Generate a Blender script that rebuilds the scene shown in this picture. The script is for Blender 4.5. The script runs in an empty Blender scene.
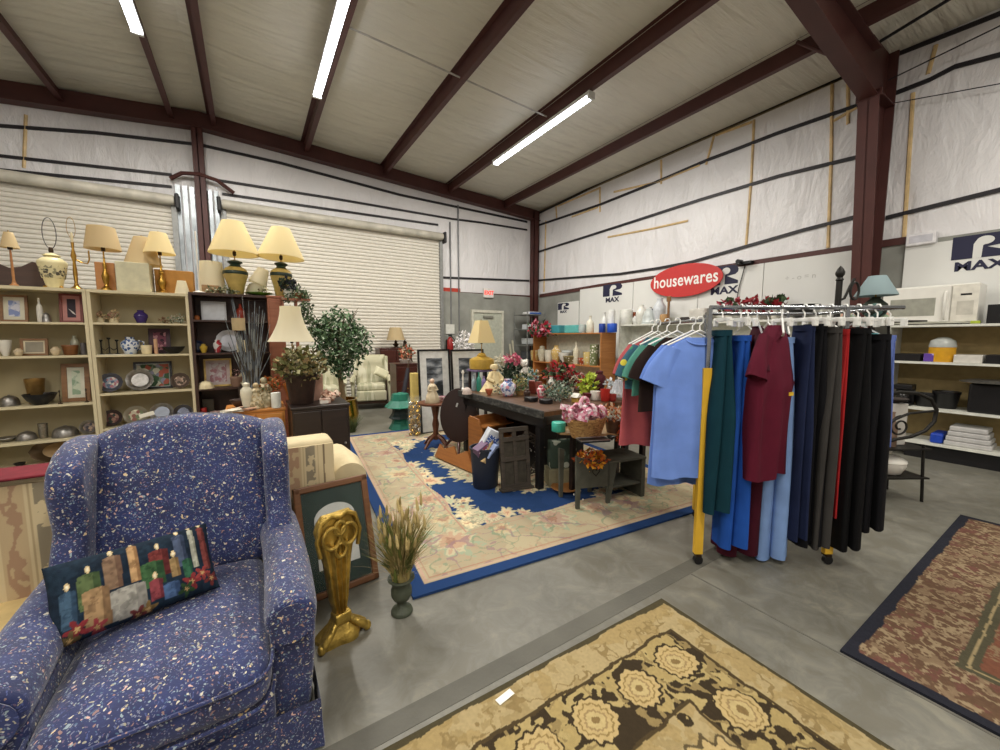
import bpy, math, random
import numpy as np
from mathutils import Vector, Matrix, Euler
random.seed(7)
S = bpy.context.scene
COL = S.collection
PI = math.pi
# ------------------------------------------------------------------ camera
F = 392.0; H = 1.4; PITCH = math.atan(37.5/392); YAW = math.radians(32.5)
cam = bpy.data.cameras.new('camera'); cam.sensor_width = 36; cam.lens = F/1000*36
cam.clip_start = .05; cam.clip_end = 100
co = bpy.data.objects.new('camera', cam); COL.objects.link(co)
co.location = (0, 0, H); co.rotation_euler = (PI/2-PITCH, 0, -YAW)
S.camera = co
_fw = Vector((math.sin(YAW)*math.cos(PITCH), math.cos(YAW)*math.cos(PITCH), -math.sin(PITCH)))
_rt = Vector((math.cos(YAW), -math.sin(YAW), 0))
_up = Vector((math.sin(YAW)*math.sin(PITCH), math.cos(YAW)*math.sin(PITCH), math.cos(PITCH)))
def ray(px, py): return _fw + _rt*((px-500)/F) + _up*((375-py)/F)
def aZ(px, py, z=0.): r = ray(px, py); t = (z-H)/r.z; return Vector((r.x*t, r.y*t, z))
def aY(px, py, Y): r = ray(px, py); t = Y/r.y; return Vector((r.x*t, Y, H+r.z*t))
def aX(px, py, X): r = ray(px, py); t = X/r.x; return Vector((X, r.y*t, H+r.z*t))
def depth(p): return (Vector(p)-Vector((0, 0, H))).dot(_fw)
def mpp(p, wide=False):
    """metres per photograph pixel at a place; wide: for widths of round things off the axis"""
    d = depth(p); s = d/F
    if wide:
        v = Vector(p)-Vector((0, 0, H)); a = v.dot(_rt)/d
        s /= math.sqrt(1+a*a)
    return s
def sX(px, Y, z):
    """the place at depth Y and height z seen in photograph column px"""
    k = (px-500)/F; return Vector(((k*(Y*_fw.y+(z-H)*_fw.z)-Y*_rt.y)/(_rt.x-k*_fw.x), Y, z))
def sXr(px, X, z):
    k = (px-500)/F; return Vector((X, (X*_rt.x-k*(X*_fw.x+(z-H)*_fw.z))/(k*_fw.y-_rt.y), z))
# ------------------------------------------------------------------ colours
def lin(h):
    if isinstance(h, str):
        h = h.lstrip('#'); c = [int(h[i:i+2], 16)/255 for i in (0, 2, 4)]
    else: c = list(h)
    return tuple(((x/12.92) if x <= .04045 else ((x+.055)/1.055)**2.4) for x in c)
_m = {}
def new_mat(name):
    m = bpy.data.materials.new(name); m.use_nodes = True
    nt = m.node_tree; b = nt.nodes['Principled BSDF']; return m, nt, b
def N(nt, t, **kw):
    n = nt.nodes.new(t)
    for k, v in kw.items():
        if k in n.inputs.keys(): n.inputs[k].default_value = v
        else: setattr(n, k, v)
    return n
def ramp(nt, stops, interp='LINEAR'):
    r = nt.nodes.new('ShaderNodeValToRGB'); r.color_ramp.interpolation = interp
    e = r.color_ramp.elements
    while len(e) < len(stops): e.new(.5)
    for i, (p, c) in enumerate(stops):
        e[i].position = p; e[i].color = (*lin(c), 1)
    return r
def M(c, rough=.6, metal=0., var=.12, scale=14, bump=0., bscale=60, spec=.4, alpha=1., emit=0, name=None, trans=0.):
    key = (c, rough, metal, var, scale, bump, bscale, spec, alpha, emit, trans)
    if key in _m: return _m[key]
    m, nt, b = new_mat(name or 'mat_'+c.strip('#'))
    L = nt.links
    tc = N(nt, 'ShaderNodeTexCoord')
    if var > 0:
        n = N(nt, 'ShaderNodeTexNoise', Scale=scale, Detail=4.); L.new(tc.outputs['Object'], n.inputs['Vector'])
        l = lin(c); lo = [x*(1-var) for x in l]; hi = [min(1, x*(1+var)) for x in l]
        r = nt.nodes.new('ShaderNodeValToRGB'); r.color_ramp.elements[0].color = (*lo, 1); r.color_ramp.elements[1].color = (*hi, 1)
        r.color_ramp.elements[0].position = .3; r.color_ramp.elements[1].position = .7
        L.new(n.outputs['Fac'], r.inputs['Fac']); L.new(r.outputs['Color'], b.inputs['Base Color'])
    else: b.inputs['Base Color'].default_value = (*lin(c), 1)
    b.inputs['Roughness'].default_value = rough; b.inputs['Metallic'].default_value = metal
    b.inputs['Specular IOR Level'].default_value = spec
    if bump > 0:
        n2 = N(nt, 'ShaderNodeTexNoise', Scale=bscale, Detail=3.); L.new(tc.outputs['Object'], n2.inputs['Vector'])
        bp = N(nt, 'ShaderNodeBump', Strength=bump, Distance=.01); L.new(n2.outputs['Fac'], bp.inputs['Height']); L.new(bp.outputs['Normal'], b.inputs['Normal'])
    if alpha < 1: b.inputs['Alpha'].default_value = alpha
    if trans > 0: b.inputs['Transmission Weight'].default_value = trans
    if emit > 0:
        b.inputs['Emission Color'].default_value = (*lin(c), 1); b.inputs['Emission Strength'].default_value = emit
    _m[key] = m; return m
def wood(c1, c2, rough=.45, scale=3., axis=(1, 1, 12)):
    key = ('wood', c1, c2, rough, scale, axis)
    if key in _m: return _m[key]
    m, nt, b = new_mat('wood_'+c1.strip('#')); L = nt.links
    tc = N(nt, 'ShaderNodeTexCoord'); mp = N(nt, 'ShaderNodeMapping'); mp.inputs['Scale'].default_value = axis
    n = N(nt, 'ShaderNodeTexNoise', Scale=scale, Detail=6., Roughness=.65)
    L.new(tc.outputs['Object'], mp.inputs['Vector']); L.new(mp.outputs['Vector'], n.inputs['Vector'])
    r = ramp(nt, [(.3, c1), (.7, c2)]); L.new(n.outputs['Fac'], r.inputs['Fac']); L.new(r.outputs['Color'], b.inputs['Base Color'])
    b.inputs['Roughness'].default_value = rough
    _m[key] = m; return m
def spots(c0, cols, scale=60, rough=.8, thr=.35, stretch=(1, 1, 1), name='spots', bump=.2):
    """small coloured flecks scattered over a ground colour"""
    key = ('spots', c0, tuple(cols), scale, thr, stretch)
    if key in _m: return _m[key]
    m, nt, b = new_mat(name); L = nt.links
    tc = N(nt, 'ShaderNodeTexCoord'); mp = N(nt, 'ShaderNodeMapping'); mp.inputs['Scale'].default_value = stretch
    L.new(tc.outputs['Object'], mp.inputs['Vector'])
    v = N(nt, 'ShaderNodeTexVoronoi', Scale=scale); L.new(mp.outputs['Vector'], v.inputs['Vector'])
    sep = N(nt, 'ShaderNodeSeparateColor'); L.new(v.outputs['Color'], sep.inputs['Color'])
    k = len(cols); r = ramp(nt, [(i/k, c) for i, c in enumerate(cols)], 'CONSTANT'); L.new(sep.outputs[0], r.inputs['Fac'])
    lt = N(nt, 'ShaderNodeMath', operation='LESS_THAN'); lt.inputs[1].default_value = thr; L.new(v.outputs['Distance'], lt.inputs[0])
    mx = N(nt, 'ShaderNodeMix', data_type='RGBA'); mx.inputs[6].default_value = (*lin(c0), 1)
    L.new(lt.outputs[0], mx.inputs[0]); L.new(r.outputs['Color'], mx.inputs[7]); L.new(mx.outputs[2], b.inputs['Base Color'])
    b.inputs['Roughness'].default_value = rough
    _m[key] = m; return m
def vcol(name, rough=.9, bump=.0):
    m, nt, b = new_mat(name); L = nt.links
    a = N(nt, 'ShaderNodeAttribute'); a.attribute_name = 'Col'; L.new(a.outputs['Color'], b.inputs['Base Color'])
    b.inputs['Roughness'].default_value = rough; b.inputs['Specular IOR Level'].default_value = .15
    if bump > 0:
        tc = N(nt, 'ShaderNodeTexCoord'); n2 = N(nt, 'ShaderNodeTexNoise', Scale=250., Detail=2.); L.new(tc.outputs['Object'], n2.inputs['Vector'])
        bp = N(nt, 'ShaderNodeBump', Strength=bump, Distance=.004); L.new(n2.outputs['Fac'], bp.inputs['Height']); L.new(bp.outputs['Normal'], b.inputs['Normal'])
    return m
# ------------------------------------------------------------------ mesh builder
class MB:
    def __init__(s): s.v = []; s.f = []
    def add(s, vs, fs, mx=None):
        b = len(s.v)
        if mx is not None: vs = [mx @ Vector(q) for q in vs]
        s.v += [tuple(q) for q in vs]; s.f += [tuple(b+i for i in q) for q in fs]; return s
    def box(s, c, d, rot=None):
        x, y, z = [q/2 for q in d]
        vs = [(-x, -y, -z), (x, -y, -z), (x, y, -z), (-x, y, -z), (-x, -y, z), (x, -y, z), (x, y, z), (-x, y, z)]
        mx = Matrix.Translation(c)
        if rot: mx = mx @ Euler(rot).to_matrix().to_4x4()
        return s.add(vs, [(3, 2, 1, 0), (4, 5, 6, 7), (0, 1, 5, 4), (1, 2, 6, 5), (2, 3, 7, 6), (3, 0, 4, 7)], mx)
    def bb(s, x0, x1, y0, y1, z0, z1): return s.box(((x0+x1)/2, (y0+y1)/2, (z0+z1)/2), (x1-x0, y1-y0, z1-z0))
    def lathe(s, prof, c=(0, 0, 0), seg=20, mx=None, sy=1., flute=0, fn=8):
        vs = []; fs = []; n = len(prof)
        for r, z in prof:
            for k in range(seg):
                a = 2*PI*k/seg; rr = r*(1+flute*math.cos(fn*a))
                vs.append((rr*math.cos(a), rr*math.sin(a)*sy, z))
        for i in range(n-1):
            for k in range(seg):
                k2 = (k+1) % seg; fs.append((i*seg+k, i*seg+k2, (i+1)*seg+k2, (i+1)*seg+k))
        closed = abs(prof[0][0]-prof[-1][0]) < 1e-3 and abs(prof[0][1]-prof[-1][1]) < 1e-3
        if prof[0][0] > 1e-6 and not closed: fs.append(tuple(range(seg-1, -1, -1)))
        if prof[-1][0] > 1e-6 and not closed: fs.append(tuple((n-1)*seg+k for k in range(seg)))
        T = Matrix.Translation(c)
        return s.add(vs, fs, T @ mx if mx is not None else T)
    def tube(s, pts, r, seg=8, closed=False):
        pts = [Vector(p) for p in pts]; n = len(pts); rs = r if isinstance(r, (list, tuple)) else [r]*n
        vs = []; fs = []; prev = None
        for i, p in enumerate(pts):
            t = (pts[(i+1) % n]-pts[i-1]) if closed else (pts[min(i+1, n-1)]-pts[max(i-1, 0)])
            if t.length < 1e-9: t = Vector((0, 0, 1))
            t.normalize()
            if prev is None:
                a = Vector((0, 0, 1)) if abs(t.z) < .9 else Vector((1, 0, 0)); u = t.cross(a).normalized()
            else:
                u = prev-t*prev.dot(t); u = u.normalized() if u.length > 1e-6 else t.orthogonal().normalized()
            prev = u; w = t.cross(u)
            for k in range(seg):
                a = 2*PI*k/seg; vs.append(p+(u*math.cos(a)+w*math.sin(a))*rs[i])
        for i in range(n if closed else n-1):
            j = (i+1) % n
            for k in range(seg):
                k2 = (k+1) % seg; fs.append((i*seg+k, i*seg+k2, j*seg+k2, j*seg+k))
        if not closed: fs.append(tuple(range(seg-1, -1, -1))); fs.append(tuple((n-1)*seg+k for k in range(seg)))
        return s.add(vs, fs)
    def ball(s, c, r, seg=14, rings=9, mx=None):
        if not isinstance(r, (tuple, list)): r = (r, r, r)
        vs = [(0, 0, -r[2])]; fs = []
        for i in range(1, rings):
            a = -PI/2+PI*i/rings
            for k in range(seg):
                b = 2*PI*k/seg; vs.append((r[0]*math.cos(a)*math.cos(b), r[1]*math.cos(a)*math.sin(b), r[2]*math.sin(a)))
        vs.append((0, 0, r[2])); top = len(vs)-1
        for k in range(seg):
            fs.append((0, 1+(k+1) % seg, 1+k)); o = 1+(rings-2)*seg; fs.append((o+k, o+(k+1) % seg, top))
        for i in range(rings-2):
            for k in range(seg):
                a = 1+i*seg; fs.append((a+k, a+(k+1) % seg, a+seg+(k+1) % seg, a+seg+k))
        T = Matrix.Translation(c)
        return s.add(vs, fs, T @ mx if mx is not None else T)
    def prism(s, poly, a, b, plane='xz', mx=None):
        """poly in a plane, thick from a to b along the third axis"""
        def q(u, v, w): return {'xz': (u, w, v), 'xy': (u, v, w), 'yz': (w, u, v)}[plane]
        n = len(poly); vs = [q(u, v, a) for u, v in poly]+[q(u, v, b) for u, v in poly]
        fs = [tuple(range(n)), tuple(range(2*n-1, n-1, -1))]+[(i, i+n, (i+1) % n+n, (i+1) % n) for i in range(n)]
        return s.add(vs, fs, mx)
    def grid(s, fn, nu, nv, closed_u=False):
        vs = [fn(i/(nu if closed_u else nu-1), j/(nv-1)) for j in range(nv) for i in range(nu)]
        fs = []
        for j in range(nv-1):
            for i in range(nu if closed_u else nu-1):
                i2 = (i+1) % nu; fs.append((j*nu+i, j*nu+i2, (j+1)*nu+i2, (j+1)*nu+i))
        return s.add(vs, fs)
    def leaves(s, c, r, n, size, rnd=random, shell=.35, up=.0, narrow=.45):
        for _ in range(n):
            while True:
                p = Vector((rnd.uniform(-1, 1), rnd.uniform(-1, 1), rnd.uniform(-1, 1)))
                if shell < p.length < 1: break
            q = Vector((p.x*r[0], p.y*r[1], p.z*r[2]))+Vector(c)
            d = Vector((rnd.uniform(-1, 1), rnd.uniform(-1, 1), rnd.uniform(-1, 1)+up)).normalized()
            w = d.orthogonal().normalized(); w.rotate(Matrix.Rotation(rnd.uniform(0, 6.28), 3, d)); L = size*rnd.uniform(.7, 1.3)
            s.add([q, q+d*L*.5+w*L*narrow*.5, q+d*L, q+d*L*.5-w*L*narrow*.5], [(0, 1, 2, 3)])
        return s
    def build(s, name, mat, parent=None, smooth=False, bevel=0, bseg=2, subsurf=0, loc=None, rot=None, merge=False):
        me = bpy.data.meshes.new(name); me.from_pydata(s.v, [], s.f); me.validate(); me.update()
        if merge or smooth:
            import bmesh
            bm = bmesh.new(); bm.from_mesh(me)
            if merge: bmesh.ops.remove_doubles(bm, verts=bm.verts, dist=1e-5)
            bmesh.ops.recalc_face_normals(bm, faces=bm.faces); bm.to_mesh(me); bm.free()
        o = bpy.data.objects.new(name, me); COL.objects.link(o)
        for mm in (mat if isinstance(mat, (list, tuple)) else [mat]): me.materials.append(mm)
        if parent is not None: o.parent = parent
        if loc is not None: o.location = loc
        if rot is not None: o.rotation_euler = rot
        if bevel > 0:
            b = o.modifiers.new('bevel', 'BEVEL'); b.width = bevel; b.segments = bseg; b.limit_method = 'ANGLE'; b.angle_limit = math.radians(35)
        if subsurf: b = o.modifiers.new('sub', 'SUBSURF'); b.levels = subsurf; b.render_levels = subsurf
        if smooth or bevel > 0 and bseg > 2:
            for p in me.polygons: p.use_smooth = True
        if smooth: 
            try: me.set_sharp_from_angle(angle=math.radians(50))
            except Exception: pass
        return o
def T(name, label, cat, loc=(0, 0, 0), rz=0., group=None, rot=None):
    o = bpy.data.objects.new(name, None); COL.objects.link(o); o.empty_display_size = .1
    o.location = loc; o.rotation_euler = rot if rot else (0, 0, rz); o['label'] = label; o['category'] = cat
    if group: o['group'] = group
    return o
def tag(o, label, cat, group=None, kind=None):
    o['label'] = label; o['category'] = cat
    if group: o['group'] = group
    if kind: o['kind'] = kind
    return o
def struct(o): o['kind'] = 'structure'; return o
def colour_grid(name, w, d, nx, ny, fn, mat, z=0.012, parent=None, thick=True):
    """flat sheet w x d in the XY plane, centred, coloured by fn(x array, y array) -> rgb linear"""
    xs = np.linspace(-w/2, w/2, nx); ys = np.linspace(-d/2, d/2, ny)
    Xg, Yg = np.meshgrid(xs, ys); n = nx*ny
    co_ = np.stack([Xg.ravel(), Yg.ravel(), np.full(n, z)], 1)
    i = np.arange((nx-1)*(ny-1)); q = i//(nx-1)*nx+i % (nx-1)
    fa = np.stack([q, q+1, q+nx+1, q+nx], 1)
    me = bpy.data.meshes.new(name)
    vs = co_.tolist(); fs = fa.tolist()
    if thick:
        b = len(vs); x, y = w/2, d/2
        vs += [(-x, -y, 0), (x, -y, 0), (x, y, 0), (-x, y, 0), (-x, -y, z), (x, -y, z), (x, y, z), (-x, y, z)]
        fs += [(b, b+1, b+5, b+4), (b+1, b+2, b+6, b+5), (b+2, b+3, b+7, b+6), (b+3, b, b+4, b+7)]
    me.from_pydata(vs, [], fs)
    at = me.color_attributes.new('Col', 'FLOAT_COLOR', 'POINT')
    c = fn(Xg.ravel(), Yg.ravel()); c = np.concatenate([c, np.ones((n, 1))], 1)
    if thick: c = np.concatenate([c, np.tile(c[0], (8, 1))], 0)
    at.data.foreach_set('color', c.astype(np.float32).ravel())
    me.materials.append(mat); me.update()
    o = bpy.data.objects.new(name, me); COL.objects.link(o)
    if parent: o.parent = parent
    return o
_rs = np.random.RandomState(3); _tab = _rs.rand(256, 256)
def vnoise(x, y, s, seed=0):
    x = x*s+seed*17.3; y = y*s+seed*31.7
    xi = np.floor(x).astype(int); yi = np.floor(y).astype(int); fx = x-xi; fy = y-yi
    fx = fx*fx*(3-2*fx); fy = fy*fy*(3-2*fy)
    g = lambda a, b: _tab[a % 256, b % 256]
    return (g(xi, yi)*(1-fx)+g(xi+1, yi)*fx)*(1-fy)+(g(xi, yi+1)*(1-fx)+g(xi+1, yi+1)*fx)*fy
def fbm(x, y, s, seed=0): return .5*vnoise(x, y, s, seed)+.3*vnoise(x, y, s*2.1, seed+1)+.2*vnoise(x, y, s*4.3, seed+2)
def LC(h): return np.array(lin(h))
def paint(c, mask, h, a=1.):
    m = (mask.astype(float)*a)[:, None] if mask.dtype == bool else (np.clip(mask, 0, 1)*a)[:, None]
    return c*(1-m)+LC(h)*m
def flower(x, y, cx, cy, r, k=8, ph=0., amp=.28):
    dx = x-cx; dy = y-cy; d = np.hypot(dx, dy); a = np.arctan2(dy, dx)
    return d/(r*(1-amp+amp*np.cos(k*a+ph)))     # < 1 inside
# ------------------------------------------------------------------ the hall
D = 9.24; R = 7.11; XL = -8.6; YF = -5.5; RIDGE = -.55
def roof(x): return 5.42-(x-RIDGE)*.056 if x > RIDGE else 5.42-(RIDGE-x)*.10
def vinyl(name, base, wr=.5, streak=(1, 1, 1), rough=.38, seams='#cfcac4'):
    m, nt, b = new_mat(name); L = nt.links
    tc = N(nt, 'ShaderNodeTexCoord'); mp = N(nt, 'ShaderNodeMapping'); mp.inputs['Scale'].default_value = streak
    L.new(tc.outputs['Object'], mp.inputs['Vector'])
    n = N(nt, 'ShaderNodeTexNoise', Scale=1.6, Detail=5., Distortion=.6); L.new(mp.outputs['Vector'], n.inputs['Vector'])
    n2 = N(nt, 'ShaderNodeTexNoise', Scale=.7, Detail=3.); L.new(tc.outputs['Object'], n2.inputs['Vector'])
    l = Vector(lin(base)); r = nt.nodes.new('ShaderNodeValToRGB')
    r.color_ramp.elements[0].position = .3; r.color_ramp.elements[1].position = .7
    r.color_ramp.elements[0].color = (*(l*.86), 1); r.color_ramp.elements[1].color = (*l, 1)
    L.new(n2.outputs['Fac'], r.inputs['Fac']); L.new(r.outputs['Color'], b.inputs['Base Color'])
    bp = N(nt, 'ShaderNodeBump', Strength=wr, Distance=.16); L.new(n.outputs['Fac'], bp.inputs['Height'])
    mp2 = N(nt, 'ShaderNodeMapping'); mp2.inputs['Scale'].default_value = tuple(q*3.2 for q in streak); mp2.inputs['Rotation'].default_value = (.3, .25, 0); L.new(tc.outputs['Object'], mp2.inputs['Vector'])
    w2 = N(nt, 'ShaderNodeTexNoise', Scale=1.9, Detail=3., Distortion=1.6); L.new(mp2.outputs['Vector'], w2.inputs['Vector'])
    b2 = N(nt, 'ShaderNodeBump', Strength=wr*.5, Distance=.04); L.new(w2.outputs['Fac'], b2.inputs['Height']); L.new(b2.outputs['Normal'], bp.inputs['Normal']); L.new(bp.outputs['Normal'], b.inputs['Normal'])
    b.inputs['Roughness'].default_value = rough; b.inputs['Specular IOR Level'].default_value = .5
    return m
m_wallv = vinyl('white_vinyl_facing', '#ebe9ea', .42, (2.2, 2.2, .8))
m_ceil = vinyl('ceiling_vinyl', '#dedacb', .45, (.5, 4.5, 1), .33)
m_steel = M('#4d2a26', .5, .0, .15, 3, bump=.1)
m_dark = M('#1d1b20', .6)
def concrete():
    m, nt, b = new_mat('concrete'); L = nt.links
    tc = N(nt, 'ShaderNodeTexCoord')
    n = N(nt, 'ShaderNodeTexNoise', Scale=.9, Detail=8., Roughness=.6, Distortion=.4); L.new(tc.outputs['Object'], n.inputs['Vector'])
    r = ramp(nt, [(.28, '#65635a'), (.45, '#7b796f'), (.6, '#87857b'), (.75, '#9d9a91')]); L.new(n.outputs['Fac'], r.inputs['Fac'])
    n3 = N(nt, 'ShaderNodeTexNoise', Scale=6., Detail=6., Roughness=.7, Distortion=.8); L.new(tc.outputs['Object'], n3.inputs['Vector'])
    r3 = ramp(nt, [(.42, '#7c786f'), (.52, '#8f8f8f'), (.68, '#b6b3ab')]); L.new(n3.outputs['Fac'], r3.inputs['Fac'])
    mx = N(nt, 'ShaderNodeMix', data_type='RGBA', blend_type='OVERLAY'); mx.inputs[0].default_value = .6
    L.new(r.outputs['Color'], mx.inputs[6]); L.new(r3.outputs['Color'], mx.inputs[7]); L.new(mx.outputs[2], b.inputs['Base Color'])
    rr = ramp(nt, [(.3, '#808080'), (.7, '#b0b0b0')]); L.new(n3.outputs['Fac'], rr.inputs['Fac'])
    mr = N(nt, 'ShaderNodeMapRange'); mr.inputs['To Min'].default_value = .32; mr.inputs['To Max'].default_value = .6
    L.new(n3.outputs['Fac'], mr.inputs['Value']); L.new(mr.outputs['Result'], b.inputs['Roughness'])
    bp = N(nt, 'ShaderNodeBump', Strength=.06, Distance=.02); L.new(n3.outputs['Fac'], bp.inputs['Height']); L.new(bp.outputs['Normal'], b.inputs['Normal'])
    return m
struct(MB().bb(XL, R+.2, YF, D+.2, -.1, 0).build('floor', concrete()))
# the darker patched strip along the slab joint
struct(MB().bb(-3.2, 6.4, 1.255, 1.345, -.01, .0015).build('trim_1', M('#58564e', .6, bump=.2, scale=5), rot=(0, 0, -.0)))
struct(MB().bb(2.14, 2.15, -5, 1.25, -.01, .0015).build('trim_2', M('#5e5b54', .7)))
zc = lambda x: roof(x)
# ceiling: two slopes
mb = MB()
for (a, b_) in ((XL, RIDGE), (RIDGE, R+.2)):
    nx = 60
    def fn(u, v, a=a, b_=b_):
        x = a+(b_-a)*u; y = YF+(D+.2-YF)*v
        ph = (x-RIDGE)/1.53; sag = .045*abs(math.sin(PI*ph))
        return (x, y, roof(x)-sag*.6)
    mb.grid(fn, nx, 30)
struct(mb.build('ceiling', m_ceil, smooth=True))
# walls
struct(MB().prism([(XL, 0), (R+.2, 0), (R+.2, roof(R)+.1), (RIDGE, 5.6), (XL, roof(XL)+.1)], D, D+.15).build('wall_back', m_wallv))
struct(MB().bb(R, R+.15, YF, D+.1, 0, 5.3).build('wall_right', m_wallv))
struct(MB().bb(XL-.1, XL, YF, D+.1, 0, 5.3).build('wall_left', m_wallv))
struct(MB().prism([(XL, 0), (R+.2, 0), (R+.2, roof(R)+.1), (RIDGE, 5.6), (XL, roof(XL)+.1)], YF-.1, YF).build('wall_front', m_wallv))
# grey masonry below the girt, both sides of the corner
m_block = M('#8e8f88', .85, 0, .18, 2.5, bump=.3, bscale=30)
struct(MB().bb(4.15, R, D-.03, D+.01, 0, 2.56).build('trim_3', m_block))
struct(MB().bb(R-.03, R+.01, YF, D-.02, 0, 2.6).build('trim_4', m_block))
# purlins (Z sections) running along the hall, rafters against the end wall, frame rafter and column
tn = [5]
def trim(mb, mat=m_steel, **k):
    o = struct(mb.build('trim_%d' % tn[0], mat, **k)); tn[0] += 1; return o
for x in (-7.0, -5.5, -3.95, -2.30, -.97, -.37, 1.14, 2.72, 4.3, 5.93):
    z = roof(x)
    mb = MB(); mb.bb(x-.008, x+.008, YF, D, z-.2, z); mb.bb(x-.008, x+.07, YF, D, z-.208, z-.2); mb.bb(x+.055, x+.07, YF, D, z-.2, z-.175)
    mb.bb(x-.07, x, YF, D, z-.012, z-.002)
    trim(mb)
def slope_beam(y, d0, d1, w, xa, xb, f=.014, top=.2):
    """I-beam rafter under the purlins from xa to xb, web depth d0 at xa to d1 at xb"""
    mb = MB()
    za, zb = roof(xa)-top, roof(xb)-top
    mb.prism([(xa, za-d0), (xb, zb-d1), (xb, zb), (xa, za)], y-.008, y+.008)
    mb.prism([(xa, za-d0-f), (xb, zb-d1-f), (xb, zb-d1), (xa, za-d0)], y-w/2, y+w/2)
    mb.prism([(xa, za-f), (xb, zb-f), (xb, zb), (xa, za)], y-w/2, y+w/2)
    return mb
def rafter_end(xa, xb, mb):
    za, zb = roof(xa)-.03, roof(xb)-.03; y = D-.16
    mb.prism([(xa, za-.27), (xb, zb-.27), (xb, zb), (xa, za)], y, y+.03)
    mb.prism([(xa, za-.285), (xb, zb-.285), (xb, zb-.27), (xa, za-.27)], y-.06, y+.13)
mb = MB(); rafter_end(RIDGE, R, mb); rafter_end(XL, RIDGE, mb); trim(mb)
# end wall posts
def post(x, w, z1, y0=D-.2, y1=D-.02):
    mb = MB(); mb.bb(x-w/2, x+w/2, y0, y0+.015, 0, z1); mb.bb(x-w/2, x+w/2, y1-.015, y1, 0, z1); mb.bb(x-.008, x+.008, y0, y1, 0, z1)
    return trim(mb)
post(-.60, .16, 5.15)
mb = MB(); mb.bb(R-.22, R-.04, D-.2, D-.19, 0, 4.9); mb.bb(R-.22, R-.2, D-.2, D-.02, 0, 4.9); mb.bb(R-.06, R-.04, D-.2, D-.02, 0, 4.9); trim(mb)
# main frame column and haunched rafter
YC = 1.86
mb = MB()
def tap(z): return 7.0-(z/4.3)*.52      # inner flange face leans in as it rises
mb.add([(tap(0), YC-.1, 0), (tap(0), YC+.1, 0), (tap(4.35), YC+.1, 4.35), (tap(4.35), YC-.1, 4.35), (tap(0)+.016, YC-.1, 0), (tap(0)+.016, YC+.1, 0), (tap(4.35)+.016, YC+.1, 4.35), (tap(4.35)+.016, YC-.1, 4.35)],
       [(0, 3, 2, 1), (4, 5, 6, 7), (0, 4, 7, 3), (1, 2, 6, 5), (3, 7, 6, 2), (0, 1, 5, 4)])
mb.prism([(tap(0), 0), (R-.05, 0), (R-.05, 5.0), (tap(4.35), 5.0), (tap(4.35), 4.35)], YC-.008, YC+.008)
mb.bb(R-.06, R-.04, YC-.1, YC+.1, 0, 5.0)
mb.bb(tap(4.35), R-.05, YC-.1, YC+.1, 4.33, 4.346)
for q in (.02,): mb.bb(tap(4.35), tap(4.35)+.03, YC-.12, YC+.12, 4.28, 4.36)
trim(mb)
mb = slope_beam(YC, .52, .27, .17, 6.48, 3.2); mb.v = [v for v in mb.v]; trim(mb)
trim(slope_beam(YC, .27, .4, .2, 3.2, RIDGE)); trim(slope_beam(YC, .4, .5, .2, RIDGE, XL))
mb = MB(); mb.tube([aY(797, 42, 2.4), aY(843, 60, 1.95)], .022); trim(mb)
mb = MB(); mb.tube([(6.5, 1.8, 4.9), (6.0, -.6, 5.05)], .018); mb.tube([(6.9, 1.8, 4.6), (6.7, -2.6, 5.0)], .008); mb.tube([(7.0, 1.8, 4.35), (7.04, -1.4, 3.6)], .006); trim(mb, m_dark)
# bracing bracket at the end-wall post
mb = MB(); mb.tube([(-1.02, D-.1, 4.17), (-.85, D-.16, 4.28), (-.6, D-.2, 4.3), (-.35, D-.16, 4.26), (-.1, D-.1, 4.1)], .035); trim(mb)
# insulation bands / girts on the walls, from points along each
def band(pts, w, mat, y=None, x=None):
    mb = MB(); P3 = [aY(a, b, y) if y else aX(a, b, x) for a, b in pts]
    for p, q in zip(P3[:-1], P3[1:]):
        t = .02
        if y: mb.add([(p.x, y, p.z-w/2), (q.x, y, q.z-w/2), (q.x, y, q.z+w/2), (p.x, y, p.z+w/2), (p.x, y-t, p.z-w/2), (q.x, y-t, q.z-w/2), (q.x, y-t, q.z+w/2), (p.x, y-t, p.z+w/2)], [(0, 1, 2, 3), (7, 6, 5, 4), (4, 5, 1, 0), (3, 2, 6, 7), (0, 3, 7, 4), (1, 5, 6, 2)])
        else: mb.add([(x, p.y, p.z-w/2), (x, q.y, q.z-w/2), (x, q.y, q.z+w/2), (x, p.y, p.z+w/2), (x-t, p.y, p.z-w/2), (x-t, q.y, q.z-w/2), (x-t, q.y, q.z+w/2), (x-t, p.y, p.z+w/2)], [(3, 2, 1, 0), (4, 5, 6, 7), (0, 1, 5, 4), (7, 6, 2, 3), (4, 7, 3, 0), (2, 6, 5, 1)])
    return trim(mb, mat)
YB = D-.004; XB = R-.004
def z25(pts, ox=500, oy=60, k=2.5): return [(ox+a/k, oy+b/k) for a, b in pts]
m_band = M('#232024', .5)
band([(-60, 122), (0, 126), (96, 133), (192, 144)], .05, m_band, y=YB); band([(200, 145), (280, 163), (400, 195), (480, 212), (527, 222)], .05, m_band, y=YB)
band([(-60, 150), (0, 156), (90, 166), (172, 175)], .045, m_band, y=YB); band([(215, 180), (330, 198), (452, 219), (480, 222.5), (527, 230)], .045, m_band, y=YB)
band([(-60, 165), (0, 170), (172, 187)], .045, m_band, y=YB); band([(222, 194), (438, 225)], .045, m_band, y=YB)
band([(443, 277.5), (529, 280.8)], .05, m_band, y=YB); band([(460, 293.5), (530, 297)], .08, m_steel, y=YB)
band([(442, 291.5), (460, 292.5)], .2, M('#b23a2a', .6), y=YB)
band(z25([(100, 382), (265, 302), (410, 238), (655, 131), (790, 72), (885, 32)]), .05, m_band, x=XB)
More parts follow.
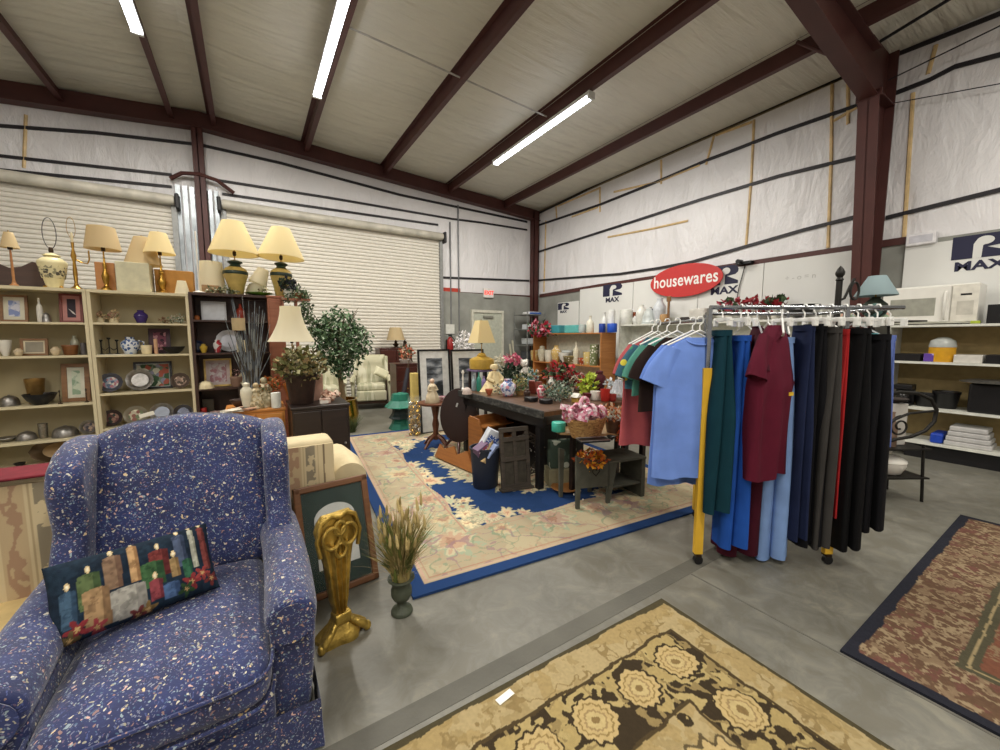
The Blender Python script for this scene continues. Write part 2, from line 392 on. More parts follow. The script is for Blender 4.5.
band(z25([(95, 414), (250, 362), (380, 310), (520, 250), (600, 220), (690, 185), (790, 150), (915, 107)]), .05, m_band, x=XB)
band(z25([(90, 482), (300, 415), (500, 350), (700, 290), (915, 238)]), .05, m_band, x=XB)
band(z25([(95, 551), (300, 535), (400, 520), (480, 505), (620, 465), (760, 425), (915, 386)]), .05, m_band, x=XB)
band([(540, 296), (600, 286), (855, 248), (895, 242), (925, 238)], .09, m_steel, x=XB-.03)
band([(899, 54), (1000, 14), (1060, -12)], .05, m_band, x=XB); band([(894, 94), (930, 80), (955, 67), (1000, 55), (1060, 38)], .05, m_band, x=XB)
band([(886, 218), (1000, 190), (1080, 170)], .05, m_band, x=XB)
band([(540, 211), (848, 76)], .03, M('#8a7a5c', .7), x=XB)
# amber tape over the vinyl seams
m_tape = M('#d6b987', .45, 0, .25, 6)
for seg in ([(535, 190), (515, 262)], [(635, 150), (628, 300), (615, 465)], [(830, 62), (828, 250), (820, 470)], [(870, 50), (870, 160)], [(270, 443), (380, 422), (470, 402)],
            [(145, 365), (250, 320)], [(285, 330), (395, 305), (500, 262)], [(250, 318), (250, 380)], [(115, 402), (110, 580)], [(403, 250), (403, 310)], [(835, 152), (893, 118)], [(540, 188), (630, 155)], [(140, 365), (142, 395)], [(180, 392), (245, 368)]):
    P3 = [aX(a, b, XB) for a, b in z25(seg)]
    mb = MB(); mb.tube([(XB, p.y, p.z) for p in P3], .022, 6); o = trim(mb, m_tape); 
for seg in ([(936, 45), (928, 74)], [(913, 93), (904, 237)]):
    mb = MB(); mb.tube([tuple(aX(a, b, XB)) for a, b in seg], .022, 6); trim(mb, m_tape)
for seg in ([(26, 115), (24, 168)],): mb = MB(); mb.tube([tuple(aY(a, b, YB)) for a, b in seg], .022, 6); trim(mb, m_tape)
# conduits down the end wall
for seg in ([(450, 222), (451, 385)], [(458, 205), (459, 385)]):
    mb = MB(); p = aY(*seg[0], D-.03); mb.tube([(p.x, D-.03, p.z), (p.x, D-.03, .4)], .018); trim(mb, M('#77787a', .4, .6))
p, q = aZ(340, 26, 5.12), aZ(537, 112, 5.12); trim(MB().tube([(1.1, p.y, 5.15), (4.3, p.y, 5.0)], .012), M('#b9b6b0', .4, .5))
# ------------------------------------------------------------------ doors
m_slat = M('#dcd7cc', .5, .05, .05)
def rollup(n, x0, x1, ztop):
    w = x1-x0; root = bpy.data.objects.new('door_%d' % n, None); COL.objects.link(root); root.location = ((x0+x1)/2, D, 0); struct(root)
    mb = MB(); nz = int(ztop/.072); prof = []
    for i in range(nz+1):
        z = i*ztop/nz
        prof += [(-.05, z), (-.075, z+.012), (-.078, z+.04), (-.05, z+.055)]
    prof = [(a, b) for a, b in prof if b <= ztop]
    poly = prof+[(-.03, ztop), (-.03, 0)]
    vs = [(-w/2, a, b) for a, b in prof]+[(w/2, a, b) for a, b in prof]; k = len(prof)
    mb.add(vs, [(i, i+k, i+k+1, i+1) for i in range(k-1)])
    mb.build('slat_curtain', m_slat, root)
    mb = MB()
    for s in (-1, 1): mb.bb(s*w/2-.04, s*w/2+.04, -.12, -.005, 0, ztop+.05)
    mb.build('guide_rail', M('#8d8e8c', .5, .5), root)
    mb = MB(); Mx = Matrix.Rotation(PI/2, 4, 'Y'); mb.lathe([(.07, -w/2-.02), (.085, -w/2), (.085, w/2), (.07, w/2+.02)], (0, -.17, ztop+.06), 20, Mx)
    mb.build('roller', M('#c9c4b6', .55, .1, .2, 4), root, smooth=True)
    mb = MB()
    for s in (-1, 1): mb.box((s*(w/2+.06), -.15, ztop+.04), (.06, .22, .26))
    mb.build('bracket', M('#29292b', .5), root, bevel=.02)
    return root
rollup(1, -5.3, -1.0, 3.73); rollup(2, -.28, 4.1, 3.79)
m_gal = M('#9aa0a4', .35, .6, .3, 5)
MBs = MB()
for i in range(3): MBs.bb(-.97+i*.1, -.9+i*.1, D-.06, D-.005, 0, 4.1); 
for i in range(2): MBs.bb(-.5+i*.09, -.44+i*.09, D-.06, D-.005, 0, 4.1)
trim(MBs, m_gal)
# exit door in the corner
root = bpy.data.objects.new('door_3', None); COL.objects.link(root); root.location = (5.45, D, 0); struct(root)
m_door = M('#b4b7a8', .5); m_dfr = M('#c9c7b8', .5)
MB().bb(-.44, .44, -.07, -.03, 0, 2.06).build('leaf', m_door, root)
mb = MB(); mb.bb(-.5, -.44, -.1, -.02, 0, 2.13); mb.bb(.44, .5, -.1, -.02, 0, 2.13); mb.bb(-.44, .44, -.1, -.02, 2.06, 2.13); mb.build('door_frame', m_dfr, root)
MB().tube([(-.36, -.12, 1.0), (-.2, -.12, 1.0)], .015).build('handle', M('#888', .3, .9) if 0 else M('#8a8a88', .3, .9), root)
MB().box((0, -.09, 1.95), (.3, .05, .06)).build('door_closer', M('#8f8f85', .4, .5), root)
# ------------------------------------------------------------------ fixtures and lamps
m_tube = M('#f4f6ff', .5, emit=11, var=0)
def fixture(x, y0, y1, z, label):
    t = T('fluorescent_fixture', label, 'ceiling light', (x, (y0+y1)/2, z), group='fluorescent strip lights under the purlins')
    L = y1-y0
    mb = MB(); mb.bb(-.055, .055, -L/2, L/2, 0, .05); mb.build('housing', M('#d8d8d4', .5), t)
    for s in (-1, 1): MB().tube([(s*.035, -L/2+.03, -.018), (s*.035, L/2-.03, -.018)], .018, 8).build('tube', m_tube, t)
    for q in (-L/2+.01, L/2-.01): MB().bb(-.06, .06, q-.02, q+.02, -.045, .05).build('end_cap', M('#cfcfca', .5), t)
    la = bpy.data.lights.new('strip_lamp', 'AREA'); la.shape = 'RECTANGLE'; la.size = .16; la.size_y = L; la.energy = 150; la.color = (1, .955, .87)
    lo = bpy.data.objects.new('strip_lamp', la); COL.objects.link(lo); lo.location = (x, (y0+y1)/2, z-.06)
    return t
fixture(1.04, 4.3, 6.72, 5.0, 'fluorescent strip light nearest the ridge purlins, end pointing at the right roll-up door')
fixture(4.33, 4.35, 6.98, 4.87, 'fluorescent strip light whole in view, towards the corner post')
fixture(-.95, 4.2, 6.66, 5.08, 'fluorescent strip light over the cream shelves, only its far end in view')
def strip(x, y, z, e=118, L=2.44):
    la = bpy.data.lights.new('strip_lamp', 'AREA'); la.shape = 'RECTANGLE'; la.size = .16; la.size_y = L; la.energy = e; la.color = (1, .955, .87)
    lo = bpy.data.objects.new('strip_lamp', la); COL.objects.link(lo); lo.location = (x, y, z)
for x, y in ((1.04, -1.2), (4.33, -1.0), (-2.3, 1.0), (-5.5, 3.5), (-5.5, -2), (-2.3, -3.5)): strip(x, y, 4.9, 125)
W = bpy.data.worlds.new('world'); S.world = W; W.use_nodes = True; W.node_tree.nodes['Background'].inputs[0].default_value = (.8, .82, .85, 1); W.node_tree.nodes['Background'].inputs[1].default_value = .3
S.view_settings.view_transform = 'Standard'; S.view_settings.look = 'None'; S.view_settings.exposure = 0.0
S.cycles.use_denoising = True; S.cycles.max_bounces = 8; S.cycles.sample_clamp_indirect = 6
# ------------------------------------------------------------------ rugs
def rug_frame(w, d):
    def e(x, y): return np.minimum(w/2-np.abs(x), d/2-np.abs(y))
    return e
def leafy(c, x, y, seed, s, thr, h, a=1.): return paint(c, fbm(x, y, s, seed) > thr, h, a)
BW, BD = 2.86, 3.86
def blue_rug(x, y):
    e = rug_frame(BW, BD)(x, y); x, y = x+.06*(fbm(x, y, 8, 121)-.5), y+.06*(fbm(x, y, 8, 131)-.5); n = len(x); c = np.tile(LC('#ada184'), (n, 1))
    wob = fbm(x, y, 5, 2)
    c = paint(c, fbm(x, y, 3, 9) > .52, '#9c9078', .6)
    # border flowers
    rs = np.random.RandomState(5)
    per = []
    for t in np.linspace(0, 1, 27)[:-1]:
        L = 2*(BW+BD)-8*.42; s_ = t*L; w_, d_ = BW-.84, BD-.84
        if s_ < w_: per.append((-w_/2+s_, -d_/2))
        elif s_ < w_+d_: per.append((w_/2, -d_/2+s_-w_))
        elif s_ < 2*w_+d_: per.append((w_/2-(s_-w_-d_), d_/2))
        else: per.append((-w_/2, d_/2-(s_-2*w_-d_)))
    border = (e > .1) & (e < .58)
    for i, (px, py) in enumerate(per):
        r = .17 if i % 2 == 0 else .1
        f = flower(x, y, px+rs.uniform(-.04, .04), py+rs.uniform(-.04, .04), r, 9, i, .16)+.8*(fbm(x, y, 15, 66)-.5)
        c = paint(c, (f < 1.25) & border, '#8f9f86', .75); c = paint(c, (f < 1.0) & border, '#b5ab8e'); c = paint(c, (f < .72) & border, ['#b09078', '#bba884', '#a98c7c'][i % 3], .85); c = paint(c, (f < .35) & border, '#94705f', .8)
    vine = np.abs(fbm(x, y, 3.2, 21)-.5) < .018
    c = paint(c, vine & border, '#8b6f73', .7); vine = np.abs(fbm(x, y, 4.4, 33)-.47) < .016; c = paint(c, vine & border, '#77876c', .7)
    sp = fbm(x, y, 22, 12); c = paint(c, (sp > .66) & border, '#a98f77', .6)
    # guard line and blue edge
    c = paint(c, (e > .095) & (e < .112), '#b79a86'); c = paint(c, (e > .125) & (e < .135), '#a0705e', .7)
    c = paint(c, e < .085, '#203a66'); 
    c = paint(c, (e > .52) & (e < .532), '#a87a6a', .8); c = paint(c, (e > .56) & (e < .575), '#b0907c', .8)
    # blue field with a wavy inner edge of flowers
    inner = e > .58+.02*np.sin(9*x)+.02*np.cos(8*y)
    c = paint(c, inner, '#203963'); c = paint(c, inner & (fbm(x, y, 7, 4) > .6), '#1c355c', .7)
    W2, D2 = BW/2-.58, BD/2-.58
    sprays = []
    for sx in (-1, 1):
        for sy in (-1, 1):
            for k in range(6):
                t = k/5; sprays.append((sx*(W2-.02-.42*t), sy*(D2-.04-.08*math.sin(3*t)), .12-.05*t)); sprays.append((sx*(W2-.03-.08*math.sin(3*t)), sy*(D2-.02-.5*t), .12-.05*t))
            sprays.append((sx*(W2-.02), sy*.25, .12)); sprays.append((sx*(W2-.05), sy*.1, .1))
    for k in range(30):
        a = 2*PI*k/30; sprays.append((.50*math.cos(a), .86*math.sin(a), .11+.03*(k % 3))); sprays.append((.36*math.cos(a), .68*math.sin(a), .15)); sprays.append((.2*math.cos(a), .4*math.sin(a), .16))
    for i, (px, py, r) in enumerate(sprays):
        jx, jy = rs.uniform(-.05, .05, 2); f = flower(x, y, px+jx, py+jy, r*rs.uniform(.85, 1.2), 7+i % 4, i, .2)+1.1*(fbm(x, y, 16, 7)-.5)
        c = paint(c, (f < 1.08) & inner, '#8f8f78'); c = paint(c, (f < .93) & inner, '#bdb294'); c = paint(c, (f < .55) & inner, ['#cfae8c', '#dccba2', '#b98d7c', '#9fae8f'][i % 4], .8); c = paint(c, (f < .25) & inner, '#a97a64', .8)
    sp = fbm(x, y, 30, 14); c = paint(c, (sp > .68) & (np.linalg.norm(c-LC('#203963'), axis=1) > .15), '#a98c70', .45)
    return c
m_rug = vcol('wool_pile', .95, .35)
o = colour_grid('area_rug', BW, BD, 440, 580, blue_rug, m_rug, .014)
_a = aZ(413, 600); ang = math.radians(-5.2)
o.rotation_euler = (0, 0, ang); cc = Vector((BW/2, BD/2, 0)); cc.rotate(Euler((0, 0, ang))); o.location = (_a.x+cc.x, _a.y+cc.y, 0)
tag(o, 'large royal blue rug with cream floral border under the tables of flowers', 'rug')
TW, TD = 2.3, 1.9
def tan_rug(x, y):
    x, y = x+.035*(fbm(x, y, 9, 101)-.5), y+.035*(fbm(x, y, 9, 111)-.5)
    e = rug_frame(TW, TD)(x, y); n = len(x); c = np.tile(LC('#a99770'), (n, 1))
    c = paint(c, fbm(x, y, 9, 1) > .5, '#9d875a', .7); c = paint(c, fbm(x, y, 20, 6) > .6, '#8d794f', .5)
    rs = np.random.RandomState(9)
    dk = '#3a3022'
    # main border ground: dark with rosettes and scrolling leaves
    mb_ = (e > .17) & (e < .43)
    c = paint(c, mb_, dk)
    sc = np.abs(fbm(x, y, 7, 40)-.5); c = paint(c, mb_ & (sc < .05), '#ab9868'); sc = np.abs(fbm(x, y, 9, 50)-.48); c = paint(c, mb_ & (sc < .04), '#8d7a52')
    c = paint(c, mb_ & (fbm(x, y, 11, 60) > .6), '#a59161')
    w_, d_ = TW-.6, TD-.6; step = .23; pts = []
    for i in range(int(w_/step)+1):
        for s in (-1, 1): pts.append((-w_/2+i*w_/int(w_/step), s*d_/2))
    for i in range(1, int(d_/step)):
        for s in (-1, 1): pts.append((s*w_/2, -d_/2+i*d_/int(d_/step)))
    for i, (px, py) in enumerate(pts):
        r = .115 if i % 2 == 0 else .085; f = flower(x, y, px, py, r, 14, i, .05)+.3*(fbm(x, y, 14, 5)-.5)
        c = paint(c, (f < 1.12) & mb_, dk); c = paint(c, (f < 1) & mb_, '#b9a272'); c = paint(c, (f < .8) & (f > .72), '#8a744a'); c = paint(c, (f < .55) & mb_, '#97805a'); c = paint(c, (f < .45) & mb_, '#bba777'); c = paint(c, (f < .2) & mb_, '#806a45')
    for a, b in ((.155, .17), (.43, .442)): c = paint(c, (e > a) & (e < b), '#4a3d28')
    c = paint(c, (e > .06) & (e < .15) & (np.abs(fbm(x, y, 12, 71)-.5) < .03), '#8a7650')
    # field: dark patches with tan scrollwork
    fl = e > .442
    dkp = fl & (fbm(x, y, 4.2, 80) > .57); c = paint(c, dkp, dk)
    c = paint(c, dkp & (np.abs(fbm(x, y, 9, 90)-.5) < .05), '#ad9868')
    for i in range(26):
        px, py = rs.uniform(-TW/2+.5, TW/2-.5), rs.uniform(-TD/2+.5, TD/2-.5); f = flower(x, y, px, py, rs.uniform(.07, .15), 14, i, .07)+.4*(fbm(x, y, 12, 55)-.5)
        c = paint(c, (f < 1.1) & fl, dk, .8); c = paint(c, (f < 1) & fl, '#b8a172'); c = paint(c, (f < .78) & (f > .68) & fl, '#8a744a'); c = paint(c, (f < .5) & fl, '#9c865a'); c = paint(c, (f < .25) & fl, '#b7a271')
    c = paint(c, e < .022, '#4a4330')
    return c*(.78+.16*vnoise(x, y, 120, 3))[:, None]*np.array([1., 1., .98])
o = colour_grid('area_rug', TW, TD, 620, 520, tan_rug, m_rug, .012)
_a = aZ(655, 600); o.location = (_a.x-TW/2+.01, _a.y-TD/2, 0); o.rotation_euler = (0, 0, math.radians(-1.0))
tag(o, 'tan and dark brown scrolled rug lying in the front middle', 'rug')
RW_, RD_ = 2.5, 1.9
def red_rug(x, y):
    x, y = x+.03*(fbm(x, y, 9, 141)-.5), y+.03*(fbm(x, y, 9, 151)-.5)
    e = rug_frame(RW_, RD_)(x, y); n = len(x); c = np.tile(LC('#5f4436'), (n, 1))
    c = paint(c, fbm(x, y, 8, 7) > .5, '#6a4e3e', .8)
    b1 = (e > .05) & (e < .3)
    c = paint(c, b1, '#5c4636'); w_ = .16; k = 0
    c = paint(c, b1 & (np.abs(fbm(x, y, 20, 3)-.5) < .06), '#8c7a60'); c = paint(c, b1 & (fbm(x, y, 26, 8) > .6), '#7a6650'); c = paint(c, b1 & (fbm(x, y, 22, 28) < .36), '#64443a')
    c = paint(c, (e > .3) & (e < .36), '#4a4636'); c = paint(c, (e > .325) & (e < .335), '#8f7f5e')
    b2 = (e > .36) & (e < .5); c = paint(c, b2, '#6d4636'); c = paint(c, b2 & (np.abs(fbm(x, y, 20, 13)-.5) < .05), '#7d6850')
    c = paint(c, (e > .5) & (e < .52), '#51492f')
    fl = e > .52; c = paint(c, fl, '#6a4234'); c = paint(c, fl & (np.abs(fbm(x, y, 14, 15)-.5) < .05), '#7d6450'); c = paint(c, fl & (fbm(x, y, 20, 19) > .6), '#4d3329')
    c = paint(c, e < .05, '#23242c')
    return c*(.88+.24*vnoise(x, y, 110, 5))[:, None]
o = colour_grid('area_rug', RW_, RD_, 460, 360, red_rug, m_rug, .012)
_a = aZ(840, 652); o.location = (_a.x+RW_/2, _a.y-RD_/2+.0, 0)
tag(o, 'faded red and brown rug with a dark navy edge at the right', 'rug')
p = aZ(505, 697, .014); tag(MB().box((0, 0, .001), (.075, .028, .002)).build('price_tag', M('#e9e6dd', .6), loc=(p.x, p.y, .014), rot=(0, 0, .15)), 'small white paper tag lying on the border of the tan rug', 'tag')
# ------------------------------------------------------------------ wing chair
def navy_floral():
    m, nt, b = new_mat('navy_floral_fabric'); L = nt.links
    tc = N(nt, 'ShaderNodeTexCoord'); nw = N(nt, 'ShaderNodeTexNoise', Scale=45., Detail=2.); L.new(tc.outputs['Object'], nw.inputs['Vector'])
    mxv = N(nt, 'ShaderNodeMix', data_type='RGBA', blend_type='ADD'); mxv.inputs[0].default_value = .03; L.new(tc.outputs['Object'], mxv.inputs[6]); L.new(nw.outputs['Color'], mxv.inputs[7])
    base = ramp(nt, [(.35, '#141d48'), (.65, '#1f2c60')]); n = N(nt, 'ShaderNodeTexNoise', Scale=9., Detail=3.); L.new(tc.outputs['Object'], n.inputs['Vector']); L.new(n.outputs['Fac'], base.inputs['Fac'])
    cur = base.outputs['Color']
    for scale, thr, cols, k in ((125, .33, ['#59618a', '#7c7f98', '#49558a', '#6d5a74', '#8a8f9e', '#4f6a86'], .8), (84, .29, ['#1c2856', '#8f6f6a', '#1a244e', '#a39d88', '#1c2856', '#8fa0a8', '#1c2856'], .9), (52, .215, ['#c9c2ad', '#1a244e', '#c9a39a', '#1a244e', '#cfc9b8', '#1a244e', '#d3b98f'], 1.)):
        v = N(nt, 'ShaderNodeTexVoronoi', Scale=float(scale)); L.new(mxv.outputs[2], v.inputs['Vector'])
        sp = N(nt, 'ShaderNodeSeparateColor'); L.new(v.outputs['Color'], sp.inputs['Color'])
        r = ramp(nt, [(i/len(cols), c) for i, c in enumerate(cols)], 'CONSTANT'); L.new(sp.outputs[0], r.inputs['Fac'])
        lt = N(nt, 'ShaderNodeMath', operation='LESS_THAN'); lt.inputs[1].default_value = thr; L.new(v.outputs['Distance'], lt.inputs[0])
        ml = N(nt, 'ShaderNodeMath', operation='MULTIPLY'); ml.inputs[1].default_value = k; L.new(lt.outputs[0], ml.inputs[0])
        mx = N(nt, 'ShaderNodeMix', data_type='RGBA'); L.new(ml.outputs[0], mx.inputs[0]); L.new(cur, mx.inputs[6]); L.new(r.outputs['Color'], mx.inputs[7]); cur = mx.outputs[2]
    L.new(cur, b.inputs['Base Color']); b.inputs['Roughness'].default_value = .75; b.inputs['Sheen Weight'].default_value = .25
    nb = N(nt, 'ShaderNodeTexNoise', Scale=300., Detail=2.); L.new(tc.outputs['Object'], nb.inputs['Vector'])
    nb2 = N(nt, 'ShaderNodeTexNoise', Scale=7., Detail=3.); L.new(tc.outputs['Object'], nb2.inputs['Vector'])
    bp = N(nt, 'ShaderNodeBump', Strength=.25, Distance=.004); L.new(nb.outputs['Fac'], bp.inputs['Height'])
    bp2 = N(nt, 'ShaderNodeBump', Strength=.25, Distance=.05); L.new(nb2.outputs['Fac'], bp2.inputs['Height']); L.new(bp.outputs['Normal'], bp2.inputs['Normal']); L.new(bp2.outputs['Normal'], b.inputs['Normal'])
    return m
m_nf = navy_floral()
ch = T('wingback_armchair', 'navy blue wingback armchair with small floral print, in the left foreground', 'armchair', (-.258, 1.92, 0), rz=math.radians(0))
def sgn(v, p): return math.copysign(abs(v)**p, v)
def pad(w_fn, z0, z1, yc_fn, th, nu=40, nv=26, px=.28):
    """an upholstered upright pad: closed section swept from z0 to z1"""
    mb = MB()
    def fn(u, v):
        z = z0+(z1-z0)*v; a = 2*PI*u; w = w_fn(v); k = (1-abs(2*v-1)**6)**.5
        return (w*sgn(math.cos(a), px), yc_fn(v)+th*(.35+.65*k)*sgn(math.sin(a), .75), z+0)
    mb.grid(fn, nu, nv, closed_u=True)
    n = nu; mb.f.append(tuple(range(n-1, -1, -1))); mb.f.append(tuple((nv-1)*n+k for k in range(n)))
    return mb
# back: crown higher in the middle
mb = MB()
def back(u, v):
    a = 2*PI*u; w = .315+.02*v; X = w*sgn(math.cos(a), .35); zt = 1.06-.085*(abs(X)/w)**2.2
    z = .40+(zt-.40)*v; k = max(0., 1-abs(2*v-1)**8)**.5
    yc = .115+.205*v; bul = .02*math.sin(PI*v)
    return (X, yc+(.062*(.3+.7*k)+bul)*sgn(math.sin(a), .8), z)
mb.grid(back, 48, 30, closed_u=True); mb.f.append(tuple(range(47, -1, -1))); mb.f.append(tuple(29*48+k for k in range(48)))
mb.build('backrest', m_nf, ch, smooth=True, merge=True)
# wings
for s in (-1, 1):
    poly = [(.36, 1.0), (.24, 1.005), (.14, .985), (.055, .93), (.03, .86), (.045, .78), (.06, .70), (.0, .60), (-.06, .50), (.36, .45), (.38, .8)]
    MB().prism(poly, s*.33-.048, s*.33+.052, 'yz').build('wing', m_nf, ch, bevel=.036, bseg=4)
# arms: rolled top on a panel
for s in (-1, 1):
    mb = MB(); pts = []; rr = []
    for i in range(12):
        t = i/11; y = -.54+.745*t; pts.append((s*(.328+.012*math.sin(PI*t)), y, .475+.035*t)); rr.append(.080 if i else .074)
    mb.tube(pts, rr, 20)
    mb.build('arm_roll', m_nf, ch, smooth=True, bevel=.015, bseg=3)
    mb = MB(); mb.prism([(s*.26, .12), (s*.375, .12), (s*.395, .3), (s*.405, .47), (s*.275, .49), (s*.26, .35)], -.515, .34, 'xz'); mb.build('arm_panel', m_nf, ch, bevel=.02, bseg=3)
    MB().lathe([(0, 0), (.05, .0), (.062, .006), (.066, .014)], (s*.328, -.541, .475), 20, Matrix.Rotation(PI/2, 4, 'X')).build('arm_button_panel', m_nf, ch, smooth=True)
# seat cushion, crowned
mb = MB()
def cush(u, v):
    a = 2*PI*u; b = PI*(v-.5); ex = .22
    x = .268*sgn(math.cos(a), ex)*sgn(math.cos(b), .35); y = .395*sgn(math.sin(a), ex)*sgn(math.cos(b), .35)
    z = .078*sgn(math.sin(b), .55); z += .03*(1-(x/.27)**2)*(1-(y/.4)**2)*(1 if b > 0 else 0)
    return (x, y-.235, .345+z)
mb.grid(cush, 56, 22, closed_u=True)
cu = mb.build('seat_cushion', m_nf, ch, smooth=True, merge=True)
for zz in (.385, .292):
    pts = [(.272*sgn(math.cos(2*PI*k/60), .22), -.235+.399*sgn(math.sin(2*PI*k/60), .22), zz) for k in range(60)]
    MB().tube(pts, .006, 6, closed=True).build('piping', m_nf, cu, smooth=True)
mb = MB(); mb.bb(-.27, .27, -.555, .32, .12, .275); mb.build('seat_base', m_nf, ch, bevel=.02, bseg=3)
# gathered skirt
mb = MB(); per = [(-.40, -.57), (.40, -.57), (.40, .36), (-.40, .36)]
pts = []
for i in range(4):
    a, b = per[i], per[(i+1) % 4]; m_ = int(math.hypot(b[0]-a[0], b[1]-a[1])/.02)
    for k in range(m_):
        t = k/m_; pts.append((a[0]+(b[0]-a[0])*t, a[1]+(b[1]-a[1])*t))
n = len(pts); vs = []
for z, amp in ((.19, 0), (.12, .003), (.06, .006), (.012, .008)):
    for i, (x, y) in enumerate(pts):
        q = 1+(amp+.0)*math.sin(i*1.1)/.4*.6+(.19-z)*.06; vs.append((x*q, y*q if y < 0 else y*q, z))
mb.add(vs, [(j*n+i, j*n+(i+1) % n, (j+1)*n+(i+1) % n, (j+1)*n+i) for j in range(3) for i in range(n)]); mb.build('skirt', m_nf, ch, smooth=True)
p = aZ(117, 442, 1.07); MB().box((-.135, .325, 1.066), (.05, .004, .016), (.0, -.25, 0)).build('paper_sticker', M('#d8d2c0', .6), ch)
# candle cushion
PW, PH = .43, .255
def candles(x, y):
    x = x*.5/.43; y = y*.29/.255
    n = len(x); c = np.tile(LC('#16283a'), (n, 1)); c = paint(c, fbm(x, y, 14, 3) > .55, '#1c3346', .7)
    def cyl(c, x0, x1, y0, y1, h, h2, flame=True):
        m = (x > x0) & (x < x1) & (y > y0) & (y < y1+.006*np.sin((x-x0)/(x1-x0)*PI)); c = paint(c, m, h); c = paint(c, m & (x > x0+.7*(x1-x0)), h2, .8); c = paint(c, m & (fbm(x, y, 50, int(abs(x0)*100)) > .58), h2, .6)
        if flame:
            cx = (x0+x1)/2; f = np.hypot((x-cx)/.007, (y-y1-.02)/.014); c = paint(c, f < 1, '#e6c98c'); c = paint(c, f < .5, '#f6ecc8')
        return c
    c = cyl(c, -.10, -.05, -.02, .10, '#8f6f52', '#6f4f3c'); c = cyl(c, -.03, .0, -.02, .12, '#c79a5e', '#8f6436'); c = cyl(c, .11, .15, -.02, .11, '#4a5a78', '#26334e')
    c = cyl(c, .165, .185, -.04, .12, '#b8b8a4', '#8a8c78'); c = cyl(c, .20, .225, -.06, .12, '#8a3a34', '#5c1f20')
    c = cyl(c, -.17, -.11, -.06, .06, '#5d7040', '#38502c'); c = cyl(c, .03, .09, -.03, .07, '#83302c', '#561a1c'); c = cyl(c, .0, .07, -.06, .03, '#3f6a3c', '#264a2c', False)
    c = cyl(c, .09, .12, -.05, .02, '#a7864e', '#7a5c30'); c = cyl(c, -.215, -.175, -.10, .02, '#3d5f7a', '#24405a'); c = cyl(c, .13, .16, -.07, -.0, '#2f6a4a', '#1c4a34', False)
    c = cyl(c, -.16, -.09, -.13, .0, '#b08a58', '#7d5c3a', False); c = cyl(c, -.09, .01, -.13, -.03, '#a8a498', '#86827a', False)
    c = cyl(c, .02, .06, -.11, -.04, '#9a3a44', '#6a2230'); c = cyl(c, .06, .11, -.12, -.07, '#44689a', '#2a4670', False)
    for i, (a, b, r, h) in enumerate(((.15, -.09, .035, '#8f2228'), (.19, -.07, .03, '#a2302c'), (.13, -.11, .03, '#2f4f2c'), (-.18, -.11, .035, '#8f1f28'), (-.13, -.125, .03, '#a03038'), (.01, -.13, .03, '#8a6a32'), (-.2, -.135, .03, '#6f5a30'), (-.02, -.135, .03, '#7a3030'), (.22, -.1, .03, '#7a2a28'))):
        f = flower(x, y, a, b, r, 5, i, .3); c = paint(c, f < 1, h); c = paint(c, f < .3, '#c9a05a')
    g = c.mean(1, keepdims=True); return (c*.8+g*.2)*(.55+.45*vnoise(x, y, 90, 3))[:, None]*.95
def pillow(name, w, h, t, fn, mat, nx=150, ny=100):
    xs = np.linspace(-1, 1, nx); ys = np.linspace(-1, 1, ny); Xg, Yg = np.meshgrid(xs, ys)
    th = t*np.clip((1-Xg**4)*(1-Yg**4), 0, 1)**.45; sh = 1-.04*(1-np.abs(Yg)**2); shy = 1-.05*(1-np.abs(Xg)**2)
    P = np.stack([Xg*w/2*sh, Yg*h/2*shy, th], -1).reshape(-1, 3); Q = P.copy(); Q[:, 2] *= -1; n = nx*ny
    i = np.arange((nx-1)*(ny-1)); q = i//(nx-1)*nx+i % (nx-1); f1 = np.stack([q, q+1, q+nx+1, q+nx], 1); f2 = f1[:, ::-1]+n
    me = bpy.data.meshes.new(name); me.from_pydata(np.concatenate([P, Q]).tolist(), [], np.concatenate([f1, f2]).tolist())
    at = me.color_attributes.new('Col', 'FLOAT_COLOR', 'POINT'); c = fn(P[:, 0], P[:, 1]); c2 = np.tile(LC('#1b2a38'), (n, 1)); c = np.concatenate([c, c2]); c = np.concatenate([c, np.ones((2*n, 1))], 1)
    at.data.foreach_set('color', c.astype(np.float32).ravel()); me.materials.append(mat)
    for p_ in me.polygons: p_.use_smooth = True
    o = bpy.data.objects.new(name, me); COL.objects.link(o); return o
m_tap = vcol('tapestry', .9, .3)
o = pillow('throw_pillow', PW, PH, .055, candles, m_tap)
a_, b_ = aZ(66, 652, .44), aZ(207, 596, .43); ux = (b_-a_).normalized(); nrm = Vector((ux.y, -ux.x, 0)).normalized(); upv = (Vector((0, 0, 1))*.80-nrm*.6).normalized(); upv = (upv-ux*upv.dot(ux)).normalized(); nz = ux.cross(upv)
cpos = (a_+b_)/2+upv*(PH*.5+.008)+nz*.035
o.matrix_world = Matrix(((ux.x, upv.x, nz.x, cpos.x), (ux.y, upv.y, nz.y, cpos.y), (ux.z, upv.z, nz.z, cpos.z), (0, 0, 0, 1)))
tag(o, 'tapestry cushion with lit candles pattern, leaning in the navy armchair', 'cushion')
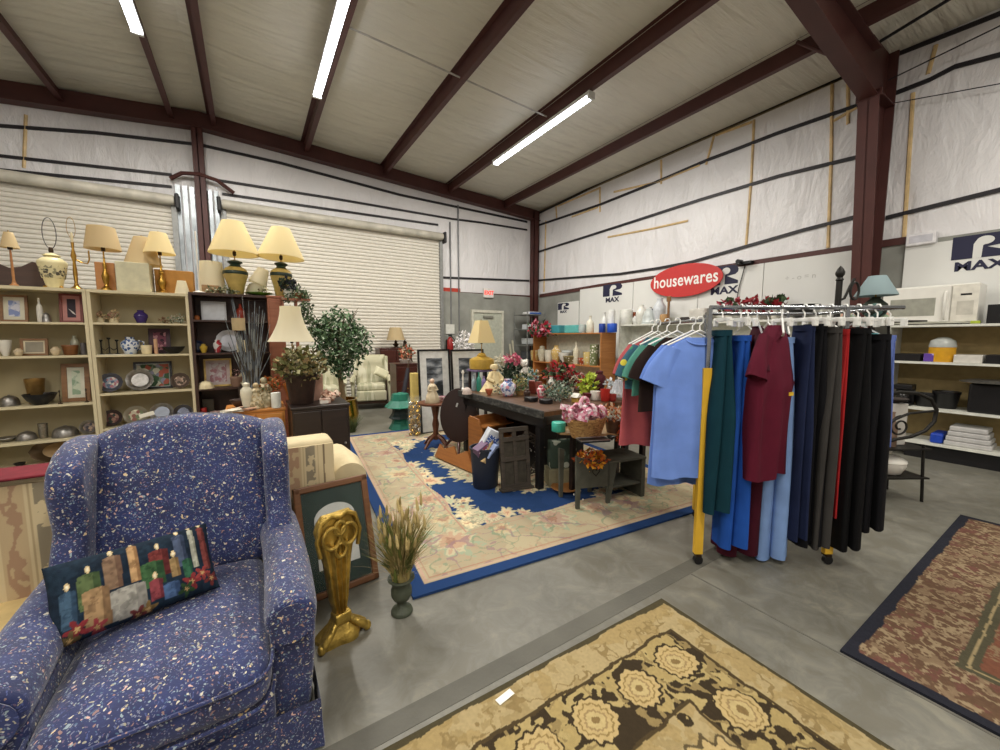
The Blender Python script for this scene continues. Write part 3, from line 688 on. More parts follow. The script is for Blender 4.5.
# ------------------------------------------------------------------ sofa behind the chair, seen from the back
m_cream = M('#cdbd98', .85, 0, .06, 20, bump=.2, bscale=200)
def tapestry(x, y):
    n = len(x); c = np.tile(LC('#cbb994'), (n, 1)); per = .26; u = (x % per)/per
    c = paint(c, (u > .12) & (u < .42), '#b79f7c', .8)
    d = (u > .16) & (u < .38) & (np.abs(fbm(x*1.6, y, 10, 5)-.5) < .09); c = paint(c, d, '#96705c', .65)
    d = (u > .52) & (u < .70) & (fbm(x, y, 22, 8) > .46); c = paint(c, d, '#70695c', .75)
    c = paint(c, (np.abs(u-.47) < .012) | (np.abs(u-.76) < .012), '#a08a68', .7); c = paint(c, (np.abs(u-.88) < .02) & (vnoise(x, y, 12, 4) > .6), '#5d4a3c', .8)
    return c
SX0, SX1, SY = -1.75, .39, 2.42
sofa = T('sofa', 'cream striped tapestry sofa seen from behind, backing onto the navy armchair', 'sofa', ((SX0+SX1)/2, SY, 0))
sw = SX1-SX0
o = colour_grid('back_cover', sw-.02, .64, 620, 190, lambda x, y: tapestry(x, y), m_tap, .012, sofa); o.rotation_euler = (PI/2, 0, 0); o.location = (0, .0, .47)
mb = MB(); mb.bb(-sw/2, sw/2, .0, .2, .12, .815); mb.build('backrest', m_cream, sofa, bevel=.04, bseg=4)
mb = MB(); mb.bb(-sw/2+.02, sw/2-.02, .18, .72, .12, .42); mb.build('seat_base', m_cream, sofa, bevel=.03, bseg=3)
for s in (-1, 1):
    mb = MB(); mb.tube([(s*(sw/2+.10), .10, .52), (s*(sw/2+.11), .3, .53), (s*(sw/2+.1), .62, .52)], [.10, .105, .10], 18); mb.prism([(s*(sw/2-.02), .1), (s*(sw/2+.13), .1), (s*(sw/2+.16), .5), (s*(sw/2), .5)], .12, .62, 'xz'); mb.build('arm', m_cream, sofa, smooth=True)
for s in (-1, 1):
    for y in (.06, .66): MB().bb(s*sw/2*.93-.03, s*sw/2*.93+.03, y, y+.06, 0, .13).build('leg', wood('#3a2417', '#55361f'), sofa)
o = MB().bb(-.55, .25, -.06, .16, 0, .012).build('folded_throw', M('#6a1824', .9, 0, .2, 30), loc=(-.85, SY+.02, .816), bevel=.008); tag(o, 'dark red folded throw lying along the top of the striped sofa back', 'throw')
p = aZ(6, 612, .3)
o = MB().box((0, 0, .15), (.42, .3, .3)).build('footstool', M('#c9b07a', .85, 0, .12, 12, bump=.3), loc=(p.x-.12, p.y+.02, 0), bevel=.05, bseg=4); tag(o, 'cream yellow upholstered footstool at the left edge beside the armchair', 'footstool')
# ------------------------------------------------------------------ leaning framed picture, gilded fireplace ornament, urn
pf = T('framed_picture', 'wood framed arched certificate with dark green mat, leaning on the sofa end', 'picture')
fw_, fh_ = .40, .60
m_fw = wood('#5d3a22', '#7b5232')
mb = MB(); b = .035
for q in ((-fw_/2, -fw_/2+b, 0, fh_), (fw_/2-b, fw_/2, 0, fh_), (-fw_/2, fw_/2, 0, b), (-fw_/2, fw_/2, fh_-b, fh_)): mb.bb(q[0], q[1], -.02, .02, q[2], q[3])
mb.build('frame', m_fw, pf, bevel=.006)
MB().bb(-fw_/2+b, fw_/2-b, -.004, .012, b, fh_-b).build('mat_board', M('#0f2a22', .8, spec=.15), pf)
arch = [(-.11, .14), (.11, .14), (.11, .40)]+[(.11*math.cos(a), .40+.08*math.sin(a)) for a in [PI*k/12 for k in range(1, 12)]]+[(-.11, .40)]
MB().prism(arch, -.007, -.004).build('certificate', M('#c3c6c2', .6, 0, .05), pf)
mb = MB()
for k in range(3): mb.tube([(.035*(k-1)+.018*math.cos(t), -.009, .36+.022*math.sin(t)) for t in [2*PI*i/12 for i in range(12)]], .0035, 5, closed=True)
mb.tube([(-.055, -.009, .385), (0, -.009, .40), (.055, -.009, .385)], .0035, 5); mb.tube([(-.02, -.009, .33), (0, -.009, .28), (.02, -.009, .33)], .0035, 5); mb.build('crest', M('#8c8468', .5), pf)
MB().bb(-fw_/2+b, fw_/2-b, -.0125, -.0115, b, fh_-b).build('glazing', M('#ffffff', .4, 0, 0, spec=.1, trans=.0, alpha=.02), pf)
p = aZ(313, 597); pf.location = (p.x+.15, p.y-.03, 0); pf.rotation_euler = (math.radians(-16), 0, math.radians(6))
m_gold = M('#b5974a', .36, .75, .3, 18, bump=.6, bscale=45)
m_gold2 = M('#6d5420', .4, .9, .2, 18, bump=.5, bscale=60)
br = T('fireplace_ornament', 'tall gilded metal fireplace ornament shaped like a fluted shield on claw foot', 'ornament')
mb = MB()
def shield(u, v):
    z = .10+.46*v
    prof = [(0, .035), (.10, .04), (.18, .052), (.55, .075), (.75, .10), (.87, .115), (.95, .10), (1, .075)]
    for (a, ra), (b_, rb) in zip(prof[:-1], prof[1:]):
        if a <= v <= b_: w = ra+(rb-ra)*(v-a)/(b_-a); break
    X = (2*u-1); fl = .010*math.cos(X*PI*5) if v < .75 else 0
    return (X*w, -.035*(1-X*X)**.5-fl*(1-X*X)-.0, z)
mb.grid(shield, 41, 40); mb.grid(lambda u, v: (lambda q: (q[0], .012, q[2]))(shield(1-u, v)), 41, 40)
for e_ in (0., 1.): mb.grid(lambda u, v, e_=e_: (shield(e_, v)[0], .012*u, shield(e_, v)[2]), 2, 40)
mb.grid(lambda u, v: (shield(u, 1)[0], shield(u, 1)[1]*(1-v)+.012*v, .56), 41, 2)
mb.build('shield_panel', m_gold, br, smooth=True)
mb = MB()
for r0, (cx, cz) in ((.045, (-.045, .47)), (.045, (.045, .47)), (.03, (0, .41)), (.028, (0, .505))):
    mb.tube([(cx+r0*math.cos(t)*(1-.06*t/6), -.045, cz+r0*math.sin(t)) for t in [2*PI*i/16 for i in range(16)]], .009, 6, closed=True)
mb.tube([(-.10, -.03, .40), (-.115, -.03, .47), (-.09, -.03, .54), (-.04, -.04, .565), (0, -.04, .55), (.04, -.04, .565), (.09, -.03, .54), (.115, -.03, .47), (.10, -.03, .40)], .011, 8)
mb.build('scroll_relief', m_gold, br, smooth=True)
mb = MB(); mb.bb(-.045, .045, -.05, .02, .075, .125); mb.build('collar', m_gold, br, bevel=.01, bseg=3)
mb = MB()
def foot(u, v):
    a = 2*PI*u; R_ = [.12, .125, .10, .06, .045][min(4, int(v*4.001))]; k = 1+.12*math.cos(5*a)
    return (R_*math.cos(a)*k*1.05, R_*math.sin(a)*k*.62, [0, .022, .045, .075, .1][min(4, int(v*4.001))])
mb.grid(foot, 50, 5, closed_u=True)
for s in (-1, 1): mb.tube([(s*.03, -.03, .09), (s*.07, -.05, .06), (s*.11, -.06, .035), (s*.125, -.055, .018)], [.014, .016, .02, .018], 8); mb.ball((s*.125, -.055, .02), .022)
mb.build('claw_foot', m_gold, br, smooth=True)
p = aZ(342, 640); br.location = (p.x, p.y+.03, 0); br.rotation_euler = (0, 0, math.radians(14)); br.scale = (.86, .9, 1.08)
ur = T('urn_planter', 'small dark grey pedestal urn filled with tall dry grass, beside the gilded ornament', 'planter')
MB().lathe([(.052, 0), (.055, .01), (.05, .022), (.024, .04), (.022, .06), (.04, .075), (.052, .10), (.052, .13), (.044, .145), (.048, .165), (.068, .185), (.066, .192), (.045, .185), (.04, .15), (0, .15)], seg=24).build('urn', M('#454a3c', .55, 0, .25, 20, bump=.3), ur, smooth=True)
rnd = random.Random(4)
def grass(mb, n, h0, h1, spread, r0, w=.003, rnd=rnd, base=(0, 0, 0)):
    for _ in range(n):
        a = rnd.uniform(0, 2*PI); rr = r0*rnd.random(); h = rnd.uniform(h0, h1); sp = spread*rnd.random()**.8; c = Vector(base)
        P3 = [c+Vector((rr*math.cos(a)+sp*math.cos(a)*t**1.8, rr*math.sin(a)+sp*math.sin(a)*t**1.8, h*t*(1-.22*t*sp/.2))) for t in (0, .3, .6, .85, 1)]
        b_ = rnd.uniform(0, 2*PI); d = Vector((math.cos(b_), math.sin(b_), 0)); vs = []
        for i, q in enumerate(P3): ww = w*(1-.22*i); vs += [q-d*ww, q+d*ww]
        mb.add(vs, [(2*i, 2*i+1, 2*i+3, 2*i+2) for i in range(4)])
    return mb
g = grass(MB(), 460, .2, .44, .17, .04, .0045).build('grass', spots('#8c7f4c', ['#6f7a3a', '#a08f58', '#59602e', '#b7a472'], 30, thr=.6, stretch=(1, 1, .3)), ur, loc=(0, 0, .15)); tag(g, kind='stuff') if 0 else g.__setitem__('kind', 'stuff')
mb = MB(); rd_ = random.Random(5)
for _ in range(34):
    a = rd_.uniform(0, 6.28); r_ = rd_.uniform(.02, .13); h = rd_.uniform(.26, .42); mb.lathe([(.001, 0), (.008, .015), (.007, .05), (.001, .075)], (r_*math.cos(a), r_*math.sin(a), h), 6, Matrix.Rotation(rd_.uniform(-.5, .5), 4, 'X'))
g = mb.build('seed_heads', M('#b09c68', .8), ur, loc=(0, 0, .12)); g['kind'] = 'stuff'
g = grass(MB(), 60, .2, .34, .26, .02, .0016).build('wispy_grass', M('#9c8a68', .8), ur, loc=(0, 0, .15)); g['kind'] = 'stuff'
p = aZ(402, 612); ur.location = (p.x, p.y, 0)
# ------------------------------------------------------------------ generic small things
def wpx(px0, px1, Y): return abs(aY(px1, 340, Y).x-aY(px0, 340, Y).x)
PROF = {
 'vase': [(.5, 0), (.62, .03), (.75, .2), (1, .5), (.95, .68), (.55, .84), (.42, .9), (.5, 1), (.42, 1), (.36, .9)],
 'jar': [(.7, 0), (.9, .04), (1, .3), (1, .65), (.8, .8), (.62, .84), (.66, .88), (.6, .93), (.25, .97), (.0, 1)],
 'bowl': [(.4, 0), (.45, .08), (.75, .4), (1, .95), (1, 1), (.95, 1), (.7, .5), (0, .25)],
 'dish': [(.4, 0), (.5, .1), (.9, .5), (1, .62), (.98, .7), (.6, .5), (0, .45)],
 'cup': [(.75, 0), (.85, .05), (.95, .5), (1, 1), (.93, 1), (.88, .2), (0, .15)],
 'cylinder': [(.96, 0), (1, .03), (1, .97), (.96, 1), (0, 1)],
 'stick': [(1, 0), (1, .04), (.5, .08), (.2, .14), (.28, .3), (.16, .45), (.3, .6), (.16, .75), (.35, .85), (.5, .9), (.25, .92), (.25, 1), (0, 1)],
 'bottle': [(.9, 0), (1, .05), (1, .55), (.8, .68), (.35, .78), (.33, .95), (.4, .97), (.4, 1), (0, 1)],
 'dome': [(1, 0), (1, .1), (.95, .12), (.92, .4), (.75, .7), (.4, .9), (.12, .93), (.15, 1), (0, 1)],
 'pot': [(.7, 0), (.75, .03), (.95, .85), (1, .87), (1, 1), (.9, 1), (.85, .85), (0, .8)],
 'basket': [(.75, 0), (.85, .1), (1, .8), (1.04, .85), (1.04, .95), (.95, 1), (.9, .8), (.7, .2), (0, .15)],
 'ginger': [(.55, 0), (.6, .03), (.75, .2), (1, .55), (.95, .72), (.6, .8), (.5, .84), (.58, .86), (.55, .95), (.2, .98), (0, 1)],
}
def lth(name, label, cat, loc, w, h, prof, mat, group=None, seg=20, smooth=True, rz=0, flute=0, extra=None):
    o = MB().lathe([(a*w/2, b*h) for a, b in PROF[prof]], seg=seg, flute=flute).build(name, mat, smooth=smooth, loc=loc, rot=(0, 0, rz))
    if extra:
        t = T(name+'_set' if 0 else name, label, cat, loc, rz, group); o.name = 'body'; o.parent = t; o.location = (0, 0, 0); o.rotation_euler = (0, 0, 0); extra(t, w, h); return t
    return tag(o, label, cat, group)
def plate(label, loc, dia, mat, rim, tilt=-74, rz=0, deep=.02, cat='plate', name='display_plate', group=None, sx=1., stand=True):
    t = T(name, label, cat, loc, group=group, rot=(0, 0, rz)); r = dia/2
    piv = bpy.data.objects.new
    mx = Matrix.Translation((0, 0, r*math.sin(math.radians(-tilt))+.003)) @ Matrix.Rotation(math.radians(-tilt), 4, 'X') @ Matrix.Diagonal((sx, 1, 1, 1))
    MB().lathe([(r*.62, 0), (r*.62, .004), (0, .004)], mx=mx, seg=28).build('center', mat, t, smooth=True)
    MB().lathe([(r*.60, -.003), (r*.64, .004), (r*.95, deep), (r, deep+.002), (r*.98, deep-.004), (r*.62, -.003)], mx=mx, seg=28, flute=.02, fn=12).build('rim', rim, t, smooth=True)
    return t
def framed(label, loc, w, h, mf, mm, mp, b=.018, mw=.03, tilt=8, rz=0, group=None, name='framed_picture', extra=None):
    t = T(name, label, 'picture', loc, group=group, rot=(math.radians(-tilt), 0, rz))
    mb = MB()
    for q in ((-w/2, -w/2+b, 0, h), (w/2-b, w/2, 0, h), (-w/2+b, w/2-b, 0, b), (-w/2+b, w/2-b, h-b, h)): mb.bb(q[0], q[1], -.012, .008, q[2], q[3])
    mb.build('frame', mf, t)
    MB().bb(-w/2+b, w/2-b, -.003, .005, b, h-b).build('mat_board', mm, t)
    if mp: MB().bb(-w/2+b+mw, w/2-b-mw, -.0045, -.003, b+mw, h-b-mw).build('picture', mp, t)
    if extra: extra(t)
    return t
def boxy(name, label, cat, loc, d, mat, rz=0, group=None, bevel=.004, rot=None):
    return tag(MB().box((0, 0, d[2]/2), d).build(name, mat, loc=loc, rot=rot or (0, 0, rz), bevel=bevel), label, cat, group)
def figurine(label, loc, h, mat, mat2=None, name='figurine', group=None, cat='figurine'):
    t = T(name, label, cat, loc, group=group)
    MB().lathe([(.28*h, 0), (.3*h, .03*h), (.24*h, .3*h), (.13*h, .55*h), (.17*h, .68*h), (.1*h, .77*h), (.05*h, .8*h)], seg=16, flute=.06).build('body', mat, t, smooth=True)
    MB().ball((0, 0, .88*h), .1*h).build('head', mat2 or mat, t, smooth=True)
    mb = MB()
    for s in (-1, 1): mb = MB(); mb.tube([(s*.13*h, 0, .68*h), (s*.2*h, -.06*h, .52*h), (s*.06*h, -.15*h, .5*h)], [.05*h, .045*h, .035*h], 8); mb.build('arm', mat, t, smooth=True)
    return t
def bouquet(name, label, cat, loc, rx, rz_, n, mats, size=.03, base=None, group=None, h0=0., seed=1, stems=True):
    t = T(name, label, cat, loc, group=group); rd = random.Random(seed)
    for i, m in enumerate(mats):
        g = MB().leaves((0, 0, h0+rz_), (rx, rx, rz_), n//len(mats), size, rd, shell=.2, up=.3, narrow=.6).build('leaves' if i == 0 else 'blossoms', m, t); g['kind'] = 'stuff'
    if stems:
        mb = MB()
        for k in range(7): a = rd.uniform(0, 6.28); mb.tube([(0, 0, .0), (rx*.5*math.cos(a), rx*.5*math.sin(a), h0+rz_)], .002, 4)
        mb.build('stems', M('#4d4a2c', .8), t)
    if base: base(t)
    return t
# lamps
def shade_mat(c, k=.45):
    m, nt, b = new_mat('shade_fabric'); L = nt.links; out = nt.nodes['Material Output']
    tr = N(nt, 'ShaderNodeBsdfTranslucent'); tr.inputs['Color'].default_value = (*lin(c), 1); b.inputs['Base Color'].default_value = (*lin(c), 1); b.inputs['Roughness'].default_value = .8
    mx = N(nt, 'ShaderNodeMixShader'); mx.inputs[0].default_value = k; L.new(b.outputs[0], mx.inputs[1]); L.new(tr.outputs[0], mx.inputs[2]); L.new(mx.outputs[0], out.inputs['Surface'])
    tc = N(nt, 'ShaderNodeTexCoord'); w = N(nt, 'ShaderNodeTexNoise', Scale=90., Detail=2.); L.new(tc.outputs['Object'], w.inputs['Vector'])
    bp = N(nt, 'ShaderNodeBump', Strength=.15, Distance=.002); L.new(w.outputs['Fac'], bp.inputs['Height']); L.new(bp.outputs['Normal'], b.inputs['Normal']); return m
m_shade = shade_mat('#f0e2b4'); m_shadew = shade_mat('#efe8d0'); m_shadet = shade_mat('#d8c49a')
m_brass = M('#b0893f', .28, .95, .15, 10); m_bronze = M('#3a2b1c', .4, .6)
LAMP = {
 'stick': [(1, 0), (1, .05), (.55, .09), (.4, .14), (.3, .2), (.32, .5), (.26, .9), (.2, 1)],
 'urn': [(.5, 0), (.55, .05), (.7, .3), (1, .68), (.98, .76), (.7, .84), (.45, .88), (.62, .92), (.35, .97), (.1, 1)],
 'turned': [(1, 0), (1, .05), (.6, .1), (.3, .16), (.55, .3), (.7, .42), (.35, .55), (.25, .65), (.4, .72), (.2, .8), (.14, 1)],
 'jug': [(.85, 0), (.95, .03), (1, .4), (.95, .62), (.6, .74), (.35, .8), (.4, .84), (.22, 1)],
}
def lamp(label, loc, s, ht, y_b0, y_b1, wb, y_s0, y_s1, w0, w1, prof, mbase, mshade=None, shape='cone', group=None, sq=False, k=1., parts=None, tilt=0, name='table_lamp'):
    """heights in px above the base, widths in px, s = metres per px; k = off-axis width correction"""
    t = T(name, label, 'lamp', loc, group=group); t.rotation_euler = (0, math.radians(tilt), 0)
    P = LAMP[prof]; hb = y_b1*s
    MB().lathe([(a*wb*s*k/2, b*hb) for a, b in P], seg=24).build('base', mbase, t, smooth=True)
    if parts: parts(t, s*k, s)
    MB().tube([(0, 0, hb*.98), (0, 0, (y_s0+.35*(y_s1-y_s0))*s)], .006, 8).build('stem', m_brass, t)
    MB().lathe([(.014, 0), (.016, .015), (.014, .04), (.01, .045)], (0, 0, y_s0*s-.015)).build('socket', m_bronze, t, smooth=True)
    if shape:
        z0, z1 = y_s0*s, y_s1*s; r0, r1 = w0*s*k/2, w1*s*k/2; n = 4 if sq else 32
        if shape == 'cone': pr_ = [(r0, z0), (r1, z1)]
        elif shape == 'bell': pr_ = [(r0*(1-.0)*((1-q)**1.9)+r1*(1-(1-q)**1.9), z0+(z1-z0)*q) for q in [i/8 for i in range(9)]]
        elif shape == 'coolie': pr_ = [(r0, z0), (r0*.98, z0+.01), (r1, z1)]
        th = .004; pr2 = pr_+[(r-th, z) for r, z in reversed(pr_)]; sqk = 1.02
        mx = Matrix.Rotation(PI/4, 4, 'Z') if sq else None
        mb = MB(); mb.lathe([(r*(sqk if sq else 1), z) for r, z in pr2]+[(pr2[0][0]*(sqk if sq else 1), pr2[0][1])], seg=n, mx=mx, flute=.03 if shape == 'bell' else 0, fn=8); mb.build('lamp_shade', mshade or m_shade, t, smooth=not sq)
        rg = MB(); rg.tube([(r1*math.cos(a)*.98, r1*math.sin(a)*.98, z1) for a in [2*PI*i/24 for i in range(24)]], .003, 5, closed=True)
        MB().tube([(0, 0, (z0+z1)/2), (0, 0, z1+.0), (r1*.0, 0, z1+.018)], .0035, 6).build('finial', m_brass, t)
    return t
# ------------------------------------------------------------------ bookcases
YS = 5.0
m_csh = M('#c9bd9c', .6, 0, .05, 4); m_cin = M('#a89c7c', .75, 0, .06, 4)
m_dsh = wood('#2c1710', '#3f2216', .5); 
def zpx(px, py, Y=YS): return aY(px, py, Y).z
zl = [zpx(45, 322), zpx(45, 356), zpx(45, 405.5), zpx(45, 441), zpx(45, 467)]
zm = [zpx(140, 323), zpx(140, 354.5), zpx(140, 392), zpx(140, 426), .12]
zd = [zpx(235, 320.5), zpx(235, 352.5), zpx(235, 387.5), zpx(235, 414), .12]
def bookcase(label, x0, x1, top, levels, mat, inner, dep=.3, th=.024):
    t = T('bookcase', label, 'bookcase', ((x0+x1)/2, YS, 0)); w = x1-x0
    for s in (-1, 1): MB().bb(s*w/2-(th if s > 0 else 0), s*w/2+(0 if s > 0 else th), 0, dep, 0, top).build('side_panel', mat, t)
    MB().bb(-w/2, w/2, -.004, dep, top-th, top+.002).build('top_board', mat, t)
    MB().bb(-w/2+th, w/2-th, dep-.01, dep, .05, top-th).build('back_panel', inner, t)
    for z in levels: MB().bb(-w/2+th, w/2-th, .0, dep-.01, z-.018, z).build('shelf', mat, t)
    MB().bb(-w/2+th, w/2-th, .01, .03, 0, .10).build('plinth', mat, t)
    return t
xa = aY(92.5, 360, YS).x; xb = aY(190.5, 330, YS).x; xc_ = aY(272, 330, YS).x
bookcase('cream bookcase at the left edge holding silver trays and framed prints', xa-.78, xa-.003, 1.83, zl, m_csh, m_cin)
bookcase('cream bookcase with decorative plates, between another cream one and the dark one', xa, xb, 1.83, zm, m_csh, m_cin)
bookcase('dark brown bookcase below the pair of green and cream lamps', xb+.003, xc_, 1.85, zd, m_dsh, m_dsh)
m_silver = M('#8f8c88', .38, .85, .3, 30); m_black = M('#151416', .35); m_white = M('#dedad0', .5, 0, .05); m_creamc = M('#d9cba6', .5, 0, .08, 30)
m_pinkb = spots('#a8796a', ['#6d7a4a', '#c9a08c', '#8a4f45', '#d8c8a8'], 45, thr=.6); m_bluew = spots('#d5d8dc', ['#44629a', '#6f8ab8', '#d5d8dc', '#304f86'], 40, thr=.5)
m_woodf = wood('#6a4526', '#8a6238'); m_dkf = wood('#1f1512', '#33221b'); m_redf = wood('#5f241c', '#7d3428'); m_goldf = M('#b09358', .4, .6, .2, 20)
YI = YS+.15
def onl(px, lv, Y=YI): return sX(px, Y, lv+.0005)
def S_(px, Y=YI, z=1.4): return mpp(sX(px, Y, z), True)
def F_(label, x0, x1, y0, y1, lv, mf, mm, mp, Y=YI, **k):
    p = onl((x0+x1)/2, lv, Y); w = wpx(x0, x1, Y); h = (y1-y0)*mpp(p); framed(label, (p.x, Y, p.z), w, h, mf, mm, mp, **k)
def V_(name, label, cat, px, w, h, lv, prof, mat, Y=YI, **k):
    p = onl(px, lv, Y); return lth(name, label, cat, p, w*S_(px, Y), h*mpp(p), prof, mat, **k)
# left unit
F_('small framed blue watercolour print with wide white mat, top row of the left cream bookcase', 1, 29, 293, 320, zl[0], m_woodf, M('#c9c4b0', .6), spots('#a9b0c9', ['#7f8cb8', '#c8c8d4'], 30, thr=.7))
V_('figurine_vase', 'slender white vase between two framed prints on the left cream bookcase', 'vase', 41, 7, 24, zl[0], 'bottle', m_white)
V_('glass_dome', 'small silver domed trinket in front of the slender white vase', 'ornament', 47, 10, 10, zl[0], 'dome', m_silver, Y=YS+.07)
F_('red framed pink mat picture of a white bird', 60.5, 84, 291, 320, zl[0], m_redf, M('#b8807a', .6), M('#2a1f2c', .6), extra=lambda t: MB().prism([(-.02, .13), (.012, .10), (.03, .07), (.008, .085)], -.0065, -.0048).build('bird', M('#d8d4d0', .6), t))
V_('china_bowl', 'white footed china bowl at the left end of the second shelf', 'bowl', 6, 16, 16, zl[1], 'bowl', m_white)
F_('double picture frame with a pale arched figure, second shelf of the left bookcase', 21, 49, 338, 355, zl[1], m_woodf, M('#cfc4a8', .6), M('#8f8878', .6), mw=.012)
for px, h, lab in ((56, 9, 'pale china bird beside the double frame'), (19, 8, 'small cream china shell in front of the double frame')): V_('figurine', lab, 'figurine', px, 11, h, zl[1], 'vase', M('#c4b294', .5), Y=YS+.08)
V_('woven_basket', 'small round brown basket on the second shelf of the left bookcase', 'basket', 71, 17, 10, zl[1], 'basket', wood('#6b4022', '#8a5a34'))
V_('pitcher', 'clear glass pitcher behind the small brown basket', 'pitcher', 76, 10, 19, zl[1], 'vase', M('#b9b9a8', .15, .2), Y=YS+.22)
V_('candle_jar', 'grey candle jar beside the small brown basket, at the bookcase side', 'jar', 84, 6, 12, zl[1], 'cylinder', M('#5d5a5c', .5))
V_('serving_dish', 'covered silver serving dish at the left end of the third shelf', 'dish', 10, 24, 11, zl[2], 'dome', m_silver)
V_('brass_bowl', 'tall brass bowl standing behind the black bowl', 'bowl', 37, 22, 25, zl[2], 'pot', M('#9a7a48', .4, .7, .25, 18), Y=YS+.2)
V_('black_bowl', 'wide black oval bowl on the third shelf of the left bookcase', 'bowl', 41, 37, 11, zl[2], 'bowl', m_black, Y=YS+.09)
F_('wood framed pale green botanical print, third shelf of the left bookcase', 63, 91.5, 366, 404, zl[2], m_woodf, M('#c9c8b8', .6), spots('#a9b8a4', ['#8aa088', '#c4ccb8'], 28, thr=.7), b=.035)
for px in (60.5, 87): V_('candlestick', 'small %s candlestick %s' % (('dark wooden', 'left of the botanical print') if px < 70 else ('black metal', 'right in front of the botanical print')), 'candlestick', px, 5, 14, zl[2], 'stick', m_bronze, Y=YS+.05)
V_('silver_dish', 'low silver dish at the left end of the fourth shelf', 'dish', 7, 26, 6, zl[3], 'dish', m_silver); V_('silver_dish', 'round silver covered dish next to the silver cup', 'dish', 27, 24, 9, zl[3], 'dome', m_silver)
V_('silver_cup', 'engraved silver beaker on the fourth shelf', 'cup', 44, 11, 15, zl[3], 'cup', M('#8f8a80', .3, .8, .3, 60))
V_('casserole', 'oval silver casserole with handles beside the beaker', 'dish', 66, 30, 11, zl[3], 'dome', m_silver, flute=.05)
p = onl(90, zl[3]); plate('dark patterned plate standing at the right end of the fourth shelf', p, 20*S_(90), spots('#6d6360', ['#a38c78', '#3d3a44', '#8a7468'], 40, thr=.6), m_silver)
p = onl(64, zl[4]); plate('large oval brass serving tray standing on the lowest visible shelf', (p.x, YI, p.z), 26*mpp(p), wood('#8a6f48', '#a88a5c'), M('#5d4c38', .3, .7), sx=1.7, name='serving_tray', cat='tray', tilt=-62)
V_('black_dish', 'small dark carved dish on the lowest visible shelf of the left bookcase', 'dish', 20, 14, 5, zl[4], 'dish', m_black)
# middle unit
for i, (px, lab) in enumerate(((100, 'brown and pink dried flower figurine at the left of the middle bookcase top row'), (114, 'brown and pink dried flower figurine with a cream face, left of the purple jar'))):
    bouquet('dried_posy', lab, 'flowers', onl(px, zm[0]), .05, .055, 120, [m_pinkb, M('#b8a07a', .8)], .025, seed=i, base=lambda t: MB().lathe([(.03, 0), (.034, .02), (.02, .05)], seg=12).build('pot', m_creamc, t, smooth=True))
V_('purple_jar', 'round purple glass jar on the top row of the middle bookcase', 'jar', 141.5, 15, 13, zm[0], 'vase', M('#3a2a66', .2))
for i, (px, w, lab, m) in enumerate(((164, 9, 'small brown shell ornament right of the purple jar', M('#8a6a50', .5)), (172, 13, 'grey-green china flower ornament near the right end of the top row', spots('#9fa890', ['#d8d4c0', '#6d8a6a', '#c4a8a0'], 50, thr=.6)), (181, 12, 'pale green china flower ornament against the right side of the top row', spots('#a8b0a0', ['#8aa088', '#d8d4c8'], 50, thr=.6)))): bouquet('china_flowers', lab, 'ornament', onl(px, zm[0]), w*.5*S_(px), .03+.01*i, 60, [m], .022, seed=i+9)
t = T('candelabra', 'black iron candelabra with three uprights, second shelf of the middle bookcase', 'candelabra', onl(110, zm[1]))
for i, dx in enumerate((-.055, 0, .055)): MB().lathe([(.02, 0), (.02, .006), (.005, .012), (.005, .12+.02*(i == 1)), (.014, .13+.02*(i == 1)), (.014, .14+.02*(i == 1))], (dx, 0, 0), 12).build('upright', m_black, t, smooth=True)
MB().tube([(-.055, 0, .06), (-.03, 0, .04), (0, 0, .07), (.03, 0, .04), (.055, 0, .06)], .004, 6).build('scroll', m_black, t)
V_('pitcher', 'blue and white china pitcher on the second shelf of the middle bookcase', 'pitcher', 131, 20, 17, zm[1], 'vase', m_bluew, extra=lambda t, w, h: MB().tube([(w*.42, 0, h*.8), (w*.72, 0, h*.7), (w*.65, 0, h*.35), (w*.4, 0, h*.25)], .006, 8).build('handle', m_bluew, t, smooth=True))
V_('cream_cup', 'cream china mug beside the blue and white pitcher', 'cup', 147, 12, 9, zm[1], 'cup', m_creamc, Y=YS+.07)
V_('pillar_candle', 'tan pillar candle in front of the dark book', 'candle', 156.5, 4, 15, zm[1], 'cylinder', M('#c49a7a', .5), Y=YS+.06)
def bk(t): pass
F_('dark burgundy book standing face out on the middle bookcase', 149.5, 171.5, 327, 352, zm[1], M('#2c1520', .5), M('#3a1a28', .5), spots('#6d3a4a', ['#a87a80', '#2c1520'], 30, thr=.5), name='standing_book', b=.006)
V_('black_dish', 'black carved dish in front of the dark book', 'dish', 174, 24, 7, zm[1], 'bowl', m_black, Y=YS+.08)
tag(MB().box((0, 0, .002), (.3, .2, .003)).build('lace_doily', M('#d8d4c4', .9), loc=(onl(115, zm[1]).x, YS+.12, zm[1])), 'white lace doily under the candelabra', 'doily')
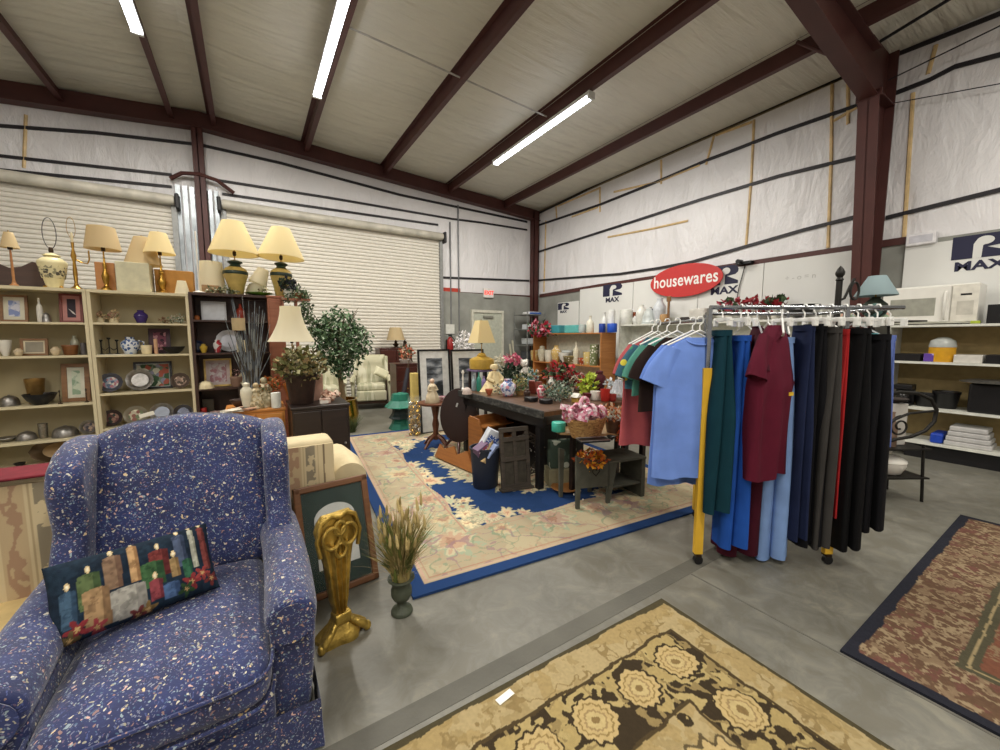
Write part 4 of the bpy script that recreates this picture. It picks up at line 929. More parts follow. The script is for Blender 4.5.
pp = [(111.5, 27, zm[2], 'blue floral decorative plate at the left of the third shelf', spots('#8f98a8', ['#a8707a', '#4f5f7a', '#c8c4b8'], 40, thr=.6), M('#51525c', .35, .3)),
      (141, 29, zm[2], 'shiny silver fluted platter on the third shelf', m_silver, m_silver),
      (181, 20, zm[2], 'brown floral decorative plate at the right end of the third shelf', spots('#8a7468', ['#4d4238', '#b8a090'], 40, thr=.6), M('#5d5048', .35, .3)),
      (113, 23, zm[3], 'dark red floral plate at the left of the fourth shelf', spots('#5d3a3a', ['#8a6a5c', '#2f3a34', '#a88a78'], 35, thr=.6), M('#43393a', .3, .3)),
      (137, 25, zm[3], 'cream and green floral plate next to the dark red floral plate', spots('#b8b09a', ['#6d7a5c', '#8a5a50', '#d8d0b8'], 30, thr=.6), M('#8a8474', .3, .3)),
      (163, 25, zm[3], 'polished silver plate on the fourth shelf', M('#7d828c', .4, .8), m_silver),
      (184, 20, zm[3], 'dark pewter plate at the right end of the fourth shelf', M('#4a4c56', .25, .8), M('#5c5c64', .3, .8))]
for i, (px, d_, lv, lab, m1, m2) in enumerate(pp): p = onl(px, lv, YS+.12+.02*(i % 2)); plate(lab, p, d_*S_(px), m1, m2)
F_('black framed colourful garden print behind the silver platter', 135, 173.5, 361, 388, zm[2], m_black, M('#9fa8a4', .6), spots('#6d8070', ['#a85a4a', '#3d5a40', '#c8c8b8', '#8a8aa0'], 22, thr=.7), Y=YS+.24, mw=.008)
# dark unit
F_('white paper certificate leaning on the top row of the dark bookcase', 202, 227, 301, 320, zd[0], M('#b9b8b8', .6), M('#b4b6ba', .6), M('#c4c6ca', .6), b=.004, mw=.012)
V_('amber_bottle', 'small amber and red glass bottle right of the certificate', 'bottle', 241, 9, 17, zd[0], 'bottle', M('#8a2f1c', .3))
V_('orange_trinket', 'small orange trinket left of the certificate', 'ornament', 197, 6, 5, zd[0], 'jar', M('#a8602c', .5))
p = onl(198, zd[1]); plate('dark blue plate in the left corner of the dark bookcase', p, 15*S_(198), M('#26304a', .3), M('#2c3654', .3))
V_('yellow_bird', 'small yellow glass hen on the second shelf of the dark bookcase', 'ornament', 204, 8, 9, zd[1], 'ginger', M('#b89a3a', .35), Y=YS+.06)
V_('snowman_mug', 'red and white ceramic santa jar left of the big silver plate', 'jar', 218, 9, 13, zd[1], 'ginger', spots('#c8c4c0', ['#a83038', '#c8c4c0', '#b84a4a'], 22, thr=.7), Y=YS+.07)
p = onl(230, zd[1], YS+.2); plate('big scalloped white and silver plate on the dark bookcase', p, 27*S_(230), M('#b4b4bc', .3, .2), M('#c4c4c8', .35, .1))
boxy('cream_plaque', 'small cream plaque leaning right of the big white plate', 'plaque', onl(242, zd[1], YS+.07), (.09, .02, .13), m_creamc, rot=(-.1, 0, 0))
V_('seashell', 'cream fan shaped seashell on the third shelf of the dark bookcase', 'shell', 206, 17, 8, zd[2], 'dome', m_creamc, Y=YS+.06, flute=.06)
F_('gold framed pink watercolour print on the dark bookcase', 205, 233, 358.5, 386, zd[2], m_goldf, M('#c4b4b0', .6), spots('#b8a0a4', ['#a87a80', '#c8c0c0'], 30, thr=.6), Y=YS+.22)
V_('pink_basket', 'small basket of pink rosebuds by the gold framed print', 'basket', 237, 13, 10, zd[2], 'basket', M('#9a7a68', .6), Y=YS+.1, extra=lambda t, w, h: MB().leaves((0, 0, h*1.2), (w*.5, w*.4, h*.7), 70, .02).build('rosebuds', spots('#b8807a', ['#d8b0a8', '#8a5a50'], 60, thr=.6), t).__setitem__('kind', 'stuff'))
p = onl(247, zd[2], YS+.09); plate('round white clock shaped plate at the right end of the third shelf', p, 17*S_(247), M('#c4c4b4', .5), M('#d4ccb0', .5))
boxy('standing_book', 'dark book standing on the fourth shelf of the dark bookcase', 'book', onl(209, zd[3]), (.1, .03, .16), M('#3a3226', .6)); V_('red_candle', 'small red candle on the fourth shelf of the dark bookcase', 'candle', 204, 7, 8, zd[3], 'cylinder', M('#9a2420', .4), Y=YS+.06)
V_('china_dish', 'small pink and white china dish at the front of the fourth shelf', 'dish', 216, 12, 5, zd[3], 'dish', M('#c8a8a0', .4), Y=YS+.05)
# ------------------------------------------------------------------ things on top of the cases
YT = YS+.13; ZT = 1.8325
def LP(label, px, yb, yb1, wb, ys0, ys1, w0, w1, prof, mbase, ms=None, Y=YT, zt=ZT, **k):
    p = sX(px, Y, zt); s = mpp(p); kk = mpp(p, True)/s; zb = H  # base sits on the case; heights from photograph rows
    return lamp(label, p, s, 0, 0, yb-yb1, wb, yb-ys0, yb-ys1, w0, w1, prof, mbase, ms, k=kk, **k)
LP('small candlestick lamp with tan shade at the left end of the cream bookcase top', 14.5, 285, 248, 10, 247, 232, 21, 10, 'stick', wood('#8a5a30', '#a87440'), m_shadet)
def urnface(t, s, sy): MB().lathe([(q*32*s/2*1.004, z*sy) for q, z in ((.78, 10), (.9, 17), (.95, 22))], seg=14).build('painted_band', spots('#cfc49a', ['#4a463c', '#8a8468', '#cfc49a'], 50, thr=.6), t, smooth=True)
t = LP('cream ginger jar lamp base with dark flower painting and bare wire harp', 55, 287, 252, 32, 250, 245, 0, 0, 'urn', M('#d8cda0', .3), shape=None, parts=urnface)
s_ = mpp(sX(55, YT, ZT)); MB().tube([(.5*14*s_*.68*math.cos(a)-0, 0, (54+15*math.sin(a))*s_) for a in [-PI/2+2*PI*i/20 for i in range(21)]], .003, 6).build('harp', M('#4a4a4a', .4, .8), t)
for s in (-1, 1): MB().ball((s*.05, -.03, .012), .014).build('foot', m_brass, t, smooth=True)
t = T('candelabra_lamp', 'brass candelabra lamp without shade, one curved arm, beside the ginger jar lamp', 'lamp', sX(77, YT, ZT))
s_ = mpp(t.location); MB().lathe([(.045, 0), (.045, .01), (.02, .03), (.012, .06), (.016, .15), (.01, .25), (.02, .3), (.008, .36), (.012, .42)], seg=16).build('base', m_brass, t, smooth=True)
MB().lathe([(.01, .42), (.009, .5), (0, .51)], seg=10).build('candle_socket', m_creamc, t); MB().tube([(0, 0, .28), (.04, 0, .25), (.085, 0, .24), (.1, 0, .28), (.1, 0, .36)], .006, 8).build('arm', m_brass, t, smooth=True)
MB().tube([(.028*math.cos(a), 0, .55+.09*math.sin(a)) for a in [-PI/2+2*PI*i/16 for i in range(17)]], .002, 5).build('harp', m_brass, t)
LP('brass column lamp with drum shaped tan shade in front of the brown box', 107, 287, 252, 13, 246.5, 225, 39, 29, 'turned', m_brass, m_shadet)
LP('brass table lamp with pale yellow shade over the cardboard box', 163, 290, 262, 15, 251, 231, 33, 17, 'turned', m_brass, m_shade)
# loose shades and boxes
def shade(label, px, yb, y1, w0, w1, ms, Y=YT, tilt=0, base=None, sq=False, z=None):
    p = sX(px, Y, ZT if z is None else z); s = mpp(p); k = mpp(p, True)
    h = (yb-y1)*s; pr_ = [(w0*k/2, 0), (w1*k/2, h), (w1*k/2-.004, h), (w0*k/2-.004, 0), (w0*k/2, 0)]
    o = MB().lathe(pr_, seg=4 if sq else 28, mx=Matrix.Rotation(PI/4, 4, 'Z') if sq else None).build('lamp_shade', ms, smooth=not sq, loc=p, rot=(0, math.radians(tilt), 0)); o.name = 'loose_shade'; return tag(o, label, 'lampshade')
shade('small cream lampshade standing on the cream bookcase near the dark one', 182.5, 290, 277, 16, 9, m_shadew, Y=YS+.07)
shade('white drum lampshade standing behind the left green and cream lamp', 213, 285, 253, 28, 23, m_shadew, Y=YS+.22, z=1.853)
p = sX(137, YT, ZT); s = mpp(p); o = boxy('cream_box_shade', 'large cream box shaped lampshade on the cream bookcase top', 'lampshade', p, (wpx(117, 150, YT), .22, 28*s), M('#c8c2a4', .8)); 
p = sX(105, YT, ZT); boxy('wooden_box', 'small brown wooden box behind the brass column lamp', 'box', (p.x, YT+.09, ZT), (wpx(95.5, 115, YT+.09), .08, 28*s), wood('#a87038', '#b87f46'))
p = sX(176, YS+.2, ZT); boxy('cardboard_box', 'low brown cardboard box behind the yellow shaded brass lamp', 'box', (p.x, YS+.24, ZT), (wpx(155, 193, YS+.22), .14, 25*s), M('#b3803f', .8))
p = sX(146, YS+.27, 0); boxy('cone_riser', 'pale crate behind the cream box shaped lampshade', 'box', (p.x, YS+.45, 1.2), (.35, .2, .75), m_cin) if 0 else None
p = sX(142, YS+.24, ZT); s = mpp(p); LP('wide beige coolie shade lamp behind the yellow shaded brass lamp', 146, 290, 264, 10, 262, 235, 40, 16, 'stick', m_brass, m_shadet, Y=YS+.23)
# dark curved headboard behind
pts = [(0, 264), (10, 268), (22, 267), (33, 262), (40, 264), (50, 274), (52, 287), (0, 287)]
P3 = [aY(a, b, YS+.5) for a, b in pts]; P3 = [P3[0]+Vector((-.5, 0, 0))]+P3[:-1]+[Vector((P3[-2].x, 0, .0)), Vector((P3[0].x-.5, 0, .0))]
tag(MB().prism([(q.x, q.z) for q in P3], YS+.48, YS+.51).build('headboard', wood('#33211a', '#4a3226')), 'dark wooden headboard with wavy top standing behind the left bookcase', 'headboard')
# top of the dark case
ZD = 1.853
t = T('candle_stand', 'tall thin white pole stand with round foot, at the left of the dark bookcase top', 'stand', sX(199.5, YS+.06, ZD)); s = mpp(t.location)
MB().lathe([(.055, 0), (.055, .006), (.01, .02)], seg=20).build('base', m_white, t, smooth=True); MB().tube([(0, 0, .01), (0, 0, 60*s)], .006).build('pole', m_white, t)
m_greenl = M('#26362a', .35, 0, .2, 20); m_urn = M('#b29a58', .4, 0, .15, 16)
def bands(t, s, sy):
    for (a, b_, w) in ((33*.0+.5, 0, 0),): pass
def glamp(label, px, yb, yb1, wb, ys0, ys1, w0, w1, Y, zt, tilt=0):
    p = sX(px, Y, zt); s = mpp(p); k = mpp(p, True)/s; t = T('table_lamp', label, 'lamp', p, rot=(0, math.radians(tilt), 0), group=None)
    hb = (yb-yb1)*s; r = wb*s*k/2
    MB().lathe([(r*.5, 0), (r*.55, .02*hb), (r*.72, .3*hb), (r*.95, .52*hb), (r, .58*hb)], seg=24).build('body', m_urn, t, smooth=True)
    MB().lathe([(r*1.0, .58*hb), (r*1.03, .6*hb), (r*1.03, .66*hb), (r, .68*hb)], seg=24).build('band', m_greenl, t, smooth=True)
    MB().lathe([(r, .68*hb), (r*.85, .76*hb), (r*.6, .8*hb)], seg=24).build('shoulder', m_urn, t, smooth=True)
    MB().lathe([(r*.6, .8*hb), (r*.45, .84*hb), (r*.4, .88*hb), (r*.62, .93*hb), (r*.6, .96*hb), (r*.25, 1.0*hb), (0, hb)], seg=24).build('cap', m_greenl, t, smooth=True)
    z0, z1 = (yb-ys0)*s, (yb-ys1)*s; MB().tube([(0, 0, hb*.98), (0, 0, z0+.06)], .006).build('stem', m_brass, t)
    MB().lathe([(.012, 0), (.018, .02), (.016, .045), (.01, .05)], (0, 0, z0-.02)).build('socket', m_bronze, t, smooth=True)
    r0, r1 = w0*s*k/2, w1*s*k/2
    MB().lathe([(r0, z0), (r0*.985, z0+.012), (r1, z1), (r1-.004, z1), (r0-.006, z0), (r0, z0)], seg=36).build('lamp_shade', m_shade, t, smooth=True)
    mb = MB()
    for q in range(3): mb.tube([(0, 0, z1-.01), (r1*math.cos(q*2.1), r1*math.sin(q*2.1), z1-.005)], .002, 5)
    mb.tube([(0, 0, z0+.04), (0, 0, z1+.0)], .004, 6); mb.build('shade_spider', m_brass, t)
    return t
glamp('larger green banded cream urn lamp with cream shade, on the dark bookcase', 237, 288, 254, 25, 248, 217, 52, 22, YS+.12, ZD)
glamp('green banded cream urn lamp tilted on the narrow red-brown cabinet', 281.5, 297, 263, 22, 259, 230, 48, 19, YS+.10, aY(283, 297, YS+.1).z, tilt=2)
p = sX(258, YS+.2, ZD); LP('white table lamp lying tilted behind the larger urn lamp', 252, 286, 268, 16, 272, 256, 20, 12, 'jug', m_shadew, m_shadew, Y=YS+.22, zt=ZD, tilt=22)
boxy('wooden_box', 'small wooden box on the dark bookcase, under the white drum shade', 'box', sX(211, YS+.1, ZD), (wpx(203, 220, YS+.1), .08, .085), wood('#8a6840', '#a88458'))
o = MB().lathe([(.02, 0), (.06, .01), (.13, .025), (.135, .03), (.06, .02), (0, .015)], seg=20, flute=.1).build('leaf_plate', M('#5f8a2f', .4), loc=sX(260, YS+.09, ZD), smooth=True); tag(o, 'bright green leaf shaped plate on the dark bookcase', 'plate')
g = MB().leaves((0, 0, .03), (.16, .08, .035), 130, .045, random.Random(3), shell=.0); o = g.build('leaf_garland', spots('#6d7250', ['#8a8a68', '#b8b098', '#4f5a38'], 30, thr=.6), loc=sX(222, YS+.06, ZD)); tag(o, 'dusty green leaf garland along the dark bookcase top', 'garland')
g = bouquet('flowers', 'cream dried flowers behind the green leaf plate', 'flowers', sX(262, YS+.2, ZD), .07, .06, 90, [M('#c8c0a0', .8), M('#8a7a5c', .8)], .035, seed=21)
# narrow red-brown cabinet carrying the tilted lamp
zt = aY(283, 297, YS+.1).z; t = T('narrow_cabinet', 'narrow red-brown wooden cabinet standing right of the dark bookcase', 'cabinet', sX(283, YS+.1, 0)); w = wpx(275.5, 291, YS)
t.location.z = 0; m_rb = wood('#8a5038', '#a0654a'); MB().bb(-w/2, w/2, -.12, .15, .0, zt-.025).build('carcass', m_rb, t, bevel=.004); MB().bb(-w/2-.01, w/2+.01, -.13, .16, zt-.025, zt-.0005).build('top', m_rb, t, bevel=.004)
MB().bb(-w/2+.02, w/2-.02, -.13, -.118, .9, zt-.06).build('door', m_rb, t, bevel=.003)
# potted dark flowers and wreath
p = sX(297, YS-.06, 0); zf = aY(297, 299, YS-.06).z
def pot_(t): MB().lathe([(.034, 0), (.05, .085), (.052, .1), (.046, .1), (.04, .03), (0, .03)], seg=18).build('pot', m_white, t, smooth=True)
shelf_z = zf-.002
t = T('plant_stand', 'slim wooden stand under the dark flowers, right of the narrow cabinet', 'stand', (p.x, YS-.06, 0)); MB().bb(-.08, .2, -.12, .06, shelf_z-.025, shelf_z-.001).build('top', m_rb, t)
for sx_ in (-1, 1):
    for sy_ in (-1, 1): MB().bb(sx_*.065-.01, sx_*.065+.01, sy_*.065-.01, sy_*.065+.01, 0, shelf_z-.025).build('leg', m_rb, t)
bouquet('potted_flowers', 'dark purple artificial flowers in a white cup, above the cream bell shade', 'flowers', (p.x, YS-.06, shelf_z), .095, .075, 170, [M('#1b1a2c', .7), M('#20301f', .7)], .045, base=pot_, h0=.07, seed=5)
t = T('trailing_ivy', 'trailing green ivy plant above and right of the cream bell shaped lampshade', 'plant', (p.x+.1, YS-.10, shelf_z))
MB().lathe([(.05, 0), (.07, .06), (.065, .06), (.045, .01), (0, .01)], seg=16).build('basket', M('#6d4a2c', .8), t, smooth=True)
mb = MB(); rd = random.Random(8); mb.leaves((0, 0, .06), (.11, .09, .08), 150, .045, rd, shell=0); mb.leaves((.05, -.07, -.1), (.07, .04, .18), 200, .045, rd, shell=0); mb.leaves((.1, -.04, -.25), (.05, .04, .14), 110, .045, rd, shell=0); mb.leaves((-.1, -.05, .0), (.08, .05, .05), 70, .04, rd, shell=0)
g = mb.build('leaves', spots('#35482c', ['#4f6540', '#2b3f24', '#7a8a68'], 30, thr=.6), t); g['kind'] = 'stuff'
# ------------------------------------------------------------------ cabinets between the bookcases and the tables
m_oak = wood('#a8672a', '#c4853e', .4); m_esp = wood('#1d1311', '#2a1d18', .4); m_wal = wood('#4a2615', '#6a3a20', .35); m_mah = wood('#34150f', '#4c2118', .3)
def chest(name, label, x0, x1, y0, y1, h, mat, drawers=0, cat='cabinet', top=.025, feet=0, knob=None, side_drawers=False, doors=0):
    t = T(name, label, cat, ((x0+x1)/2, (y0+y1)/2, 0)); w, d = x1-x0, y1-y0
    MB().bb(-w/2+.01, w/2-.01, -d/2+.01, d/2-.01, .06, h-top).build('carcass', mat, t, bevel=.004)
    MB().bb(-w/2, w/2, -d/2, d/2, h-top, h).build('top', mat, t, bevel=.006)
    MB().bb(-w/2+.03, w/2-.03, -d/2+.03, d/2-.03, 0, .06).build('plinth', mat, t)
    for i in range(drawers):
        z0 = .09+(h-top-.12)*i/drawers; z1 = .09+(h-top-.12)*(i+1)/drawers-.015
        f = MB().bb(-w/2+.03, w/2-.03, -d/2-.006, -d/2+.012, z0, z1).build('drawer', mat, t, bevel=.004)
        MB().ball((0, -d/2-.018, (z0+z1)/2), .014, 10, 6).build('knob', knob or m_brass, f, smooth=True)
    for i in range(doors):
        xx0 = -w/2+.02+(w-.04)*i/doors; xx1 = -w/2+.02+(w-.04)*(i+1)/doors-.008
        f = MB().bb(xx0, xx1, -d/2-.006, -d/2+.012, .1, h-top-.02).build('door', mat, t, bevel=.004)
        MB().ball((xx1-.03, -d/2-.018, h*.55), .012, 10, 6).build('knob', knob or m_brass, f, smooth=True)
    return t
zo, zd_ = .76, .80
a = aZ(232, 408, zo); b = aZ(289, 408, zo); chest('oak_cabinet', 'light oak cabinet behind the right wing of the navy armchair', a.x-.05, b.x-.02, a.y-.22, a.y+.22, zo, m_oak, 0, doors=2)
oy = a.y-.22
a = aZ(291, 409, zd_); b = aZ(347, 401, zd_); chest('espresso_dresser', 'black-brown dresser carrying the pot of autumn foliage', a.x+.0, b.x+.0, 3.74, 4.26, zd_, m_esp, 0, knob=m_silver, doors=2)
def tz(px, py, z=zo): return aZ(px, py, z)
def VZ(name, label, cat, px, py, w, h, z, prof, mat, **k):
    p = aZ(px, py, z+.001); return lth(name, label, cat, p, w*mpp(p, True), h*mpp(p), prof, mat, **k)
YO = 4.2
def on(px, z=zo, Y=YO): p = sX(px, Y, z+.0005); return p
def VO(name, label, cat, px, w, h, prof, mat, Y=YO, z=zo, **k): p = on(px, z, Y); return lth(name, label, cat, p, w*mpp(p, True), h*mpp(p), prof, mat, **k)
VO('ginger_jar', 'white lidded ginger jar on the oak cabinet', 'jar', 247.5, 13, 27, 'ginger', M('#cfc9b4', .35), Y=4.15)
VO('pillar_candle', 'short white pillar candle on the oak cabinet', 'candle', 276.5, 10, 15, 'cylinder', M('#dcdcd4', .5), Y=4.1)
def hen(t): pass
for i, (px, h, lab, m) in enumerate(((257, 26, 'cream ceramic shell cluster next to the ginger jar on the oak cabinet', '#b5a17c'), (265, 30, 'pale green and beige ceramic figure on the oak cabinet', '#a39a80'))):
    p = on(px, zo, 4.16+.05*i); figurine(lab, p, h*mpp(p), spots(m, ['#c9bda0', '#8a7f62'], 40, thr=.6), M(m, .5))
for i, (px, lab, c) in enumerate(((232, 'loose white papers stacked at the front of the oak cabinet', '#c8bfae'), (244, 'pinkish folded leaflet on the oak cabinet', '#c49a80'))):
    p = on(px, zo, 4.08+.05*i); mb = MB()
    for q in range(4): mb.box((.01*q, 0, .003+.005*q), (.17, .11, .003), (0, 0, .25*q+i))
    tag(mb.build('papers', M(c, .7), loc=p), lab, 'papers')
VO('dark_bowl', 'dark metal bowl behind the ginger jar on the oak cabinet', 'bowl', 240, 20, 8, 'bowl', M('#3c2c24', .4), Y=4.3)
p = on(271, zo, 4.24); bouquet('orange_flowers', 'spray of orange berries in a glass vase, behind the white pillar candle', 'flowers', p, .10, .09, 240, [M('#b5521f', .6), M('#8a5a2a', .7), M('#4d5a2c', .8)], .035, h0=.10, seed=31, base=lambda t: MB().lathe([(.04, 0), (.05, .03), (.035, .1), (.045, .13)], seg=14).build('vase', M('#8a8a7c', .2), t, smooth=True))
# bell shaded lamp and twigs
p = on(295, zo, 4.3); s = mpp(p); k = mpp(p, True)/s
lamp('orange-brown pottery lamp with cream bell shaped scalloped shade', p, s, 0, 0, 26, 22, 403-342, 403-308, 46, 20, 'urn', M('#9a5a24', .35, 0, .2, 12), m_shadew, 'bell', k=k)
for o in list(bpy.data.objects):
    pass
t = T('twig_vase', 'tall basket vase of dried blue-grey twigs in front of the dark bookcase', 'vase', sX(257, YS-.28, 0)); t.location.z = 0
s = mpp((t.location.x, YS-.28, 1.4)); m_twig = spots('#5c6268', ['#7a8288', '#4a4438', '#8a8f8c'], 40, thr=.6, stretch=(1, 1, .2))
MB().lathe([(.10, 0), (.12, .02), (.10, .5), (.12, .9), (.115, .9), (.09, .5), (0, .05)], seg=18).build('vase', M('#3a2a20', .8), t, smooth=True)
MB().lathe([(.055, .0), (.058, .12), (.05, .12)], (-.08, -.02, 1.47), 14).build('paper_band', M('#b09c78', .8), t, smooth=True)
rd = random.Random(2); mb = MB()
for i in range(52):
    a_ = rd.uniform(0, 6.28); sp = rd.uniform(.04, .2); h = rd.uniform(1.2, 1.82); mb.tube([(0+.04*math.cos(a_), .04*math.sin(a_), .7), (sp*.4*math.cos(a_), sp*.3*math.sin(a_), .8+.3*h/1.8), (sp*math.cos(a_), sp*.6*math.sin(a_), h)], [.008, .006, .002], 5)
g = mb.build('twigs', m_twig, t); g['kind'] = 'stuff'
# autumn pot on dresser
p = sX(302, 3.95, zd_+.0005); s = mpp(p)
bouquet('autumn_arrangement', 'big arrangement of brown and olive foliage in a dark brown pot on the dresser', 'flowers', p, .20, .17, 560, [spots('#4d4a24', ['#6d6a34', '#8a7448', '#33381c'], 30, thr=.6), spots('#6d5a34', ['#8a7a4c', '#4a4426', '#5d4a2c'], 30, thr=.6), M('#5a5a30', .8), M('#94906a', .8)], .06, h0=.17, seed=41,
        base=lambda t: MB().lathe([(.09, 0), (.095, .01), (.125, .24), (.135, .25), (.135, .27), (.12, .26), (.08, .03), (0, .03)], seg=24, flute=.02, fn=14).build('pot', M('#2a1a14', .6, 0, .3, 20, bump=.4), t, smooth=True))
p = sX(331, 3.95, zd_+.0005); mb = MB(); rd = random.Random(4)
for i in range(14): mb.box((rd.uniform(-.07, .07), rd.uniform(-.05, .05), .03+.012*(i % 5)), (.06, .05, .03), (rd.random(), rd.random(), rd.random()))
tag(mb.build('rock_cluster', spots('#a8806c', ['#c4a08c', '#8a6450', '#d8c4b0'], 30, thr=.6), loc=p), 'pinkish stone cluster ornament at the right end of the dresser top', 'ornament')
V = sX(318, 4.1, zd_+.0005); boxy('pink_box', 'upright dusty pink box on the dresser behind the stone cluster', 'box', V, (.09, .08, .25), M('#b08a78', .7))
V = sX(325, 3.86, zd_+.0005); boxy('china_block', 'small pink and white china ornament in front of the dusty pink box', 'ornament', V, (.09, .06, .045), spots('#c4a898', ['#d8cfc4', '#a87a68'], 30, thr=.6))
# ------------------------------------------------------------------ ficus in a brass pot
p = aZ(344, 414); p = Vector((sX(343, 6.3, 0).x, 6.3, 0)); t = T('ficus_tree', 'artificial ficus tree in a shiny brass pot, in front of the right roll-up door', 'plant', p); s = mpp(p)
MB().lathe([(.15, 0), (.19, .03), (.24, .24), (.21, .44), (.23, .47), (.205, .47), (.2, .35), (0, .35)], seg=24).build('pot', M('#b8953a', .15, .95), t, smooth=True)
MB().tube([(0, 0, .1), (.02, 0, .5), (-.02, .01, .9), (.01, 0, 1.25), (.0, 0, 1.6)], [.045, .04, .035, .025, .01], 10).build('trunk', M('#7d6b50', .8, 0, .2, 12), t, smooth=True)
mb = MB(); rd = random.Random(12)
for q in range(9): a_ = q*.8; mb.tube([(0, 0, 1.0+.05*q), (.18*math.cos(a_), .18*math.sin(a_), 1.2+.06*q), (.3*math.cos(a_), .3*math.sin(a_), 1.3+.07*q)], [.012, .008, .003], 5)
mb.build('branches', M('#5f4d38', .8), t)
mb = MB(); mb.leaves((0, 0, 1.36), (.38, .34, .50), 1500, .075, rd, shell=.1, up=-.4); mb.leaves((.22, 0, 1.35), (.26, .3, .3), 450, .075, rd, shell=.1, up=-.4); mb.leaves((-.2, 0, 1.5), (.2, .3, .25), 350, .075, rd, shell=.1, up=-.4); mb.leaves((0, -.05, .95), (.2, .2, .14), 160, .07, rd, shell=.1, up=-.4)
g = mb.build('leaves', spots('#2f4a2a', ['#45633a', '#24391f', '#64805a', '#8a9a80'], 22, thr=.6), t); g['kind'] = 'stuff'
p = Vector((sX(352, 6.0, 0).x, 6.0, 0)); g = grass(MB(), 140, .12, .3, .18, .05, .005); o = g.build('grass_clump', M('#4f5a34', .8), loc=p, ); tag(o, 'low artificial grass clump on the floor beside the brass pot', 'plant')
# ------------------------------------------------------------------ recliners
m_rec = spots('#b5b094', ['#c4c0a8', '#a09e82', '#b5b094'], 14, thr=.7, stretch=(1, .2, .2)); m_recw = wood('#3a2418', '#5a3a26')
def recliner(label, loc, rz=0):
    t = T('recliner', label, 'armchair', loc, rz, group=None)
    mb = MB()
    def bk_(u, v):
        a = 2*PI*u; w = .30*(1-.12*max(0, v-.8)*5*.4); z = .42+.62*v; k = max(0., 1-abs(2*v-1)**8)**.5
        return (w*sgn(math.cos(a), .35), .22+.16*v+(.075*(.35+.65*k)+.02*math.cos(v*PI*5)*.5)*sgn(math.sin(a), .8), z)
    mb.grid(bk_, 32, 24, closed_u=True); mb.f += [tuple(range(31, -1, -1)), tuple(23*32+k for k in range(32))]; mb.build('backrest', m_rec, t, smooth=True, merge=True)
    MB().box((0, -.08, .42), (.54, .56, .14)).build('seat_cushion', m_rec, t, bevel=.045, bseg=4)
    MB().box((0, -.39, .27), (.56, .07, .2)).build('footrest', m_rec, t, bevel=.03, bseg=4)
    MB().box((0, .0, .2), (.56, .6, .2)).build('base_frame', m_recw, t, bevel=.01)
    for s in (-1, 1):
        MB().prism([(.32, 1.02), (.22, 1.0), (.17, .9), (.16, .75), (.1, .62), (.36, .6)], s*.31-.035, s*.31+.035, 'yz').build('wing', m_rec, t, bevel=.02, bseg=3)
        MB().tube([(s*.34, .2, .6), (s*.345, -.1, .59), (s*.35, -.33, .57), (s*.35, -.40, .53)], [.045, .05, .05, .035], 10).build('arm', m_rec, t, smooth=True)
        MB().prism([(.22, .1), (-.36, .1), (-.37, .56), (.22, .58)], s*.345-.03, s*.345+.03, 'yz').build('side_panel', m_rec, t, bevel=.02, bseg=3)
        for y in (-.3, .28): MB().tube([(s*.3, y, 0), (s*.29, y, .12)], .022).build('leg', m_recw, t)
    return t
rc = recliner('cream plaid winged recliner beside the dark cabinet, in front of the roll-up door', sX(372, 8.1, 0), math.radians(-14))
pr2 = sX(326, 8.1, 0); recliner('cream plaid winged recliner half hidden behind the ficus pot and the autumn foliage', pr2, math.radians(-10))
o = pillow('throw_pillow', .30, .2, .045, lambda x, y: np.tile(LC('#cbc6a8'), (len(x), 1)), m_tap, 20, 16); o.location = Vector((rc.location.x+.2, 8.05, .68)); o.rotation_euler = (math.radians(62), .5, 0); tag(o, 'small cream cushion lying on the right arm of the whole recliner', 'cushion')
# ------------------------------------------------------------------ brown cabinet, lamp, nightstand
a = sX(381, 8.65, 0).x; chest('tall_cabinet', 'tall dark mahogany cabinet right of the cream recliner', a, a+.75, 8.65, 9.05, 1.17, m_mah, doors=2)
p = sX(396, 8.8, 1.171); s = mpp(p); lamp('small brown table lamp with tan shade on the tall mahogany cabinet', p, s, 0, 0, 8, 9, 7.5, 20, 18, 11, 'turned', m_bronze, m_shadet)
p = sX(405, 8.75, 1.171); figurine('small dark bronze statuette beside the tan shaded lamp', p, .2, m_bronze)
a = sX(397, 6.9, 0).x; b = sX(414, 6.9, 0).x; chest('nightstand', 'red-brown nightstand below the basket of copper flowers', a, b+.1, 6.9, 7.3, .93, m_mah, 3)
p = sX(406, 7.05, .9305); bouquet('copper_flowers', 'copper and cream flowers on a white doily on the nightstand', 'flowers', p, .14, .12, 170, [M('#a8583a', .7), M('#c49a80', .7), M('#3f4a30', .8)], .06, h0=.06, seed=51, base=lambda t: MB().lathe([(.09, 0), (.13, .07), (.12, .07), (0, .02)], seg=18).build('basket', M('#c8c0b8', .7), t, smooth=True))
t = T('folded_umbrella', 'black folded umbrella leaning against the nightstand', 'umbrella', (sX(399, 6.5, 0).x, 6.5, 0)); q = t.location
MB().tube([(0, 0, .01), (.06, .04, .2), (.26, .24, .85)], [.01, .05, .03], 12).build('canopy', M('#232028', .7), t, smooth=True); MB().tube([(.26, .24, .85), (.30, .28, 1.0), (.34, .28, 1.02), (.36, .28, .97)], .011, 8).build('handle', m_bronze, t, smooth=True)
